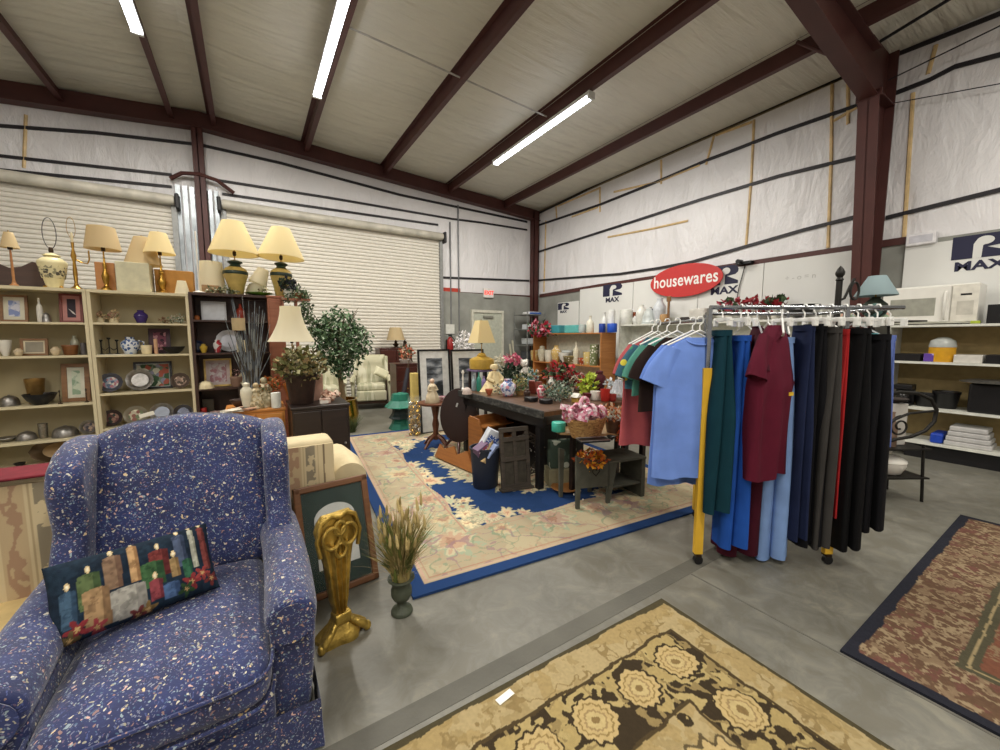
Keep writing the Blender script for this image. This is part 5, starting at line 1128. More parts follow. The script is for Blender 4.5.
# ------------------------------------------------------------------ framed prints on the floor
def landscape():
    m, nt, b = new_mat('grey_landscape'); L = nt.links; tc = N(nt, 'ShaderNodeTexCoord'); mp = N(nt, 'ShaderNodeMapping'); mp.inputs['Scale'].default_value = (3, 1, 9)
    L.new(tc.outputs['Object'], mp.inputs['Vector']); n = N(nt, 'ShaderNodeTexNoise', Scale=1.2, Detail=4.); L.new(mp.outputs['Vector'], n.inputs['Vector'])
    r = ramp(nt, [(.4, '#23262a'), (.5, '#5a6068'), (.62, '#b0b4b8')]); L.new(n.outputs['Fac'], r.inputs['Fac']); L.new(r.outputs['Color'], b.inputs['Base Color']); b.inputs['Roughness'].default_value = .5; return m
m_land = landscape()
for px0, px1, Y, lab in ((419.5, 452, 5.3, 'black framed grey landscape print with white mat, left of two standing on the floor'), (452.8, 486, 5.2, 'black framed grey print with white mat, partly behind the yellow jug lamp')):
    x0 = sX(px0, Y, 1).x; x1 = sX(px1, Y, 1).x; zt = aY(px0, 349.5, Y).z
    t = framed(lab, ((x0+x1)/2, Y, .0), x1-x0, zt, m_black, M('#dadad6', .6), None, b=.028, tilt=4)
    w = x1-x0; MB().bb(-w/2+.13, w/2-.13, -.0055, -.003, .42, zt-.13).build('picture', m_land, t)
# ------------------------------------------------------------------ green tiered stand, gold balls, pillar, side table
t = T('tiered_stand', 'teal and black three tier pagoda stand on the floor', 'stand', aZ(401, 428).to_tuple()); s = mpp(t.location)
m_teal = M('#1f6a58', .45, 0, .15, 12); m_dt = M('#1c2c2e', .5)
def tier(z0, h, w0, w1, m, nm):
    mb = MB(); n = 8; mb.lathe([(w0/2, z0), (w0/2*.98, z0+.01), (w1/2*1.2, z0+h*.5), (w1/2, z0+h)], seg=n, mx=Matrix.Rotation(PI/8, 4, 'Z')); mb.build(nm, m, t)
tier(.0, .17, 24*s, 15*s, m_teal, 'tier'); tier(.165, .15, 23*s, 14*s, m_dt, 'tier'); tier(.34, .2, 31*s, 16*s, m_teal, 'tier'); MB().lathe([(.05, .52), (.07, .54), (.03, .56), (0, .56)], seg=12, flute=.2).build('crown', m_teal, t)
q = aZ(415, 436); t = T('ornament_jar', 'tall clear cylinder filled with gold and silver balls', 'jar', q.to_tuple()); s = mpp(q); r_ = 13*s/2; hh = 40*s
MB().lathe([(r_, 0), (r_, hh), (r_-.003, hh), (r_-.003, .004), (0, .004)], seg=24).build('glass', M('#dfe6e4', .05, 0, 0, alpha=.06), t, smooth=True)
mb1, mb2 = MB(), MB(); rd = random.Random(3)
for z in range(8):
    for k in range(4): (mb1 if rd.random() < .8 else mb2).ball(((r_-.035)*math.cos(k*1.57+z*.7), (r_-.035)*math.sin(k*1.57+z*.7), .03+z*(hh-.06)/8), .03, 10, 7)
for mb, m, nm in ((mb1, M('#b8913c', .2, .9), 'gold_balls'), (mb2, M('#c8c4bc', .2, .9), 'silver_balls')): g = mb.build(nm, m, t, smooth=True); g['kind'] = 'stuff'
q = aZ(416, 438); p = sX(415.5, q.y+.25, 0); zt = aY(415, 373, q.y+.25).z; boxy('yellow_pillar', 'tall pale yellow square pillar behind the cylinder of gold balls', 'pillar', (p.x, q.y+.25, 0), (7*mpp(p), 7*mpp(p), zt), M('#cdb66a', .6))
q = aZ(436, 447); t = T('side_table', 'round oak side table with turned leg, in front of the framed prints', 'table', (q.x, q.y, 0)); s = mpp(q); zt = aY(432, 402, q.y).z
MB().lathe([(.21, zt-.03), (.22, zt-.02), (.22, zt-.005), (.21, zt)], seg=28).build('tabletop', m_wal, t, smooth=True)
MB().lathe([(.03, .1), (.05, .14), (.03, .2), (.045, .3), (.03, .38), (.06, zt-.03)], seg=16).build('pedestal', m_wal, t, smooth=True)
for k in range(4): a_ = k*PI/2+.4; MB().tube([(.02*math.cos(a_), .02*math.sin(a_), .16), (.12*math.cos(a_), .12*math.sin(a_), .1), (.2*math.cos(a_), .2*math.sin(a_), .012)], [.022, .02, .015], 8).build('leg', m_wal, t, smooth=True)
p = Vector((q.x-.06, q.y-.05, zt)); figurine('cream porcelain figurine of a lady on the oak side table', p, 24*s, M('#c8b89a', .35), M('#c9a890', .4))
lth('pink_bowl', 'pink patterned china bowl on the oak side table', 'bowl', (q.x+.11, q.y+.0, zt+.0005), .11, .06, 'bowl', spots('#b88a90', ['#d8c4c0', '#8a5a70'], 40, thr=.6)); lth('white_dish', 'white lidded china dish behind the porcelain figurine', 'dish', (q.x+.06, q.y+.12, zt+.0005), .12, .07, 'dome', M('#d0c8bc', .4))
# oval tilt top table
q = aZ(452, 450); t = T('tilt_top_table', 'dark oval tilt-top table, its top tipped upright', 'table', (q.x+.04, q.y-.12, 0), rz=math.radians(-28)); s = mpp(q)
zc_ = aY(456, 413, q.y).z; w, h = 33*s/2*1.08, 52*s/2
mx = Matrix.Translation((0, 0, .5)) @ Matrix.Rotation(math.radians(80), 4, 'X')
MB().lathe([(w, -.01), (w*1.01, 0), (w, .012), (0, .012)], seg=40, mx=Matrix.Translation((0, -.03, zc_)) @ Matrix.Rotation(math.radians(82), 4, 'X') @ Matrix.Diagonal((1, h/w, 1, 1))).build('tabletop', M('#26110b', .3), t, smooth=True)
MB().lathe([(.02, .14), (.045, .18), (.03, .3), (.045, .42), (.025, .52)], (0, .04, 0), 14).build('pedestal', m_mah, t, smooth=True)
for k in range(3): a_ = k*2.1+.5; MB().tube([(0, .04, .18), (.13*math.cos(a_), .04+.13*math.sin(a_), .12), (.22*math.cos(a_), .04+.22*math.sin(a_), .014)], [.025, .02, .014], 8).build('leg', m_mah, t, smooth=True)
MB().box((0, 0, 0), (.02, .003, .05)).build('paper_sticker', M('#c8c8c8', .6), t, loc=(-.02, -.055, zc_+.13), rot=(0, .3, 0))
# ------------------------------------------------------------------ the display tables
m_bt = wood('#3a2618', '#5f3f26', .4, axis=(12, 1, 1)); m_marb = spots('#222220', ['#2c2c2a', '#1c1c1a', '#40403c', '#222220'], 9, thr=.8, stretch=(1, 3, 6))
t = T('display_table', 'long black framed table with brown top and grey marbled edge, crowded with flowers', 'table', (2.75, 3.42, 0))
MB().bb(-.62, .65, -.78, .85, .725, .76).build('tabletop', m_bt, t, bevel=.004)
MB().bb(-.65, -.625, -.80, .86, .695, .765).build('edge_trim', m_marb, t, bevel=.004); MB().bb(-.625, .66, -.80, -.775, .715, .757).build('apron', m_bt, t)
for x, y in ((-.56, -.66), (-.56, .78), (.6, -.66), (.6, .78)): MB().bb(x-.03, x+.03, y-.03, y+.03, .014 if y < 0 else 0, .725).build('leg', m_black, t, bevel=.004)
MB().bb(-.60, -.57, -.75, .8, .60, .725).build('side_rail', m_black, t)
X0 = 2.12
def P6(px, py, z=.7605): return aZ(px, py, z)
# things under / in front of the table on the left
o = wood('#7d4a20', '#99622e', .45)
t = T('magazine_rack', 'honey oak wall shelf with scalloped sides, tipped against the end of the table', 'shelf', (2.30, 3.60, .015), rz=math.radians(-80))
wav = [(0, 0), (.5, 0), (.5, .04), (.46, .08), (.5, .14), (.44, .22), (.47, .3), (.40, .38), (.44, .46), (.36, .54), (.30, .60), (.0, .62)]
for y in (-.36, .30): MB().prism([(a*.5-.1, b*.9) for a, b in wav], y, y+.018, 'xz').build('side_panel', o, t)
for z, w in ((.08, .22), (.27, .19), (.43, .16)): MB().bb(-.1, -.1+w, -.342, .30, z, z+.016).build('shelf', o, t)
MB().bb(-.115, -.1, -.36, .318, 0, .54).build('back_panel', o, t)
q = aZ(462, 468); tag(MB().prism([(-.42, .012), (.42, .012), (.42, .10), (.3, .16), (.22, .11), (.1, .2), (-.05, .12), (-.15, .2), (-.3, .13), (-.42, .17)], -.012, .012).build('scalloped_board', o, loc=(1.80, 3.72, .015), rot=(math.radians(-28), 0, math.radians(-82))), 'honey oak board with scalloped edge lying on the blue rug by the table', 'board')
q = aZ(486, 492); t = T('waste_bin', 'navy blue plastic bin filled with boxed goods, in front of the table end', 'bin', (1.80, 3.08, .015)); s = mpp(q)
MB().lathe([(.115, 0), (.12, .01), (.145, .36), (.155, .365), (.155, .38), (.14, .38), (.112, .02), (0, .02)], seg=24, sy=.85).build('bin', M('#1f2533', .55), t, smooth=True)
for i, (dx, dz, ry, rx, c, lab, sz) in enumerate(((.03, .42, .5, .2, '#c8ccd4', 'white and blue carton poking up highest out of the navy bin', (.15, .07, .24)), (-.07, .37, -.4, .3, '#6d5470', 'purple and pink small packet at the left of the navy bin', (.14, .07, .10)), (.0, .36, .7, 0, '#c4a878', 'long tan box slanting out of the navy bin', (.05, .04, .26)), (.05, .345, .25, .5, '#9db0dc', 'pale blue package at the front of the navy bin', (.17, .04, .14)))):
    o_ = T('carton', lab, 'box', (1.80+dx, 3.06-.02*i, .015+dz), rot=(rx, ry, .2*i)); MB().box((0, 0, 0), sz).build('body', M(c, .5), o_, bevel=.003)
    if i in (0, 1): MB().box((0, -sz[1]/2-.0008, sz[2]*.1), (sz[0]*.8, .001, sz[2]*.4)).build('printed_panel', spots('#34549a' if i == 0 else '#b04a5c', ['#d8dce4', '#34549a', '#d8dce4'], 60, thr=.4), o_)
for (nm, loc, rz) in (('front', (2.0, 2.86, .015), math.radians(-10)),):
    t = T('shutter', 'weathered dark wooden shutter with four panels standing before the navy bin', 'shutter', loc, rot=(math.radians(-7), 0, rz)); m_sh = wood('#2e2822', '#4b4238', .8)
    W_, H_ = .29, .56; mb = MB()
    for x in (-W_/2+.018, 0, W_/2-.018): MB().bb(x-.018, x+.018, -.015, .015, 0, H_).build('stile', m_sh, t, bevel=.003)
    for z in (.03, .28, .46, H_-.012): MB().bb(-W_/2, W_/2, -.018, .012, z-.02, z+.02).build('rail', m_sh, t, bevel=.003)
    MB().bb(-W_/2+.02, W_/2-.02, .0, .008, .03, .46).build('panel', M('#3c372e', .85, 0, .3, 20), t)
    MB().bb(-W_/2-.015, W_/2+.015, -.05, .03, .0, .018).build('base_board', m_sh, t)
q = aZ(533, 492); t = T('dried_wreath', 'tangled grey-brown twig wreath standing behind the shutter by the table leg', 'wreath', (2.2, 2.98, .26)); rd = random.Random(6); mb = MB()
for k in range(16):
    r_ = rd.uniform(.13, .2); a0 = rd.uniform(0, 6); mb.tube([((r_+rd.uniform(-.02, .02))*math.cos(a), rd.uniform(-.05, .05), (r_+rd.uniform(-.02, .02))*1.1*math.sin(a)) for a in [a0+.35*i for i in range(16)]], .004, 4)
mb.build('twigs', M('#4a4238', .8), t); g = MB().leaves((0, 0, 0), (.2, .06, .22), 60, .03, rd, shell=.6).build('white_berries', M('#a8a49a', .7), t); g['kind'] = 'stuff'
# table-top things : (pixel of the foot) -> on the top
P = P6(494, 391); t = T('draped_doll', 'cream cloth angel doll with long draped gown on the table', 'doll', P); s = mpp(P); mcl = M('#d6c498', .85, 0, .1, 20, bump=.3, bscale=40)
def gown(u, v):
    a = 2*PI*u; r = (.13*(1-v)**1.2+.035)*(1+.14*math.sin(7*a+3*v)*(1-v)); return (r*math.cos(a), r*math.sin(a)*.8, .24*v)
mb = MB(); mb.grid(gown, 48, 14, closed_u=True); mb.build('gown', mcl, t, smooth=True); MB().ball((0, -.01, .275), .036).build('head', M('#dcc8a4', .6), t, smooth=True)
MB().lathe([(.045, .27), (.05, .29), (.04, .315), (0, .325)], seg=18).build('bonnet', mcl, t, smooth=True)
for s_ in (-1, 1): MB().tube([(s_*.04, 0, .22), (s_*.09, -.03, .15), (s_*.05, -.09, .12)], [.026, .03, .02], 8).build('sleeve', mcl, t, smooth=True)
def BQ(name, label, cat, px, py, w, h, mats, size=.035, n=160, seed=1, h0=0, base=None, z=.7605, stems=False):
    P = aZ(px, py, z); s = mpp(P); return bouquet(name, label, cat, P, w*s/2, h*s/2, n, mats, size, h0=h0, seed=seed, base=base, stems=stems)
m_leaf = spots('#2b4024', ['#3f5a34', '#1c2e1a', '#56704a'], 30, thr=.6)
def vase_(h, r, c): return lambda t: MB().lathe([(r*.6, 0), (r*.8, h*.1), (r, h*.5), (r*.6, h*.85), (r*.7, h), (r*.6, h), (r*.4, h*.8)], seg=16).build('vase', M(c, .4), t, smooth=True)
BQ('white_flowers', 'white silk flowers behind the cream angel doll', 'flowers', 503, 383, 18, 20, [M('#d8d4c0', .7)], .06, 160, 2, .12, vase_(.13, .04, '#8a8a70'))
BQ('pink_flowers', 'bright pink silk carnation in dark leaves left of the white teddy bear', 'flowers', 512, 384, 16, 16, [M('#c4607a', .7)], .045, 220, 3, .20, vase_(.12, .04, '#1c1c1c'))
BQ('dark_foliage', 'dark green foliage in a black pot under the pink carnation', 'plant', 511, 388, 22, 24, [M('#1c2c1a', .7)], .06, 220, 4, .0)
P = P6(524, 384); boxy('plaid_box', 'grey-green fabric box under the white teddy bear', 'box', P, (.14, .12, .10), M('#5f6a54', .8)); P = P+Vector((0, 0, .101)); t = T('teddy_bear', 'white plush teddy bear sitting among the flowers on the table', 'toy', P); mw = M('#dad6cc', .95, 0, .05, 30, bump=.6, bscale=90)
MB().ball((0, 0, .075), (.062, .055, .075)).build('body', mw, t, smooth=True); MB().ball((-.005, -.01, .185), (.058, .055, .052)).build('head', mw, t, smooth=True)
for s_ in (-1, 1):
    MB().ball((s_*.045, 0, .225), .02).build('ear', mw, t, smooth=True); MB().ball((s_*.022, -.058, .192), .007).build('eye', m_black, t, smooth=True)
    MB().tube([(s_*.05, -.01, .12), (s_*.085, -.04, .08), (s_*.07, -.07, .06)], [.026, .024, .02], 10).build('arm', mw, t, smooth=True); MB().tube([(s_*.035, -.02, .03), (s_*.06, -.09, .025)], [.03, .026], 10).build('leg', mw, t, smooth=True)
MB().ball((-.003, -.063, .175), (.02, .014, .015)).build('muzzle', mw, t, smooth=True)
for s_ in (0,): MB().ball((-.003, -.077, .179), .005).build('nose', m_black, t, smooth=True)
VZ('painted_egg', 'round blue and white painted china ball in front of the teddy bear', 'ornament', 508, 396, 16, 17, .7605, 'vase', spots('#bcc4d4', ['#5a6a9a', '#c88a9a', '#dcdce4', '#dcdce4'], 30, thr=.6))
for i, (px, py, c, w, h, lab) in enumerate(((474, 390.5, '#8a9aa0', 5, 16, 'small grey-blue perfume bottle at the far end of the table'), (479, 391, '#2f7a6a', 5, 19, 'teal green glass bottle at the far end of the table'), (484, 389, '#7a6a9a', 5, 13, 'small lilac bottle between the teal one and the angel doll'), (488, 391, '#c06a5a', 4, 14, 'slim pinkish red candle left of the angel doll'))): VZ('small_bottle', lab, 'bottle', px, py, w, h, .7605, 'bottle', M(c, .25))
# stand with the jug lamp behind the table
q = Vector((sX(482, 4.75, 0).x, 4.75, 0)); zt = aY(482, 369, 4.75).z
t = T('lamp_stand', 'small purple covered stand carrying the yellow jug lamp', 'stand', q); MB().bb(-.16, .16, -.14, .14, zt-.03, zt).build('top', M('#6a5a78', .8), t, bevel=.006)
for a in (-1, 1):
    for b in (-1, 1): MB().bb(a*.13-.015, a*.13+.015, b*.11-.015, b*.11+.015, 0, zt-.03).build('leg', m_esp, t)
p = Vector((q.x, 4.75, zt+.0005)); s = mpp(p); t = lamp('mustard yellow pottery jug lamp with pale yellow square shade', p, s, 0, 0, 16, 25, 26, 48, 28, 13, 'jug', M('#b08f3c', .4, 0, .15, 20), m_shade, sq=True)
p = Vector((sX(459, 4.7, 0).x, 4.7, 0)); 
P = P6(461, 391); P = Vector((2.16, 4.22, .7605)); VZ('white_candlestick', 'white china candlestick at the far corner of the table', 'candlestick', 463, 390, 7, 20, .7605, 'stick', m_white)
BQ('greenery_basket', 'small basket with loose green and straw foliage in front of the teddy bear', 'plant', 520, 395, 17, 18, [m_leaf, M('#a89a64', .8)], .04, 150, 6, .03, lambda t: MB().lathe([(.04, 0), (.055, .05), (.05, .05), (0, .01)], seg=14).build('basket', M('#8a6a40', .8), t, smooth=True))
P = P6(536, 393); t = T('wooden_cradle', 'reddish brown wooden sleigh ornament leaning in the middle of the table', 'ornament', P, rz=.4); MB().prism([(-.08, 0), (.07, 0), (.09, .12), (.06, .13), (.045, .04), (-.06, .03), (-.09, .16), (-.11, .15)], -.04, .04).build('body', m_redf, t, bevel=.004)
for s_ in (-1, 1): MB().tube([(-.1, s_*.05, .015), (0, s_*.05, .008), (.1, s_*.05, .03)], .006, 6).build('runner', m_bronze, t)
P = P6(537, 386); t = T('rag_doll', 'thin dark cloth doll with dangling limbs and dark red dress, behind the sleigh ornament', 'doll', P); MB().lathe([(.05, 0), (.045, .03), (.018, .15), (.0, .16)], seg=14, flute=.1).build('dress', M('#5a1a20', .8), t, smooth=True)
MB().ball((0, 0, .19), .026).build('head', M('#c4a88a', .7), t, smooth=True)
for s_ in (-1, 1): MB().tube([(s_*.015, 0, .15), (s_*.07, -.01, .17), (s_*.11, 0, .12)], .009, 6).build('arm', M('#3a2018', .8), t, smooth=True)
BQ('poinsettia', 'red poinsettia flowers in the middle of the table', 'flowers', 559, 389, 34, 20, [M('#a81c24', .6), M('#7d1820', .6), m_leaf], .075, 230, 7, .08, vase_(.09, .04, '#8a7a5a'))
BQ('pine_arrangement', 'frosted green pine arrangement at the front middle of the table', 'plant', 558, 401, 34, 20, [spots('#4a5f4c', ['#7a8a7a', '#34463a', '#a0aca0'], 40, thr=.6)], .04, 260, 8, .0)
BQ('red_flowers', 'small red berry spray left of the lime green bow', 'flowers', 578, 391, 20, 18, [M('#9a1f24', .6), m_leaf, M('#c8c0a8', .7)], .05, 150, 9, .0)
VZ('candy_jar', 'pink and white striped candy jar in front of the sleigh ornament', 'jar', 541, 398, 9, 13, .7605, 'ginger', spots('#d8c0c0', ['#c05a6a', '#e0d8d4'], 40, thr=.7))
for i, (px, py, lab) in enumerate(((531, 401, 'round black coaster at the front corner of the table, left one'), (546, 403, 'round black coaster at the front corner of the table, right one'))): VZ('coaster', lab, 'coaster', px, py, 14, 4, .7605, 'cylinder', m_black)
VZ('white_mug', 'white mug with red print at the back of the table', 'mug', 578, 387, 10, 14, .7605, 'cup', spots('#d4d0c8', ['#a84a3c', '#d4d0c8', '#d4d0c8'], 28, thr=.6), extra=lambda t, w, h: MB().tube([(w*.48, 0, h*.8), (w*.75, 0, h*.6), (w*.48, 0, h*.25)], .006, 8).build('handle', m_white, t, smooth=True))
P = P6(576, 402); s = mpp(P); t = T('birdhouse', 'little yellow birdhouse with white roof on the table front', 'birdhouse', P, rz=.3); MB().bb(-.035, .035, -.03, .03, 0, .05).build('walls', M('#c09a48', .6), t)
MB().prism([(-.05, .05), (.05, .05), (0, .09)], -.04, .04).build('roof', m_white, t); MB().lathe([(.009, 0), (.009, .004), (0, .004)], (0, -.031, .03), 10, Matrix.Rotation(PI/2, 4, 'X')).build('entrance_hole', m_black, t)
BQ('lime_bow', 'lime green fabric bow on the table beside the dark red wine figure', 'bow', 588, 394, 15, 20, [M('#a5b53a', .6)], .08, 90, 10, .0)
VZ('red_figure', 'dark red cloth covered bottle figure with teal cap', 'figure', 599, 392, 13, 22, .7605, 'ginger', M('#4a141c', .8)); P = P6(598, 391); VZ('dark_bowl', 'maroon bowl beside the birdhouse', 'bowl', 587, 400, 9, 7, .7605, 'bowl', M('#5a1c24', .4))
VZ('white_bowl', 'small white china bowl left of the red mug', 'bowl', 595, 400, 10, 9, .7605, 'cup', m_white); VZ('red_mug', 'bright red mug at the front right of the table', 'mug', 605, 401, 10, 12, .7605, 'cup', M('#a82a24', .35))
P = P6(618, 399); s = mpp(P); t = T('wrapped_basket', 'clear cellophane wrapped gift basket at the right end of the table', 'basket', P)
MB().lathe([(.05, 0), (.075, .06), (.07, .06), (0, .01)], seg=18).build('basket', M('#b8b4a4', .7), t, smooth=True)
mb = MB(); mb.grid(lambda u, v: ((.085*(1-v*.75)+.012*math.sin(9*2*PI*u+v*5))*math.cos(2*PI*u), (.085*(1-v*.75)+.012*math.sin(9*2*PI*u+v*5))*math.sin(2*PI*u), .03+.17*v), 60, 10, closed_u=True); mb.build('cellophane', M('#c8ccd4', .15, 0, 0, alpha=.55), t, smooth=True)
VZ('white_dish', 'small white oval dish at the back right of the table', 'dish', 627, 397, 10, 6, .7605, 'dish', m_white)
# ------------------------------------------------------------------ low table to the right with the ribbon basket
def low_table(): 
    t = T('low_table', 'low tan wooden side table under the ribbon basket and silver tray', 'table', (2.62, 2.33, 0)); MB().prism([(-.46, .12), (-.42, .27), (.40, .27), (.45, -.1), (.2, -.26), (-.05, -.2)], .585, .605, 'xy').build('tabletop', wood('#8a6c48', '#a88a60'), t, bevel=.004)
    for x, y in ((-.24, .2), (.34, .2), (.3, -.12)): MB().bb(x-.02, x+.02, y-.02, y+.02, 0.014, .585).build('leg', m_esp, t)
low_table(); ZL = .6055
VZ('turquoise_tin', 'round turquoise and green tin on the low tan table', 'tin', 558.5, 431, 14, 9, ZL, 'cylinder', M('#3fae9a', .4)); 
P = aZ(586, 436, ZL); s = mpp(P); t = T('ribbon_basket', 'oval tan wicker basket topped with pink and white ribbon', 'basket', P); m_wick = spots('#a07a48', ['#b8925c', '#7d5c34', '#a07a48'], 60, thr=.6, stretch=(1, 1, 3))
MB().lathe([(.10, 0), (.105, .01), (.14, .10), (.145, .11), (.14, .12), (.13, .11), (.10, .02), (0, .02)], seg=28, sy=.7).build('basket', m_wick, t, smooth=True)
rib = spots('#c88a9a', ['#dcc4cc', '#b8607a', '#e4dcdc', '#d8a0b0'], 50, thr=.7); mb = MB(); rd = random.Random(9)
for k in range(26):
    c = Vector((rd.uniform(-.12, .12)-.03, rd.uniform(-.07, .07), .13+rd.uniform(0, .05))); r_ = rd.uniform(.025, .045); ax = Euler((rd.uniform(0, 3), rd.uniform(0, 3), 0)).to_matrix()
    mb.grid(lambda u, v, c=c, r_=r_, ax=ax: tuple(c+ax @ Vector((r_*math.cos(2*PI*u), r_*math.sin(2*PI*u), (v-.5)*.03))), 14, 2, closed_u=True)
g = mb.build('ribbon', rib, t); g['kind'] = 'stuff'; t.scale = (1.32, 1.32, 1.32); MB().tube([(-.02+.035*math.cos(a), 0, .19+.05*math.sin(a)) for a in [2*PI*i/14 for i in range(14)]], .012, 6, closed=True).build('ribbon_loop', rib, t, smooth=True)
P = aZ(612, 432, ZL); BQ('potpourri', 'cream and orange dried flower bundle right of the ribbon basket', 'flowers', 614, 432, 40, 15, [M('#c4b094', .8), M('#b87848', .8), M('#a85a34', .8)], .035, 220, 11, .1, lambda t: MB().lathe([(.06, 0), (.08, .11), (.07, .11), (0, .02)], seg=16).build('basket', wood('#3a2618', '#5a3a24'), t, smooth=True), z=ZL)
BQ('orange_garland', 'orange dried leaf garland hanging at the right of the low table', 'garland', 622, 446, 14, 24, [M('#a8481c', .7), M('#6a3a1c', .8)], .04, 160, 13, .0, z=.5)
P = aZ(593, 441, ZL); t = T('silver_tray', 'black and silver rectangular tray on the front edge of the low table', 'tray', P, rz=-.35); MB().bb(-.12, .12, -.05, .05, 0, .012).build('base', m_black, t)
mb = MB(); mb.tube([(-.12, -.05, .016), (.12, -.05, .016), (.12, .05, .016), (-.12, .05, .016)], .005, 6, closed=True); mb.build('rim', m_silver, t)
VZ('coiled_cord', 'coil of dark cord beside the silver tray', 'cord', 611, 440, 9, 6, ZL, 'dish', m_black)
# grey bench with heart cut-out
t = T('child_bench', 'small grey-green painted bench with a heart cut in its panel', 'bench', (2.46, 2.20, .015), rz=math.radians(-10)); m_gg = M('#4a4a40', .75, 0, .2, 14)
mb = MB(); heart = []
for i in range(24):
    a = 2*PI*i/24; heart.append((.0022*16*math.sin(a)**3, .0022*(13*math.cos(a)-5*math.cos(2*a)-2*math.cos(3*a)-math.cos(4*a))+.29))
MB().prism([(-.27, .17), (.02, .15), (.02, .36), (-.27, .42)], -.012, .012).build('front_panel', m_gg, t)
MB().tube([(x-.12, -.014, z) for x, z in heart], .004, 5, closed=True).build('heart', M('#23211c', .8), t)
for y in (-.0, .26):
    MB().prism([(.0, .0), (.03, .0), (.06, .16), (.10, .36), (.0, .36), (.0, .2)], y-.012, y+.012).build('leg', m_gg, t); MB().prism([(-.30, 0), (-.27, 0), (-.26, .42), (-.31, .44)], y-.012, y+.012).build('leg', m_gg, t)
MB().bb(.0, .40, -.02, .28, .34, .36).build('seat', m_gg, t, bevel=.003); MB().bb(.36, .40, -.01, .27, .0, .34).build('end_panel', m_gg, t); MB().bb(0, .38, .0, .26, .12, .135).build('lower_shelf', m_gg, t)
BQ('orange_blossoms', 'basket of bright orange and yellow silk flowers under the low table', 'flowers', 591, 468, 32, 17, [M('#b85a14', .6), M('#c88a1c', .6), M('#8a3a14', .7)], .04, 260, 14, .0, z=.33)
for i, (px, py) in enumerate(((597, 455), (601, 457))): pass
q = aZ(563, 478); t = T('gift_bag', 'dark green gift bag with white flower print, under the corner of the table', 'bag', (2.45, 2.75, .015), rz=-.4)
MB().bb(-.13, .13, -.05, .05, .16, .42).build('bag', spots('#3c4c40', ['#b4b8a8', '#3c4c40', '#56685a'], 12, thr=.4), t, bevel=.01); MB().tube([(-.05, 0, .42), (-.04, 0, .5), (.04, 0, .5), (.05, 0, .42)], .004, 6).build('handle', m_black, t)
MB().bb(-.15, .15, -.08, .08, 0, .16).build('carton', M('#8a8468', .8), t, bevel=.004)
q = aZ(563, 487); lth('wooden_tray', 'oval honey wooden dish on the rug below the green gift bag', 'dish', (2.36, 2.60, .015), .26, .05, 'dish', wood('#8a5a2c', '#a87440'))
for i, (px, py) in enumerate(((580, 493), (574, 497), (583, 502))): q = aZ(px, py); tag(MB().ball((0, 0, .008), .008, 8, 6).build('white_berry', m_white, loc=(q.x, q.y, .014)), 'loose white berry on the blue rug in front of the grey bench', 'berry', 'loose white berries on the blue rug')
# dark crate filling the space beneath the table
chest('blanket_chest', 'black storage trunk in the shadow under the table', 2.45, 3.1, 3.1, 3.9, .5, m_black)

for i, (px, py, w_, h_, mats, size, n, lab, nm) in enumerate((
    (499, 394, 12, 10, [M('#b8a890', .8), M('#7a8a7c', .7)], .03, 90, 'little heap of beige and sage ribbon roses before the angel doll', 'ribbon_roses'),
    (530, 390, 16, 22, [m_leaf, M('#c8c0a8', .8), M('#6a8a90', .7)], .045, 200, 'mixed green, cream and pale blue flower bunch right of the teddy bear', 'mixed_flowers'),
    (548, 396, 20, 13, [M('#4a2c1c', .8), M('#8a6a40', .8)], .035, 150, 'brown pine cone and twig heap before the poinsettia', 'pine_cones'),
    (570, 390, 20, 18, [M('#c8c4a4', .7), M('#7a3038', .7), m_leaf], .045, 170, 'cream and wine red silk flower bunch behind the birdhouse', 'mixed_flowers'),
    (566, 399, 14, 10, [M('#d0c8b0', .7), M('#8a9a5a', .7)], .03, 90, 'small cream blossom clump left of the birdhouse', 'blossom_clump'),
    (583, 389, 14, 12, [M('#c8b050', .7), M('#a8402c', .7)], .035, 90, 'yellow and red blossom bunch behind the lime green bow', 'blossom_bunch'),
    (516, 395, 14, 15, [M('#a8a078', .8), M('#4a5a3a', .8)], .035, 110, 'straw and olive grass tuft left of the greenery basket', 'grass_tuft'),
    (612, 393, 16, 14, [M('#b8c0c4', .5), M('#d8d8d8', .5)], .05, 90, 'crumpled silver tissue behind the wrapped gift basket', 'tissue_paper'))):
    BQ(nm, lab, 'decoration', px, py, w_, h_, mats, size, n, 80+i)
for i, (px, py, w_, h_, pf_, c, lab, nm) in enumerate((
    (467, 394, 10, 7, 'dome', '#b8a8a0', 'small pink-grey trinket box at the near left edge of the table', 'trinket_box'), (489, 395, 8, 6, 'bowl', '#a85a3c', 'small terracotta dish before the angel doll', 'small_dish'),
    (527, 398, 7, 9, 'ginger', '#3a2a24', 'small dark jar left of the black coasters', 'dark_jar'), (551, 392, 7, 15, 'vase', '#c8c4bc', 'slim white vase behind the pine cones', 'white_vase'),
    (612, 401, 9, 7, 'cup', '#8a2c28', 'small brick red bowl right of the bright red mug', 'red_bowl'), (590, 388, 8, 14, 'bottle', '#1f4a44', 'dark green bottle behind the lime green bow', 'green_bottle'), (568, 388, 9, 18, 'vase', '#b8bcb8', 'grey glass vase behind the poinsettia', 'glass_vase'))):
    VZ(nm, lab, 'ornament', px, py, w_, h_, .7605, pf_, M(c, .4))
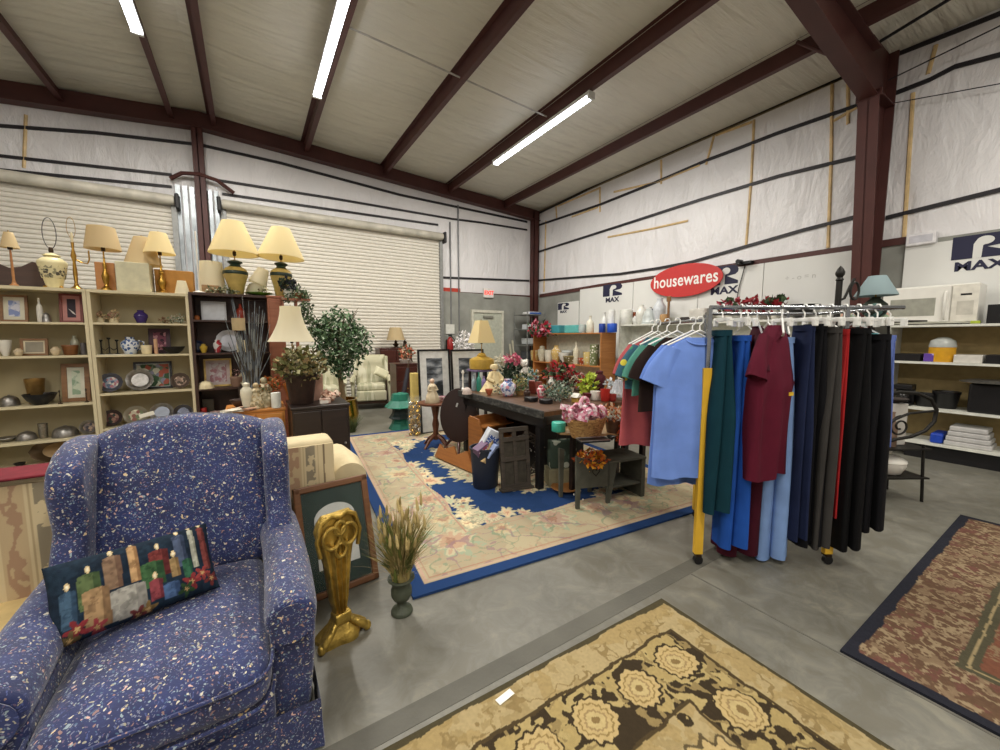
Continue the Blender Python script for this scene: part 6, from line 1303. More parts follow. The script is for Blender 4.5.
# ------------------------------------------------------------------ clothes rack
A = aZ(697, 563); B_ = aZ(826, 563); A.z = B_.z = 0
ux = (B_-A).normalized(); uy = Vector((-ux.y, ux.x, 0)); WR = (B_-A).length; DR = .62
ang = math.atan2(ux.y, ux.x)
m_yel = M('#dcae34', .45, 0, .06); m_chr = M('#8d9094', .22, .95, .1); m_plw = M('#e6e6e2', .35, 0, .03); m_clear = M('#dfe4e6', .1, 0, 0, alpha=.35)
rk = T('clothes_rack', 'rolling clothes rack with yellow legs and chrome rails hung with scrubs and trousers', 'clothes rack', A, ang)
def RW(x, y, z): return A+ux*x+uy*y+Vector((0, 0, z))
XE = WR+.33; ZB = .055; ZR = 1.575; ZL_ = 1.505
for i, (x, y) in enumerate(((0, 0), (WR, 0), (.30, DR), (WR+.1, DR))):
    MB().bb(x-.025, x+.025, y-.016, y+.016, ZB+.01, 1.22).build('leg', m_yel, rk, bevel=.002)
    MB().bb(x-.012, x+.012, y-.012, y+.012, 1.22, 1.57).build('extension_post', m_chr, rk, bevel=.001)
    c_ = MB().lathe([(.012, -.012), (.027, -.012), (.027, .012), (.012, .012)], (x, y-.006, .027), 18, Matrix.Rotation(PI/2, 4, 'X')).build('caster', m_black, rk, smooth=True); MB().box((x, y, .056), (.034, .04, .012)).build('caster_fork', m_bronze, c_)
for y in (0, DR): 
    pass
for x0_, x1_ in ((0, .30), (WR, WR+.1)): MB().tube([(x0_, .016, .113), (x1_, DR-.016, .113)], .014, 4).build('base_bar', m_yel, rk)
MB().bb(.316, WR+.084, DR-.012, DR+.012, .10, .126).build('base_bar', m_yel, rk)
for y in (0, DR): MB().tube([(.30 if y else .0, y, ZR), (XE, y, ZR-.0)], .0125, 10).build('hanging_rail', m_chr, rk, smooth=True)
for x in (XE, ): MB().tube([(x, 0, ZR), (x, DR, ZR)], .011, 8).build('cross_rail', m_chr, rk, smooth=True)
MB().tube([(0, 0, ZL_), (0, DR+.12, ZL_)], .0115, 10).build('side_rail', m_chr, rk, smooth=True)
def hanger(label, x, y, zr, yaw, mat=m_plw, w=.40, clip=False, group=None):
    """white plastic hanger hooked on a rail; yaw turns it from lying across the view"""
    t = T('clothes_hanger', label, 'hanger', RW(x, y, zr+.013), ang+yaw, group)
    hook = [(.0, 0, -.075), (0, 0, -.045), (.018, 0, -.028), (.020, 0, -.008), (.008, 0, .006), (-.010, 0, .004), (-.019, 0, -.010)]
    MB().tube(hook, .0042, 6).build('hook', mat, t, smooth=True)
    if clip:
        MB().box((0, 0, -.083), (w*.62, .012, .022)).build('bar', mat, t, bevel=.003)
        for s in (-1, 1): MB().box((s*w*.26, 0, -.10), (.028, .022, .045)).build('clip', mat, t, bevel=.003)
    else: MB().tube([(0, 0, -.075), (w/2, 0, -.165), (w/2-.02, 0, -.178), (-w/2+.02, 0, -.178), (-w/2, 0, -.165), (0, 0, -.075)], .0055, 6).build('shoulders', mat, t, smooth=True)
    return t
def cloth(c, var=.12): return M(c, .85, 0, var, 6, bump=.12, bscale=160, spec=.2)
def shirt(name, label, x, y, zr, yaw, c, L=.72, w=.25, seed=0, th=.055, sleeve=.22, neck=True, tagm=False, wrinkle=1., lean=0., cat='shirt'):
    """short sleeved top hanging from its hanger: one drooping body tube and two sleeves"""
    top = zr-.085; t = T(name, label, cat, RW(x, y, 0), ang+yaw); m = cloth(c); rd = random.Random(seed); ph = [rd.uniform(0, 6) for _ in range(6)]
    def body(u, v):
        a = 2*PI*u; cx = math.cos(a); sy_ = math.sin(a)
        if v < .18:
            k = v/.18; W_ = .075+(w*.78-.075)*k**.8; z = top-.02-.085*k; 
        else:
            k = (v-.18)/.82; W_ = w*.78+(w-w*.78)*min(1, k*4)+.015*k; z = top-.105-(L-.105)*k
        T_ = (.022+th*min(1, v*2.2))*(1+.2*math.sin(ph[0]+3*v)); f = min(1, v*1.5)*wrinkle
        px_ = W_*sgn(cx, .8)+lean*v; py_ = T_*sy_+f*(.014*math.sin(px_*26+ph[1]+2.2*v)+.010*math.sin(px_*47+ph[2]-3*v)+.012*math.sin(px_*14+ph[3]))
        if v > .93: z += .01*math.sin(px_*22+ph[4])
        return (px_, py_, z)
    mb = MB(); mb.grid(body, 72, 44, closed_u=True); mb.build('body', m, t, smooth=True)
    for s in (-1, 1):
        def slv(u, v, s=s):
            a = 2*PI*u; p0 = Vector((s*w*.60, 0, top-.085)); p1 = Vector((s*(w*.90+.02), 0, top-.12-sleeve))
            c_ = p0.lerp(p1, v); c_.x += s*.02*math.sin(v*PI); d = (p1-p0).normalized(); n_ = Vector((d.z, 0, -d.x)); r1 = (.055+.045*v); r2 = (.028+.016*v)*(1+.15*math.sin(5*a+ph[5]+4*v))
            q = c_+n_*r1*math.cos(a)+Vector((0, 1, 0))*r2*math.sin(a); q.x += lean*.2; return tuple(q)
        mb = MB(); mb.grid(slv, 36, 14, closed_u=True); mb.build('sleeve', m, t, smooth=True)
    if neck: MB().tube([(.085*math.cos(a)+0, .026*math.sin(a)-.004, top-.028-.035*(1 if math.sin(a) < 0 else 0)*abs(math.sin(a))) for a in [2*PI*i/24 for i in range(24)]], .006, 6, closed=True).build('neckband', cloth(c, .05), t, smooth=True)
    if tagm: pass
    return t
def trousers(name, label, x, y, zr, yaw, c, L=.95, w=.14, th=.04, seed=0, flare=0., cat='trousers', split=True, drop=.11, lean=0.):
    """trousers folded along the crease and hung by the waistband"""
    top = zr-drop; t = T(name, label, cat, RW(x, y, 0), ang+yaw); m = cloth(c); rd = random.Random(seed); ph = [rd.uniform(0, 6) for _ in range(5)]
    for s in ((-1, 1) if split else (0,)):
        def leg(u, v, s=s):
            a = 2*PI*u; W_ = w*(.80+.20*min(1, v*2)+flare*v)*(.5 if False else 1); T_ = th*(.55+.45*min(1, v*3))*(.62 if split else 1)
            px_ = W_*sgn(math.cos(a), .75)+lean*v+s*.012*v; off = s*th*.55*min(1, .3+v*1.5)
            py_ = T_*math.sin(a)+off+.010*math.sin(px_*30+ph[0]+2.5*v)*min(1, v*2+.2)+.008*math.sin(px_*55+ph[1])*min(1, v*2+.2)
            return (px_, py_, top-(L+s*.012)*v)
        mb = MB(); mb.grid(leg, 40, 36, closed_u=True); n = 40; mb.f.append(tuple(range(n-1, -1, -1))); mb.f.append(tuple(35*n+k for k in range(n))); mb.build('leg', m, t, smooth=True)
    MB().lathe([(w*.84, 0), (w*.85, .035)], (0, 0, top-.03), 30, sy=th*.95/w).build('waistband', cloth(c, .05), t, smooth=True)
    return t
def xr(px, z=1.0, y=0.):
    """distance along the rack of the spot seen in photograph column px"""
    lo, hi = -1., 3.
    for _ in range(40):
        mid = (lo+hi)/2; P = RW(mid, y, z)-Vector((0, 0, H)); c = 500+F*P.dot(_rt)/P.dot(_fw)
        if c < px: lo = mid
        else: hi = mid
    return (lo+hi)/2
def zrow(py, x, y=0.):
    P = RW(x, y, 0); d0 = Vector((P.x, P.y, 0)); lo, hi = -1., 3.
    for _ in range(40):
        mid = (lo+hi)/2; Q = Vector((P.x, P.y, mid-H)); r = 375-F*Q.dot(_up)/Q.dot(_fw)
        if r > py: lo = mid
        else: hi = mid
    return (lo+hi)/2
# side rail: tops hung one behind the other
specs = [(.035, '#6f8fd8', 'periwinkle blue scrub top in front, hanging on the left side rail', .87, .245, 0), (.135, '#6686cf', 'second periwinkle blue scrub top, just behind the front one', .95, .235, 1),
         (.225, '#241814', 'dark brown short sleeved top behind the blue scrub tops', .50, .23, 2), (.31, '#4f8a7c', 'mint green top behind the dark brown one', .40, .22, 3), (.40, '#2c5a6a', 'teal and yellow patterned top behind the mint green one', .38, .22, 4), (.54, '#b0565a', 'coral red top hanging at the far end of the side rail', .80, .22, 5)]
for i, (y, c, lab, L, w, sd) in enumerate(specs):
    x = (-.035, -.03, -.085, -.115, -.14, -.125)[i]; hanger('white plastic hanger of the '+lab.split(' hanging')[0].split(',')[0].split(' behind')[0].replace(' in front', ' at the front'), x, y, ZL_, math.radians(0+3*i), w=.38)
    shirt('scrub_shirt' if i < 2 else 'tee_shirt', lab, x-.02*0, y, ZL_, math.radians(0+3*i), c, L, w, sd, sleeve=.19, th=.032 if i > 1 else .03, lean=-.0)
for o in bpy.data.objects:
    if str(o.get('label', '')).startswith('teal and yellow patterned top'):
        for ch_ in o.children: ch_.data.materials.clear(); ch_.data.materials.append(spots('#28586a', ['#c8b83a', '#2f7a5a', '#28586a', '#28586a'], 22, thr=.5))
# front rail
def zr_hem(py, px): return zrow(py, xr(px, .6))
def TR(label, px, pbot, c, wpx_, yaw_deg, name='scrub_trousers', y=.0, th=.05, seed=0, ptop=333, split=True, flare=0., cat='trousers', lean=0., hang=True, px_hook=None, WW=.105):
    x = xr(px, .9, y); zb = zrow(pbot, x, y); zt = zrow(ptop, x, y); w_ = wpx_*mpp(RW(x, y, .9))/2
    hanger('white clip hanger of the '+label.replace(', ', ' ') if 'black' in label.split(',')[0] else 'white clip hanger of the '+label.split(', ')[0], x, y, ZR, math.radians(yaw_deg), clip=True, w=.34)
    # width seen = w*cos(yaw)+th*sin(yaw)
    trousers(name, label, x, y, zt+.0, math.radians(yaw_deg), c, L=zt-zb, w=WW, th=w_*.78, seed=seed, split=split, flare=flare, cat=cat, drop=0., lean=lean)
TR('dark teal scrub trousers, first on the front rail right of the yellow leg', 717, 507, '#0c3440', 24, 84, ptop=331, seed=1, th=.05)
TR('bright royal blue scrub trousers, next to the dark teal ones', 735, 541, '#1e4da0', 27, 82, ptop=336, seed=2)
TR('maroon scrub trousers, hanging behind the royal blue ones', 742, 548, '#3f0e1d', 40, 84, ptop=336, seed=3, y=.10, name='scrub_trousers')
TR('light blue scrub trousers, showing below the maroon scrub top', 775, 552, '#7c9acb', 34, 82, ptop=338, seed=4, y=.08)
TR('navy blue trousers, right of the maroon scrub top', 797, 533, '#1a2340', 15, 86, ptop=326, seed=5, name='trousers')
TR('black trousers, between the navy and the charcoal grey pairs', 808, 539, '#0e0e12', 20, 86, ptop=325, seed=6, name='trousers', y=.03)
TR('charcoal grey trousers, left of the red pair', 822, 541, '#3a3836', 20, 86, ptop=328, seed=7, name='trousers')
TR('bright red narrow trousers, between charcoal grey and black', 836, 516, '#b02a2c', 8, 88, ptop=330, seed=8, name='trousers', WW=.05)
TR('black trousers, immediately right of the red ones', 849, 543, '#0a0a0c', 25, 84, ptop=329, seed=9, name='trousers')
TR('wide black skirt like trousers, last on the front rail', 868, 524, '#0c0c10', 26, 84, ptop=335, seed=10, name='trousers', flare=.05)
TR('periwinkle narrow trousers, behind the last black pair', 881, 446, '#6578b8', 5, 88, ptop=336, seed=11, name='trousers', y=.12, WW=.06)
TR('pale aqua narrow top, between the two right-hand black pairs', 860, 386, '#6fb4bc', 12, 86, ptop=334, seed=12, name='folded_shirt', cat='shirt', WW=.08, y=.04, split=False)
x = xr(770, 1.2, -.03); hanger('white plastic hanger in front on the rail, holding the maroon scrub top', xr(782, 1.5, -.02), -.02, ZR, math.radians(58), w=.36)
shirt('scrub_shirt', 'maroon scrub top with small yellow tag on its sleeve, on the front rail', xr(772, 1.3, -.04), -.05, ZR, math.radians(36), '#561327', .90, .20, 21, sleeve=.20, th=.05)
shirt('scrub_shirt', 'dark maroon scrub top partly hidden behind the tagged maroon one', xr(757, 1.3, .06), .07, ZR, math.radians(66), '#3f0f1e', .70, .17, 22, sleeve=.18, th=.04)
hanger('clear plastic hanger behind the tagged maroon top', xr(757, 1.5, .07), .07, ZR, math.radians(66), mat=m_clear, w=.36)
P = RW(xr(794, 1.3, -.15), -.15, zrow(394, xr(794, 1.3, -.15), -.15)); tag(MB().box((0, 0, 0), (.032, .004, .02)).build('price_tag', M('#d8b02c', .5), loc=P, rot=(0, 0, ang+.3)), 'small yellow tag pinned to the sleeve of the maroon scrub top', 'tag')
t = T('fabric_scrap', 'bright blue cloth end showing low between the charcoal and black trousers', 'cloth', RW(xr(825, .4, -.06), -.03, zrow(527, xr(825, .4, -.06), -.03))); MB().lathe([(.008, 0), (.012, .04), (.01, .09)], seg=10).build('cloth', cloth('#2148a8'), t, smooth=True)
for i, (px, y) in enumerate(((787, .12), (803, .2), (768, .25), (745, .3), (829, .3), (855, .25))): hanger('empty clear plastic hanger on the front rail, number of its kind unclear' if 0 else 'empty clear plastic hanger between the garments of the chrome rails', xr(px, 1.5, DR), DR, ZR, math.radians(60+7*i), mat=m_clear if i % 2 else m_plw, w=.36, group='empty hangers on the back rail')
for o in bpy.data.objects:
    if o.get('group') == 'empty hangers on the back rail': o['label'] = 'empty plastic hanger on the back rail of the clothes rack'
# ------------------------------------------------------------------ insulation boards on the right wall
m_board = M('#dcdcd8', .55, 0, .03, 2); m_ink = M('#23243f', .6, var=0)
def text(body, size, mat, name, parent, M4, bold=.0, shear=0., sx=1., extr=.001, space=1.):
    c = bpy.data.curves.new(name, 'FONT'); c.body = body; c.size = size; c.extrude = extr; c.offset = bold; c.space_character = space; c.align_x = 'CENTER'; c.align_y = 'CENTER'; c.shear = shear
    o = bpy.data.objects.new(name+'_c', c); COL.objects.link(o); bpy.context.view_layer.update()
    dg = bpy.context.evaluated_depsgraph_get(); me = bpy.data.meshes.new_from_object(o.evaluated_get(dg)); bpy.data.objects.remove(o); bpy.data.curves.remove(c)
    me.name = name; me.materials.clear(); me.materials.append(mat); me.transform(Matrix.Diagonal((sx, 1, 1, 1))); q = bpy.data.objects.new(name, me); COL.objects.link(q)
    if parent: q.parent = parent
    q.matrix_local = M4; return q
def wallM(x, y, z):  # text on the right wall: reads along -Y, up Z, faces -X
    return Matrix(((0, 0, -1, x), (-1, 0, 0, y), (0, 1, 0, z), (0, 0, 0, 1)))
def logo(t, x, y, z, w, h):
    """block with a white letter R cut by a swoosh, and bold lettering under it; local to the board"""
    bh = h*.66; q = lambda a, b: (y+w/2-a*w, z+h-bh+b*bh)
    MB().prism([q(*p) for p in ((0, 0), (1, 0), (1, .16), (.60, .44), (.90, .50), (.99, .62), (1, .78), (.94, .92), (.8, 1), (0, 1))], x-.002, x, 'yz').build('logo_block', m_ink, t)
    st_ = [(.37, 0), (.52, 0), (.53, .50)]+[(.56+.15*math.cos(a), .72+.18*math.sin(a)) for a in [-1.6+4.6*k/14 for k in range(15)]]+[(.37, .6)]
    MB().prism([q(*p) for p in st_], x-.004, x-.002, 'yz').build('logo_letter', m_board, t)
    text('MAX', h*.36, m_ink, 'lettering', t, wallM(x-.0015, y, z+h*.12), bold=h*.012, sx=1.25)
seams = [aX(764, 300, R).y, aX(700, 300, R).y, aX(635, 300, R).y]
ys = [1.98]+seams+[7.33]
labs = ['white foam insulation board nearest the red column on the right wall', 'white foam insulation board behind the right half of the oval sign', 'white foam insulation board behind the left half of the oval sign', 'white foam insulation board with dark logo, left of the oval sign']
bs = []
for i in range(4):
    t = T('insulation_board', labs[i], 'board', (R-.05, (ys[i]+ys[i+1])/2, 1.3)); bs.append(t)
    d = ys[i+1]-ys[i]; MB().bb(-.02, .02, -d/2+.006, d/2-.006, -1.28, 1.29).build('panel', m_board, t)
def lg(t, px0, px1, py0, py1, X):
    a = aX(px0, (py0+py1)/2, X); b = aX(px1, (py0+py1)/2, X); zt = aX((px0+px1)/2, py0, X).z; zb = aX((px0+px1)/2, py1, X).z
    logo(t, X-t.location.x, (a.y+b.y)/2-t.location.y, zb-t.location.z, abs(a.y-b.y), zt-zb)
lg(bs[3], 603, 622, 284, 302, R-.0725); lg(bs[1], 711, 738, 266, 294, R-.0725)
# faint printing on the board by the column
p = aX(800, 277, R-.073); t = bs[0]; text('+ - o = n', .11, M('#bcbcb8', .6), 'printing', t, wallM(-.0225, p.y-t.location.y, p.z-t.location.z))
ya, yb_ = aX(560, 310, R).y, aX(582, 310, R).y; t = T('insulation_board', 'short white foam insulation board next to the room corner', 'board', (R-.06, 7.75, 1.1)); MB().bb(-.02, .02, -.40, .40, -1.08, 1.22).build('panel', m_board, t); lg(t, 558, 569, 303, 313, R-.0825)
y0 = aX(906, 260, R).y; t = T('insulation_board', 'big white foam insulation board with dark logo right of the red column', 'board', (R-.05, (y0-1.6)/2+.0, 1.27)); MB().bb(-.02, .02, -(y0+1.6)/2, (y0+1.6)/2, -1.25, 1.27).build('panel', m_board, t)
a = aX(952, 250, R-.0725); zt = a.z+.0; zt = aX(952, 238, R-.0725).z; zb = aX(952, 272, R-.0725).z; logo(t, R-.0725-t.location.x, a.y-.22-t.location.y, zb-t.location.z, .44, zt-zb)
# oval shop sign
XS = R-.13; c_ = aX(684, 280.5, XS); y0, y1 = aX(648, 281, XS).y, aX(719, 279, XS).y; z0, z1 = aX(684, 297, XS).z, aX(684, 264.5, XS).z
t = T('shop_sign', 'red oval sign reading housewares in white letters on the right wall', 'sign', c_)
n = 48; mb = MB(); el = [((y0-y1)/2*math.cos(a), (z1-z0)/2*math.sin(a)) for a in [2*PI*i/n for i in range(n)]]; mb.prism(el, -.012, .012, 'yz'); mb.build('panel', M('#c43a38', .4, var=.03), t, bevel=.004)
text('housewares', (z1-z0)*.53, M('#f0eeea', .4, var=0), 'lettering', t, wallM(-.0135, 0, .01), bold=.005, sx=.80, space=1.06)
MB().bb(.012, .08, -.1, .1, -.02, .02).build('bracket', m_black, t)
# exit sign and white box on the walls
p = aY(489, 293, D-.09); t = T('exit_sign', 'small white exit sign with red letters beside the corner post', 'sign', (p.x, D-.06, p.z)); s = mpp(p)
MB().bb(-5.5*s, 5.5*s, -.03, .03, -4.5*s, 4.5*s).build('housing', M('#e0dcd8', .5), t, bevel=.004)
text('EXIT', .14, M('#e8463c', .4, emit=1.2, var=0), 'lettering', t, Matrix(((1, 0, 0, 0), (0, 0, -1, -.0315), (0, 1, 0, 0), (0, 0, 0, 1))), bold=.006)
p = aX(921, 239, R-.1); t = T('emergency_light', 'white box light fixed over the insulation board right of the column', 'wall light', (R-.06, p.y, p.z)); MB().bb(-.06, .055, -.13, .13, -.07, .07).build('housing', M('#e4e2e4', .5), t, bevel=.01); MB().bb(-.064, -.06, -.10, .10, -.04, .045).build('lens', M('#c8c8d0', .2), t)
p = aX(745, 263, R-.1); t = T('wall_camera', 'small black camera on a bracket above the boards', 'camera', (R-.1, p.y, p.z)); MB().bb(-.06, .06, -.12, .12, -.02, .02).build('bracket', m_black, t); MB().lathe([(.035, -.06), (.04, .05), (.03, .07)], (-.08, .05, .02), 14, Matrix.Rotation(PI/2, 4, 'Y')).build('body', m_black, t, smooth=True)
tag(MB().tube([(R-.09, p.y, p.z-.03), (R-.09, p.y+.08, p.z-.4), (R-.09, p.y+.17, p.z-1.1)], .008, 6).build('hanging_cord', m_black), 'thin dark cord hanging from the small wall camera', 'cord')
# ------------------------------------------------------------------ shelving along the right wall
m_ws = M('#d2d2c8', .5); m_oak2 = wood('#a06430', '#b87c44', .5, axis=(1, 1, 12)); m_bk = M('#a08c60', .8)
def shelving(name, label, x0, x1, y0, y1, levels, mat, top=None, back=True, th=.025, posts=False, backm=None):
    t = T(name, label, 'shelving', ((x0+x1)/2, (y0+y1)/2, 0)); w, d = x1-x0, y1-y0; zt = top or levels[0]
    if posts:
        for a in (-1, 1):
            for b in (-1, 1): MB().bb(a*(w/2-.015)-.015, a*(w/2-.015)+.015, b*(d/2-.015)-.015, b*(d/2-.015)+.015, 0, zt).build('post', mat, t)
    else:
        for b in (-1, 1): MB().bb(-w/2, w/2, b*d/2-(th if b > 0 else 0), b*d/2+(0 if b > 0 else th), 0, zt).build('side_panel', mat, t)
    for z in levels: MB().bb(-w/2+.001, w/2-.02, -d/2+th+.001, d/2-th-.001, z-th, z).build('shelf', mat, t)
    if back: MB().bb(w/2-.018, w/2-.006, -d/2+th, d/2-th, .02, zt).build('back_panel', backm or mat, t)
    return t
XF = 6.5
zr_ = [aX(960, 324, XF).z, aX(960, 363, XF).z, aX(960, 412, XF).z, aX(960, 448, XF).z]
shelving('wall_rack', 'white shelving with tan back along the right wall, carrying the microwave', XF, 7.0, -1.0, 1.50, zr_, m_ws, backm=m_bk)
bpy.data.objects['wall_rack'].name = 'shelving_unit'
def XR(px, lv, X=XF+.2): p = sXr(px, X, zr_[lv]+.0006); return p
def bx_(name, label, cat, px0, px1, h, lv, mat, X=XF+.2, dx=.3, **k):
    a = XR(px0, lv, X-dx/2); b = XR(px1, lv, X-dx/2); c = (a+b)/2; return boxy(name, label, cat, (X, c.y, c.z), (dx, abs(a.y-b.y), h*mpp(c)), mat, **k)
# microwave
a = XR(881, 0, XF+.06); b = XR(976, 0, XF+.06); w = abs(a.y-b.y); hh = .44
t = T('microwave_oven', 'white over-range microwave oven on top of the right-hand shelving', 'microwave', (XF+.26, (a.y+b.y)/2, a.z)); mwht = M('#e4e2da', .35, var=.03)
MB().bb(-.19, .2, -w/2, w/2, .012, hh).build('body', mwht, t, bevel=.012, bseg=3)
dr = MB().bb(-.215, -.19, -w/2+.20*1, w/2, .03, hh-.015).build('door', mwht, t, bevel=.006)
MB().bb(-.2165, -.2145, -w/2+.31, w/2-.07, .10, hh-.14).build('window', M('#9a9a8e', .3), dr)
MB().tube([(-.215, -w/2+.235, .06), (-.245, -w/2+.235, .08), (-.245, -w/2+.235, hh-.1), (-.215, -w/2+.235, hh-.08)], .012, 8).build('handle', mwht, dr, smooth=True)
MB().bb(-.205, -.19, -w/2, -w/2+.19, .03, hh-.015).build('control_panel', M('#dcd8cc', .4), t); MB().bb(-.2065, -.2045, -w/2+.05, -w/2+.13, hh-.13, hh-.11).build('display', m_black, t)
MB().bb(-.2065, -.2045, -w/2+.03, -w/2+.15, .10, hh-.19).build('keypad', M('#c4c0b4', .5), t)
for k in range(2): MB().bb(-.17, .18, -w/2+.1+.4*k, -w/2+.14+.4*k, 0, .012).build('foot', m_black, t)
boxy('toaster_oven', 'black and steel toaster oven at the right frame edge beside the microwave', 'toaster oven', (XF+.25, XR(1010, 0).y-.02, zr_[0]+.001), (.28, .34, .2), m_black)
bx_('green_tape', 'yellow-green sticker strip on the shelf edge under the microwave', 'sticker', 970, 980, 3, 0, M('#a8b83a', .6), X=XF+.015, dx=.025)
bx_('black_tray', 'flat black tray on the second shelf behind the rack', 'tray', 892, 920, 7, 1, m_black); bx_('purple_box', 'small purple and white box left of the yellow jar', 'box', 923, 933, 8, 1, spots('#5a3a94', ['#5a3a94', '#b8a8d0'], 20, thr=.6))
p = XR(941, 1, XF+.15); s = mpp(p); t = T('snack_jar', 'yellow tub with clear domed lid on the second shelf', 'jar', p); MB().lathe([(9*s, 0), (9.3*s, .01), (9.3*s, 15*s), (8.8*s, 15*s)], seg=24).build('tub', M('#d09a24', .4), t, smooth=True); MB().lathe([(9.6*s, 14.5*s), (9.6*s, 16*s), (8.6*s, 21*s), (4*s, 24*s), (0, 24.5*s)], seg=24).build('lid', M('#b8bcb8', .15, alpha=.8), t, smooth=True)
bx_('white_box', 'long flat white carton on the second shelf right of the yellow tub', 'box', 953, 982, 8, 1, M('#c4c0b8', .6)); bx_('black_case', 'black case at the right end of the second shelf', 'case', 985, 1012, 9, 1, m_black)
p = XR(903, 2, XF+.15); s = mpp(p); t = T('coffee_maker', 'black coffee maker on the third shelf beside the wrought iron stand', 'coffee maker', p); MB().bb(-.1, .1, -.08, .08, 0, .03).build('base', m_black, t, bevel=.008); MB().bb(.03, .1, -.08, .08, .03, .24).build('tower', m_black, t, bevel=.008); MB().bb(-.1, .1, -.08, .08, .19, .25).build('hopper', m_black, t, bevel=.01); MB().lathe([(.05, .03), (.06, .06), (.058, .12), (.04, .15)], (-.035, 0, 0), 18).build('carafe', M('#22201f', .1), t, smooth=True)
for px, w_, h_, lab in ((925, 26, 13, 'black frying pan stacked on the third shelf'), (945, 30, 17, 'black roasting pot right of the frying pan')): p = XR(px, 2, XF+.22); lth('cooking_pot', lab, 'pot', p, w_*mpp(p, True), h_*mpp(p), 'pot', m_black)
bx_('roaster', 'big black roaster oven at the right end of the third shelf', 'roaster', 966, 1012, 30, 2, m_black, bevel=.02); a = XR(985, 2, XF+.2)
tag(MB().lathe([(.24, 0), (.245, .008), (.18, .025), (0, .03)], seg=28).build('pan_lid', m_silver, loc=(XF+.2, XR(990, 2).y, zr_[2]+.0015+30*mpp(a)), smooth=True), 'round silver lid lying on the big black roaster', 'lid')
bx_('blue_bag', 'bright blue folded plastic bag on the lowest shelf', 'bag', 929, 942, 10, 3, M('#1c3fa4', .4), bevel=.02)
for k in range(4): bx_('folded_linen', ['lowest of four folded white linens on the bottom shelf of the right-hand shelving', 'second lowest folded white linen on the bottom shelf of the right-hand shelving', 'second highest folded white linen on the bottom shelf of the right-hand shelving', 'topmost folded white linen on the bottom shelf of the right-hand shelving'][k], 'linen', 943+k*1.5, 992-k*2, 5, 3, M('#b4b2b0', .8, 0, .1, 20), bevel=.012).location.z += k*5.05*mpp((XF, .9, .3))
bx_('black_crate', 'black crate standing on the floor under the lowest right-hand shelf', 'crate', 905, 1012, 14, 3, m_black).location.z = .0
# wrought iron stand
P0 = Vector((4.56, 1.09, 0)); t = T('iron_stand', 'black wrought iron bakers stand with curled sides behind the clothes rack', 'stand', P0, rz=math.radians(-31)); m_ir = M('#23211e', .5, .4, .2, 20)
for x in (-.24, .33):
    for y in (-.14, .14): MB().tube([(x, y, 0), (x*.94, y, .45), (x*.6 if x > 0 else x*.94, y, 1.54)] if x < 0 or y > 0 else [(x*1.05, y, 0), (x*.95, y, .45), (x*.94, y, .5)], .011, 8).build('post', m_ir, t, smooth=True)
for z, nm in ((.22, 'shelf'), (.47, 'shelf'), (1.54, 'shelf')): MB().bb(-.27, .36 if z < 1 else .2, -.17, .17, z-.012, z).build(nm, m_ir, t)
def spiral(cx, cz, r0, turns, y, sgn_=1, n=26): return [(cx+sgn_*r0*(1-i/n*.8)*math.cos(turns*2*PI*i/n+PI/2), y, cz+r0*(1-i/n*.8)*math.sin(turns*2*PI*i/n+PI/2)) for i in range(n)]
MB().tube([(-.1, -.15, .93), (.05, -.15, .95), (.2, -.15, .94), (.32, -.15, .89), (.38, -.15, .80), (.37, -.15, .70), (.30, -.15, .62), (.18, -.15, .57), (.05, -.15, .55), (-.1, -.15, .5)], .014, 8).build('curved_arm', m_ir, t, smooth=True)
MB().tube([(-.1, -.15, .6), (.03, -.15, .72), (.15, -.15, .77), (.36, -.15, .79)], .011, 8).build('curved_arm', m_ir, t, smooth=True); MB().tube(spiral(.08, .66, .09, 1.6, -.15), .008, 6).build('scroll', m_ir, t, smooth=True)
mx = t.matrix_world
def onst(px, z, d_=0.): p = aZ(px, 0, 0) if 0 else None
def st(x, y, z): v = Vector((x, y, 0)); v.rotate(Euler((0, 0, math.radians(-31)))); return P0+v+Vector((0, 0, z))
t = T('lidded_tureen', 'white ceramic lidded tureen on the lowest shelf of the iron stand', 'tureen', st(.13, -.03, .2206)); MB().lathe([(.07, 0), (.09, .01), (.12, .08), (.12, .11), (.11, .11), (0, .1)], seg=28).build('pot', m_white, t, smooth=True); l_ = MB().lathe([(.125, .11), (.12, .125), (.07, .16), (.02, .175), (.02, .19), (.03, .2), (0, .21)], seg=28).build('lid', m_white, t, smooth=True)
lth('wicker_ball', 'cream round wicker basket on the middle shelf of the iron stand', 'basket', st(.0, 0, .4706), .16, .28, 'ginger', M('#c4b088', .8)); boxy('white_carton', 'white carton on the middle shelf of the iron stand', 'box', st(.19, .03, .4706), (.14, .14, .36), M('#c8c4bc', .6), rz=-.5)
lth('small_house', 'small brown pottery jar beside the white carton', 'jar', st(.09, -.08, .4706), .07, .30, 'bottle', M('#8a7260', .6))
lth('dark_pillow_dish', 'dark cloth bundle on top of the white carton', 'bundle', st(.19, .03, .8312), .2, .06, 'dish', M('#2c2420', .8))
p = sX(880, 1, 0); 
q = st(-.08, 0, 1.5406)
t = T('table_lamp', 'green glazed globe lamp with pale blue-grey shade on the iron stand', 'lamp', q); s = mpp(q)
MB().lathe([(.05, 0), (.055, .012), (.04, .03), (.075, .06), (.088, .10), (.08, .14), (.045, .175), (.03, .19), (.035, .20)], seg=28).build('base', spots('#3a4a3c', ['#5a7a74', '#2c3428', '#6a8a88'], 14, thr=.8), t, smooth=True)
MB().tube([(0, 0, .2), (0, 0, .3)], .006).build('stem', m_brass, t); MB().lathe([(.140, .21), (.140, .218), (.058, .375), (.054, .375), (.136, .21), (.140, .21)], seg=36).build('lamp_shade', shade_mat('#9fb4b8', .3), t, smooth=True)
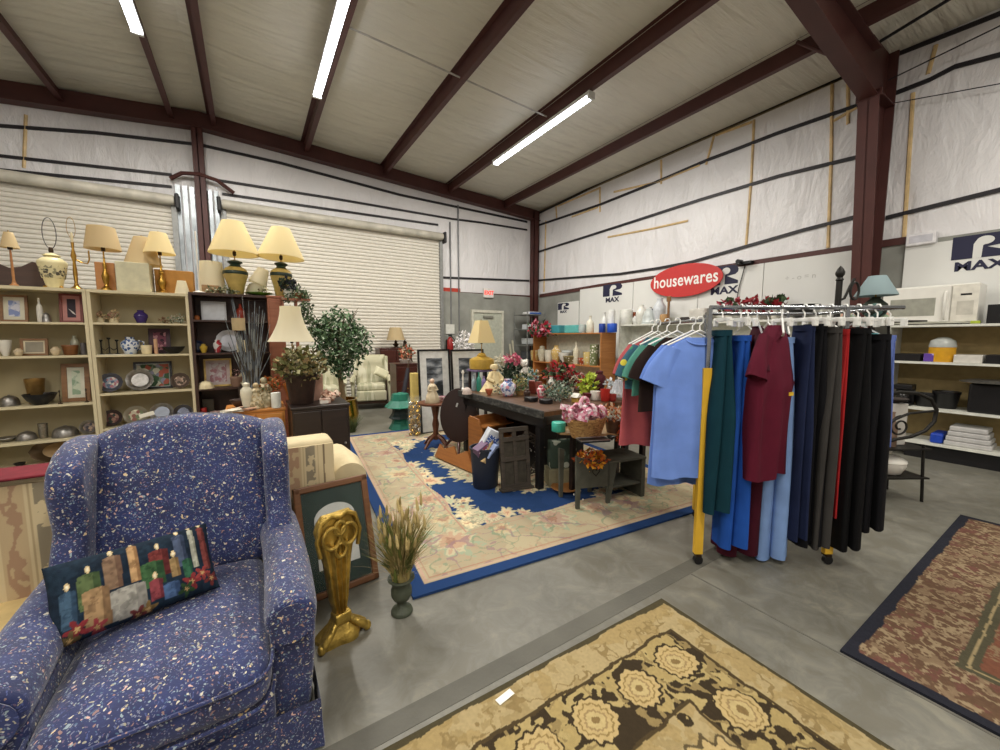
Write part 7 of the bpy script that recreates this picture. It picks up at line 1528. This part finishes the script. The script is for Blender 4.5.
for i, (dx, dy, lab) in enumerate(((.10, .03, 'cream embroidered cloth bundle right of the green globe lamp'), (-.13, .1, 'cream cloth bundle left behind the green globe lamp'))):
    q2 = st(-.12+dx+.02*i, dy, 1.5406); o = MB().lathe([(.06, 0), (.085, .02), (.075, .07), (.04, .11), (0, .12)], seg=20, flute=.08, fn=6).build('cloth_bundle', spots('#b8b098', ['#c8c0a0', '#8a9a80', '#c89a8a'], 24, thr=.6), loc=q2, smooth=True); tag(o, lab, 'cloth')
# iron bed headboard behind the rack
P0b = RW(xr(836, 1.5, .95), .95, 0); t = T('iron_headboard', 'black iron bed headboard with finial post rising behind the clothes rack', 'headboard', P0b, ang)
MB().tube([(0, 0, 0), (0, 0, 1.86)], .022, 12).build('post', m_ir, t, smooth=True); MB().lathe([(.02, 0), (.028, .01), (.018, .03), (.03, .05), (.032, .07), (.02, .10), (0, .125)], (0, 0, 1.86), 16).build('finial', m_ir, t, smooth=True)
MB().tube([(0, 0, 1.70), (.05, 0, 1.72), (.09, 0, 1.82), (.12, 0, 1.88)], .010, 8).build('scroll', m_ir, t, smooth=True); MB().tube([(.13+.035*math.cos(a), 0, 1.78+.07*math.sin(a)) for a in [2*PI*i/20 for i in range(20)]], .009, 6, closed=True).build('scroll', m_ir, t, smooth=True)
MB().tube([(0, 0, 1.64), (.12, 0, 1.64), (.18, 0, 1.58), (.18, 0, 1.2), (.18, 0, 0)], .014, 8).build('rail', m_ir, t, smooth=True)
# shelves near the corner
zt1 = aX(575, 362, 6.7).z; XW = 6.62
za, zb_, zc2 = aX(570, 327, XW).z, aX(570, 364, XW).z, aX(570, 385, XW).z
XW = 6.2; yA, yB = aX(601, 350, XW).y, aX(533, 350, XW).y; za, zb_, zc2 = aX(570, 333, XW).z, aX(570, 364, XW).z, aX(570, 385, XW).z
shelving('bookshelf', 'oak bookshelf of crockery near the room corner', XW, XW+.45, yA, yB, [za, zb_, .45, .12], m_oak2, backm=M('#d8d4c0', .7)); 
def XC(px, z, X=None): X = X or XW+.15; return sXr(px, X, z+.0006)
def kx(name, label, cat, px, w_, h_, z, prof, mat, X=None, **k): X = X or XW+.12; p = XC(px, z, X); k9 = 1.3 if name == 'crockery' else 1.12; return lth(name, label, cat, p, k9*w_*mpp(p, True), k9*h_*mpp(p), prof, mat, **k)
its = [(535, 7, 8, 'cup', '#c8a868', 'yellow and white mug at the left end of the oak bookshelf'), (542, 7, 12, 'ginger', '#c8c0a8', 'cream sugar jar second from the left on the oak bookshelf'), (549, 7, 9, 'cup', '#cfc8b8', 'small white cup left of the figurine cluster'), (556, 8, 13, 'vase', '#c0a060', 'yellow painted vase on the oak bookshelf'),
       (564, 9, 8, 'bowl', '#d0ccc4', 'white serving bowl in the middle of the oak bookshelf'), (571, 12, 6, 'basket', '#7a6a40', 'olive wicker basket in the middle of the oak bookshelf'), (576, 5, 17, 'bottle', '#c0b8a0', 'tall cream bottle in the middle of the oak bookshelf'), (582, 7, 5, 'bowl', '#a84a24', 'small orange bowl on the oak bookshelf'), (588, 8, 10, 'cup', '#c8b070', 'yellow beer mug right on the oak bookshelf'), (594, 7, 16, 'cylinder', '#6a7048', 'olive green tin at the right end of the oak bookshelf')]
for px, w_, h_, pf_, c, lab in its: kx('crockery', lab, 'crockery', px, w_, h_, zb_, pf_, spots(c, [c, '#d8d0c0', c, c], 30, thr=.5))
kx('casserole_dish', 'clear glass casserole dish at the back of the oak bookshelf', 'dish', 568, 12, 11, zb_, 'pot', M('#c8ccca', .15), X=XW+.28)
top_its = [(590, 7, 15, 'bottle', '#d4d0c0', 'cream jug right of the glass dish on the shelf above the oak bookshelf'), (602, 6, 8, 'cylinder', '#1c3a8c', 'small dark blue canister above the oak bookshelf'), (612, 9, 8, 'cylinder', '#2450b8', 'bright blue canister above the oak bookshelf'), (611, 7, 20, 'cylinder', '#dcdcd8', 'tall white canister behind the bright blue one'), (604, 7, 18, 'bottle', '#d0d0cc', 'white thermos behind the dark blue canister')]
tz_ = aX(570, 331, XW-.2).z
yC, yD = aX(613, 330, XW-.2).y, aX(566, 330, XW-.2).y
for i, (px, w_, h_, pf_, c, lab) in enumerate(top_its): kx('canister', lab, 'canister', px, w_, h_, za+.03*0, pf_, M(c, .35), X=XW+.1+.12*(i > 2))
p = XC(576, za); boxy('teal_basket', 'turquoise plastic basket on top of the oak bookshelf', 'basket', (XW+.15, p.y, za+.0006), (.26, .52, .18), M('#5aa8a4', .5), bevel=.015); p = XC(558, za); boxy('teal_basket', 'darker teal plastic tub left of the turquoise basket', 'basket', (XW+.16, p.y, za+.0006), (.26, .34, .19), M('#3a8a94', .5), bevel=.015)
p = XC(588, za); t = T('glass_pitcher', 'glass pitcher with handle between the turquoise basket and the cream jug', 'pitcher', (XW+.06, XC(585, za).y, za+.0006)); MB().lathe([(.07, 0), (.085, .08), (.075, .19), (.07, .19), (.07, .02), (0, .02)], seg=20).build('body', M('#c4cac8', .1, alpha=.6), t, smooth=True); MB().tube([(0, .08, .17), (0, .15, .15), (0, .14, .07), (0, .085, .04)], .010, 6).build('handle', M('#d8dad8', .2), t, smooth=True)
p = XC(543, za); BQ('red_flower_basket', 'red and pink silk flowers at the left end of the oak bookshelf top', 'flowers', 542, 328, 22, 26, [M('#a81c30', .6), M('#c07a8a', .6), m_leaf], .08, 240, 61) if 0 else bouquet('red_flower_basket', 'red and pink silk flowers at the left end of the oak bookshelf top', 'flowers', (XW-.05, XC(541, za, XW-.05).y, za-.12), .34, .20, 300, [M('#a81c30', .6), M('#b8707f', .6), m_leaf], .11, seed=61, base=None)
# metal rack with tableware in the very corner
zm_ = [aX(540, 315, 6.6).z, aX(540, 333, 6.6).z, aX(540, 352, 6.6).z]; yb0, yb1 = 8.5, 9.1
t = T('wire_rack', 'grey metal rack with white linens in the room corner', 'shelving', (6.52, 8.72, 0)); m_gm = M('#8a8c8a', .4, .6)
for a in (-1, 1):
    for b in (-1, 1): MB().tube([(a*.3, b*.3, 0), (a*.3, b*.3, 2.1)], .014, 8).build('post', m_gm, t)
for z in (2.02, 1.62, 1.2, .8): MB().bb(-.31, .31, -.31, .31, z-.02, z).build('shelf', m_gm, t)
for i, (dy, z, sz, c, lab) in enumerate(((-.05, 2.0206, (.34, .3, .07), '#d8d8d8', 'white folded cloth on the top of the corner rack'), (.0, 1.6206, (.3, .3, .14), '#c8ccd0', 'white box on the second shelf of the corner rack'), (0, 1.2206, (.3, .34, .16), '#b8bcbc', 'pale grey storage box on the third shelf of the corner rack'), (0, .8206, (.34, .34, .2), '#4a4c50', 'dark grey storage box on the lowest shelf of the corner rack'))): boxy('storage_box', lab, 'box', (6.52, 8.72+dy, z), sz, M(c, .6), bevel=.01)
boxy('folded_towel', 'blue towel under the white cloth on the corner rack', 'towel', (6.52, 8.46, 2.0206), (.3, .12, .05), M('#3a5a9c', .8)); 
# white shelving behind the clothes
XW = 6.62
yE, yF = aX(667, 330, XW).y, aX(619, 330, XW).y; zq = aX(640, 324, XW).z
shelving('shelving_unit', 'white shelving unit with jars, between the oak bookshelf and the clothes rack', XW, 7.0, 2.2, yF, [zq, 1.0, .55, .12], m_ws, top=zq+.12, th=.03)
its = [(626, 12, 13, 'cylinder', '#d0d0c8', 'white canister with dark lid at the left of the white shelving'), (636, 8, 8, 'ginger', '#d8d8d4', 'small white rabbit shaped jar on the white shelving'), (641, 10, 17, 'vase', '#dcdcd4', 'tall white vase behind the small rabbit shaped jar'), (650, 17, 15, 'dome', '#b4bab8', 'clear glass domed dish on the white shelving'), (659, 12, 22, 'vase', '#c8ccd0', 'blue and white tall jar on the white shelving')]
for i, (px, w_, h_, pf_, c, lab) in enumerate(its): kx('white_jar', lab, 'jar', px, w_, h_, zq, pf_, M(c, .3), X=XW+.12+.1*(i % 2))
p = XC(631, zq, XW+.26); boxy('wooden_crate', 'red-brown wooden crate on the white shelving', 'crate', p, (.14, .3, .26), wood('#7a3a1c', '#94502c'))
p = XC(655, zq, XW+.24); lth('dark_cup', 'dark blue funnel shaped cup behind the glass dome', 'cup', p, .16, .30, 'bowl', M('#2a3048', .4)); p = XC(668, zq, XW+.05); t = T('wooden_spoon', 'carved wooden paddle standing on the white shelving', 'utensil', p); MB().tube([(0, 0, 0), (0, 0, .02)], .05, 10).build('foot', m_woodf, t); MB().bb(-.012, .012, -.018, .018, .02, .42).build('shaft', m_woodf, t); MB().bb(-.014, .014, -.045, .045, .40, .50).build('blade', m_woodf, t, bevel=.01)
p = XC(668, zq, XW+.2); lth('tan_drum', 'round tan and black painted tin beside the wooden paddle', 'tin', (XW+.12, XC(663, zq).y-.05, zq+.0006), .18, .17, 'cylinder', M('#b08a5a', .5))
for i, (px, h, lab) in enumerate(((660, 17, 'clear glass vase low on the white shelving, left one'), (640, 13, 'clear glass tumbler low on the white shelving'))): p = sXr(px, XW+.12, 1.0006); lth('glassware', lab, 'glassware', p, .13, h*mpp(p), 'vase', M('#a8b4b4', .15, alpha=.7))
for i, (px, w_, mats, lab) in enumerate(((728, 22, [m_leaf, M('#b84a5a', .6)], 'pink and green silk flowers on the shelving behind the rack rail'), (756, 34, [M('#8a1420', .6)], 'dark red silk poinsettias on the shelving behind the rack rail'), (775, 20, [M('#8a1420', .6), m_leaf], 'small dark red poinsettia at the right behind the rack rail'))):
    p = sXr(px, XW+.15, zq+.0006); bouquet('silk_flowers', lab, 'flowers', p, w_*mpp(p)*.5, .12, 130, mats, .09, h0=.12, seed=70+i, base=lambda t: MB().lathe([(.05, 0), (.07, .16), (.06, .16), (0, .02)], seg=14).build('pot', M('#c8c4b8', .5), t, smooth=True))
p = sXr(800, XW+.15, zq+.0006); tag(MB().lathe([(.04, 0), (.22, .18), (.23, .2), (.21, .2), (0, .03)], seg=24).build('dark_hat', m_black, loc=(p.x, p.y, p.z), smooth=True), 'wide dark bowl shaped hat on the shelving behind the rack rail', 'hat')
for i, (px, c, lab) in enumerate(((700, '#c8c4bc', 'grey fabric storage box behind the left post of the rack'), (690, '#2a2422', 'black cap on the shelving behind the left hangers'))): p = sXr(px, XW+.15, zq+.0006); boxy('storage_box' if i == 0 else 'cap', lab, 'box' if i == 0 else 'cap', p, (.25, .3, .24 if i == 0 else .1), M(c, .7), bevel=.03)
# box stack / ladder leaning by the exit door
for i, (x, lab) in enumerate(((6.12, 'pale wooden slat leaning on the wall beside the exit door, left one'), (6.22, 'pale wooden slat leaning on the wall beside the exit door, right one'))): tag(MB().bb(-.03, .03, -.01, .01, 0, 1.25+.1*i).build('wooden_stick', M('#b8b4a0', .7), loc=(x, 8.8, 0), rot=(math.radians(-12), 0, .1)), lab, 'slat')
p = aY(450, 329, D-.04); tag(MB().bb(-.12, .12, -.01, .01, -.12, .12).build('notice', M('#d0d0c8', .6), loc=(p.x, D-.045, p.z)), 'white notice taped to the grey wall beside the roll-up door', 'notice')
p = Vector((sX(443, 8.7, 0).x, 8.7, 0)); t = T('mounted_fire_extinguisher', 'red fire extinguisher hung low beside the roll-up door', 'extinguisher', (4.27, D-.2, .95)); MB().lathe([(.07, 0), (.08, .02), (.08, .38), (.04, .45), (.02, .47)], seg=18).build('cylinder', M('#8a1c1c', .35), t, smooth=True); MB().box((0, 0, .5), (.04, .12, .04)).build('valve', m_black, t); MB().tube([(0, -.06, .5), (.09, -.06, .4), (.08, -.06, .2)], .01, 6).build('hose', m_black, t, smooth=True)
MB().bb(-.05, .05, .085, .15, .05, .4).build('wall_bracket', m_black, t)
# small white tree ornament behind the jug lamp
t = T('white_tree', 'white tinsel tree standing behind the mustard jug lamp', 'ornament', (sX(468, 5.5, 0).x, 5.6, 0)); mb = MB(); mb.leaves((0, 0, 1.25), (.17, .15, .28), 420, .05, random.Random(5), shell=.1); g = mb.build('tinsel', M('#d8d4d4', .6), t); g['kind'] = 'stuff'; MB().tube([(0, 0, 0), (0, 0, 1.5)], .012).build('trunk', m_white, t); MB().lathe([(.12, 0), (.13, .02), (.02, .05)], seg=16).build('base', m_white, t, smooth=True)
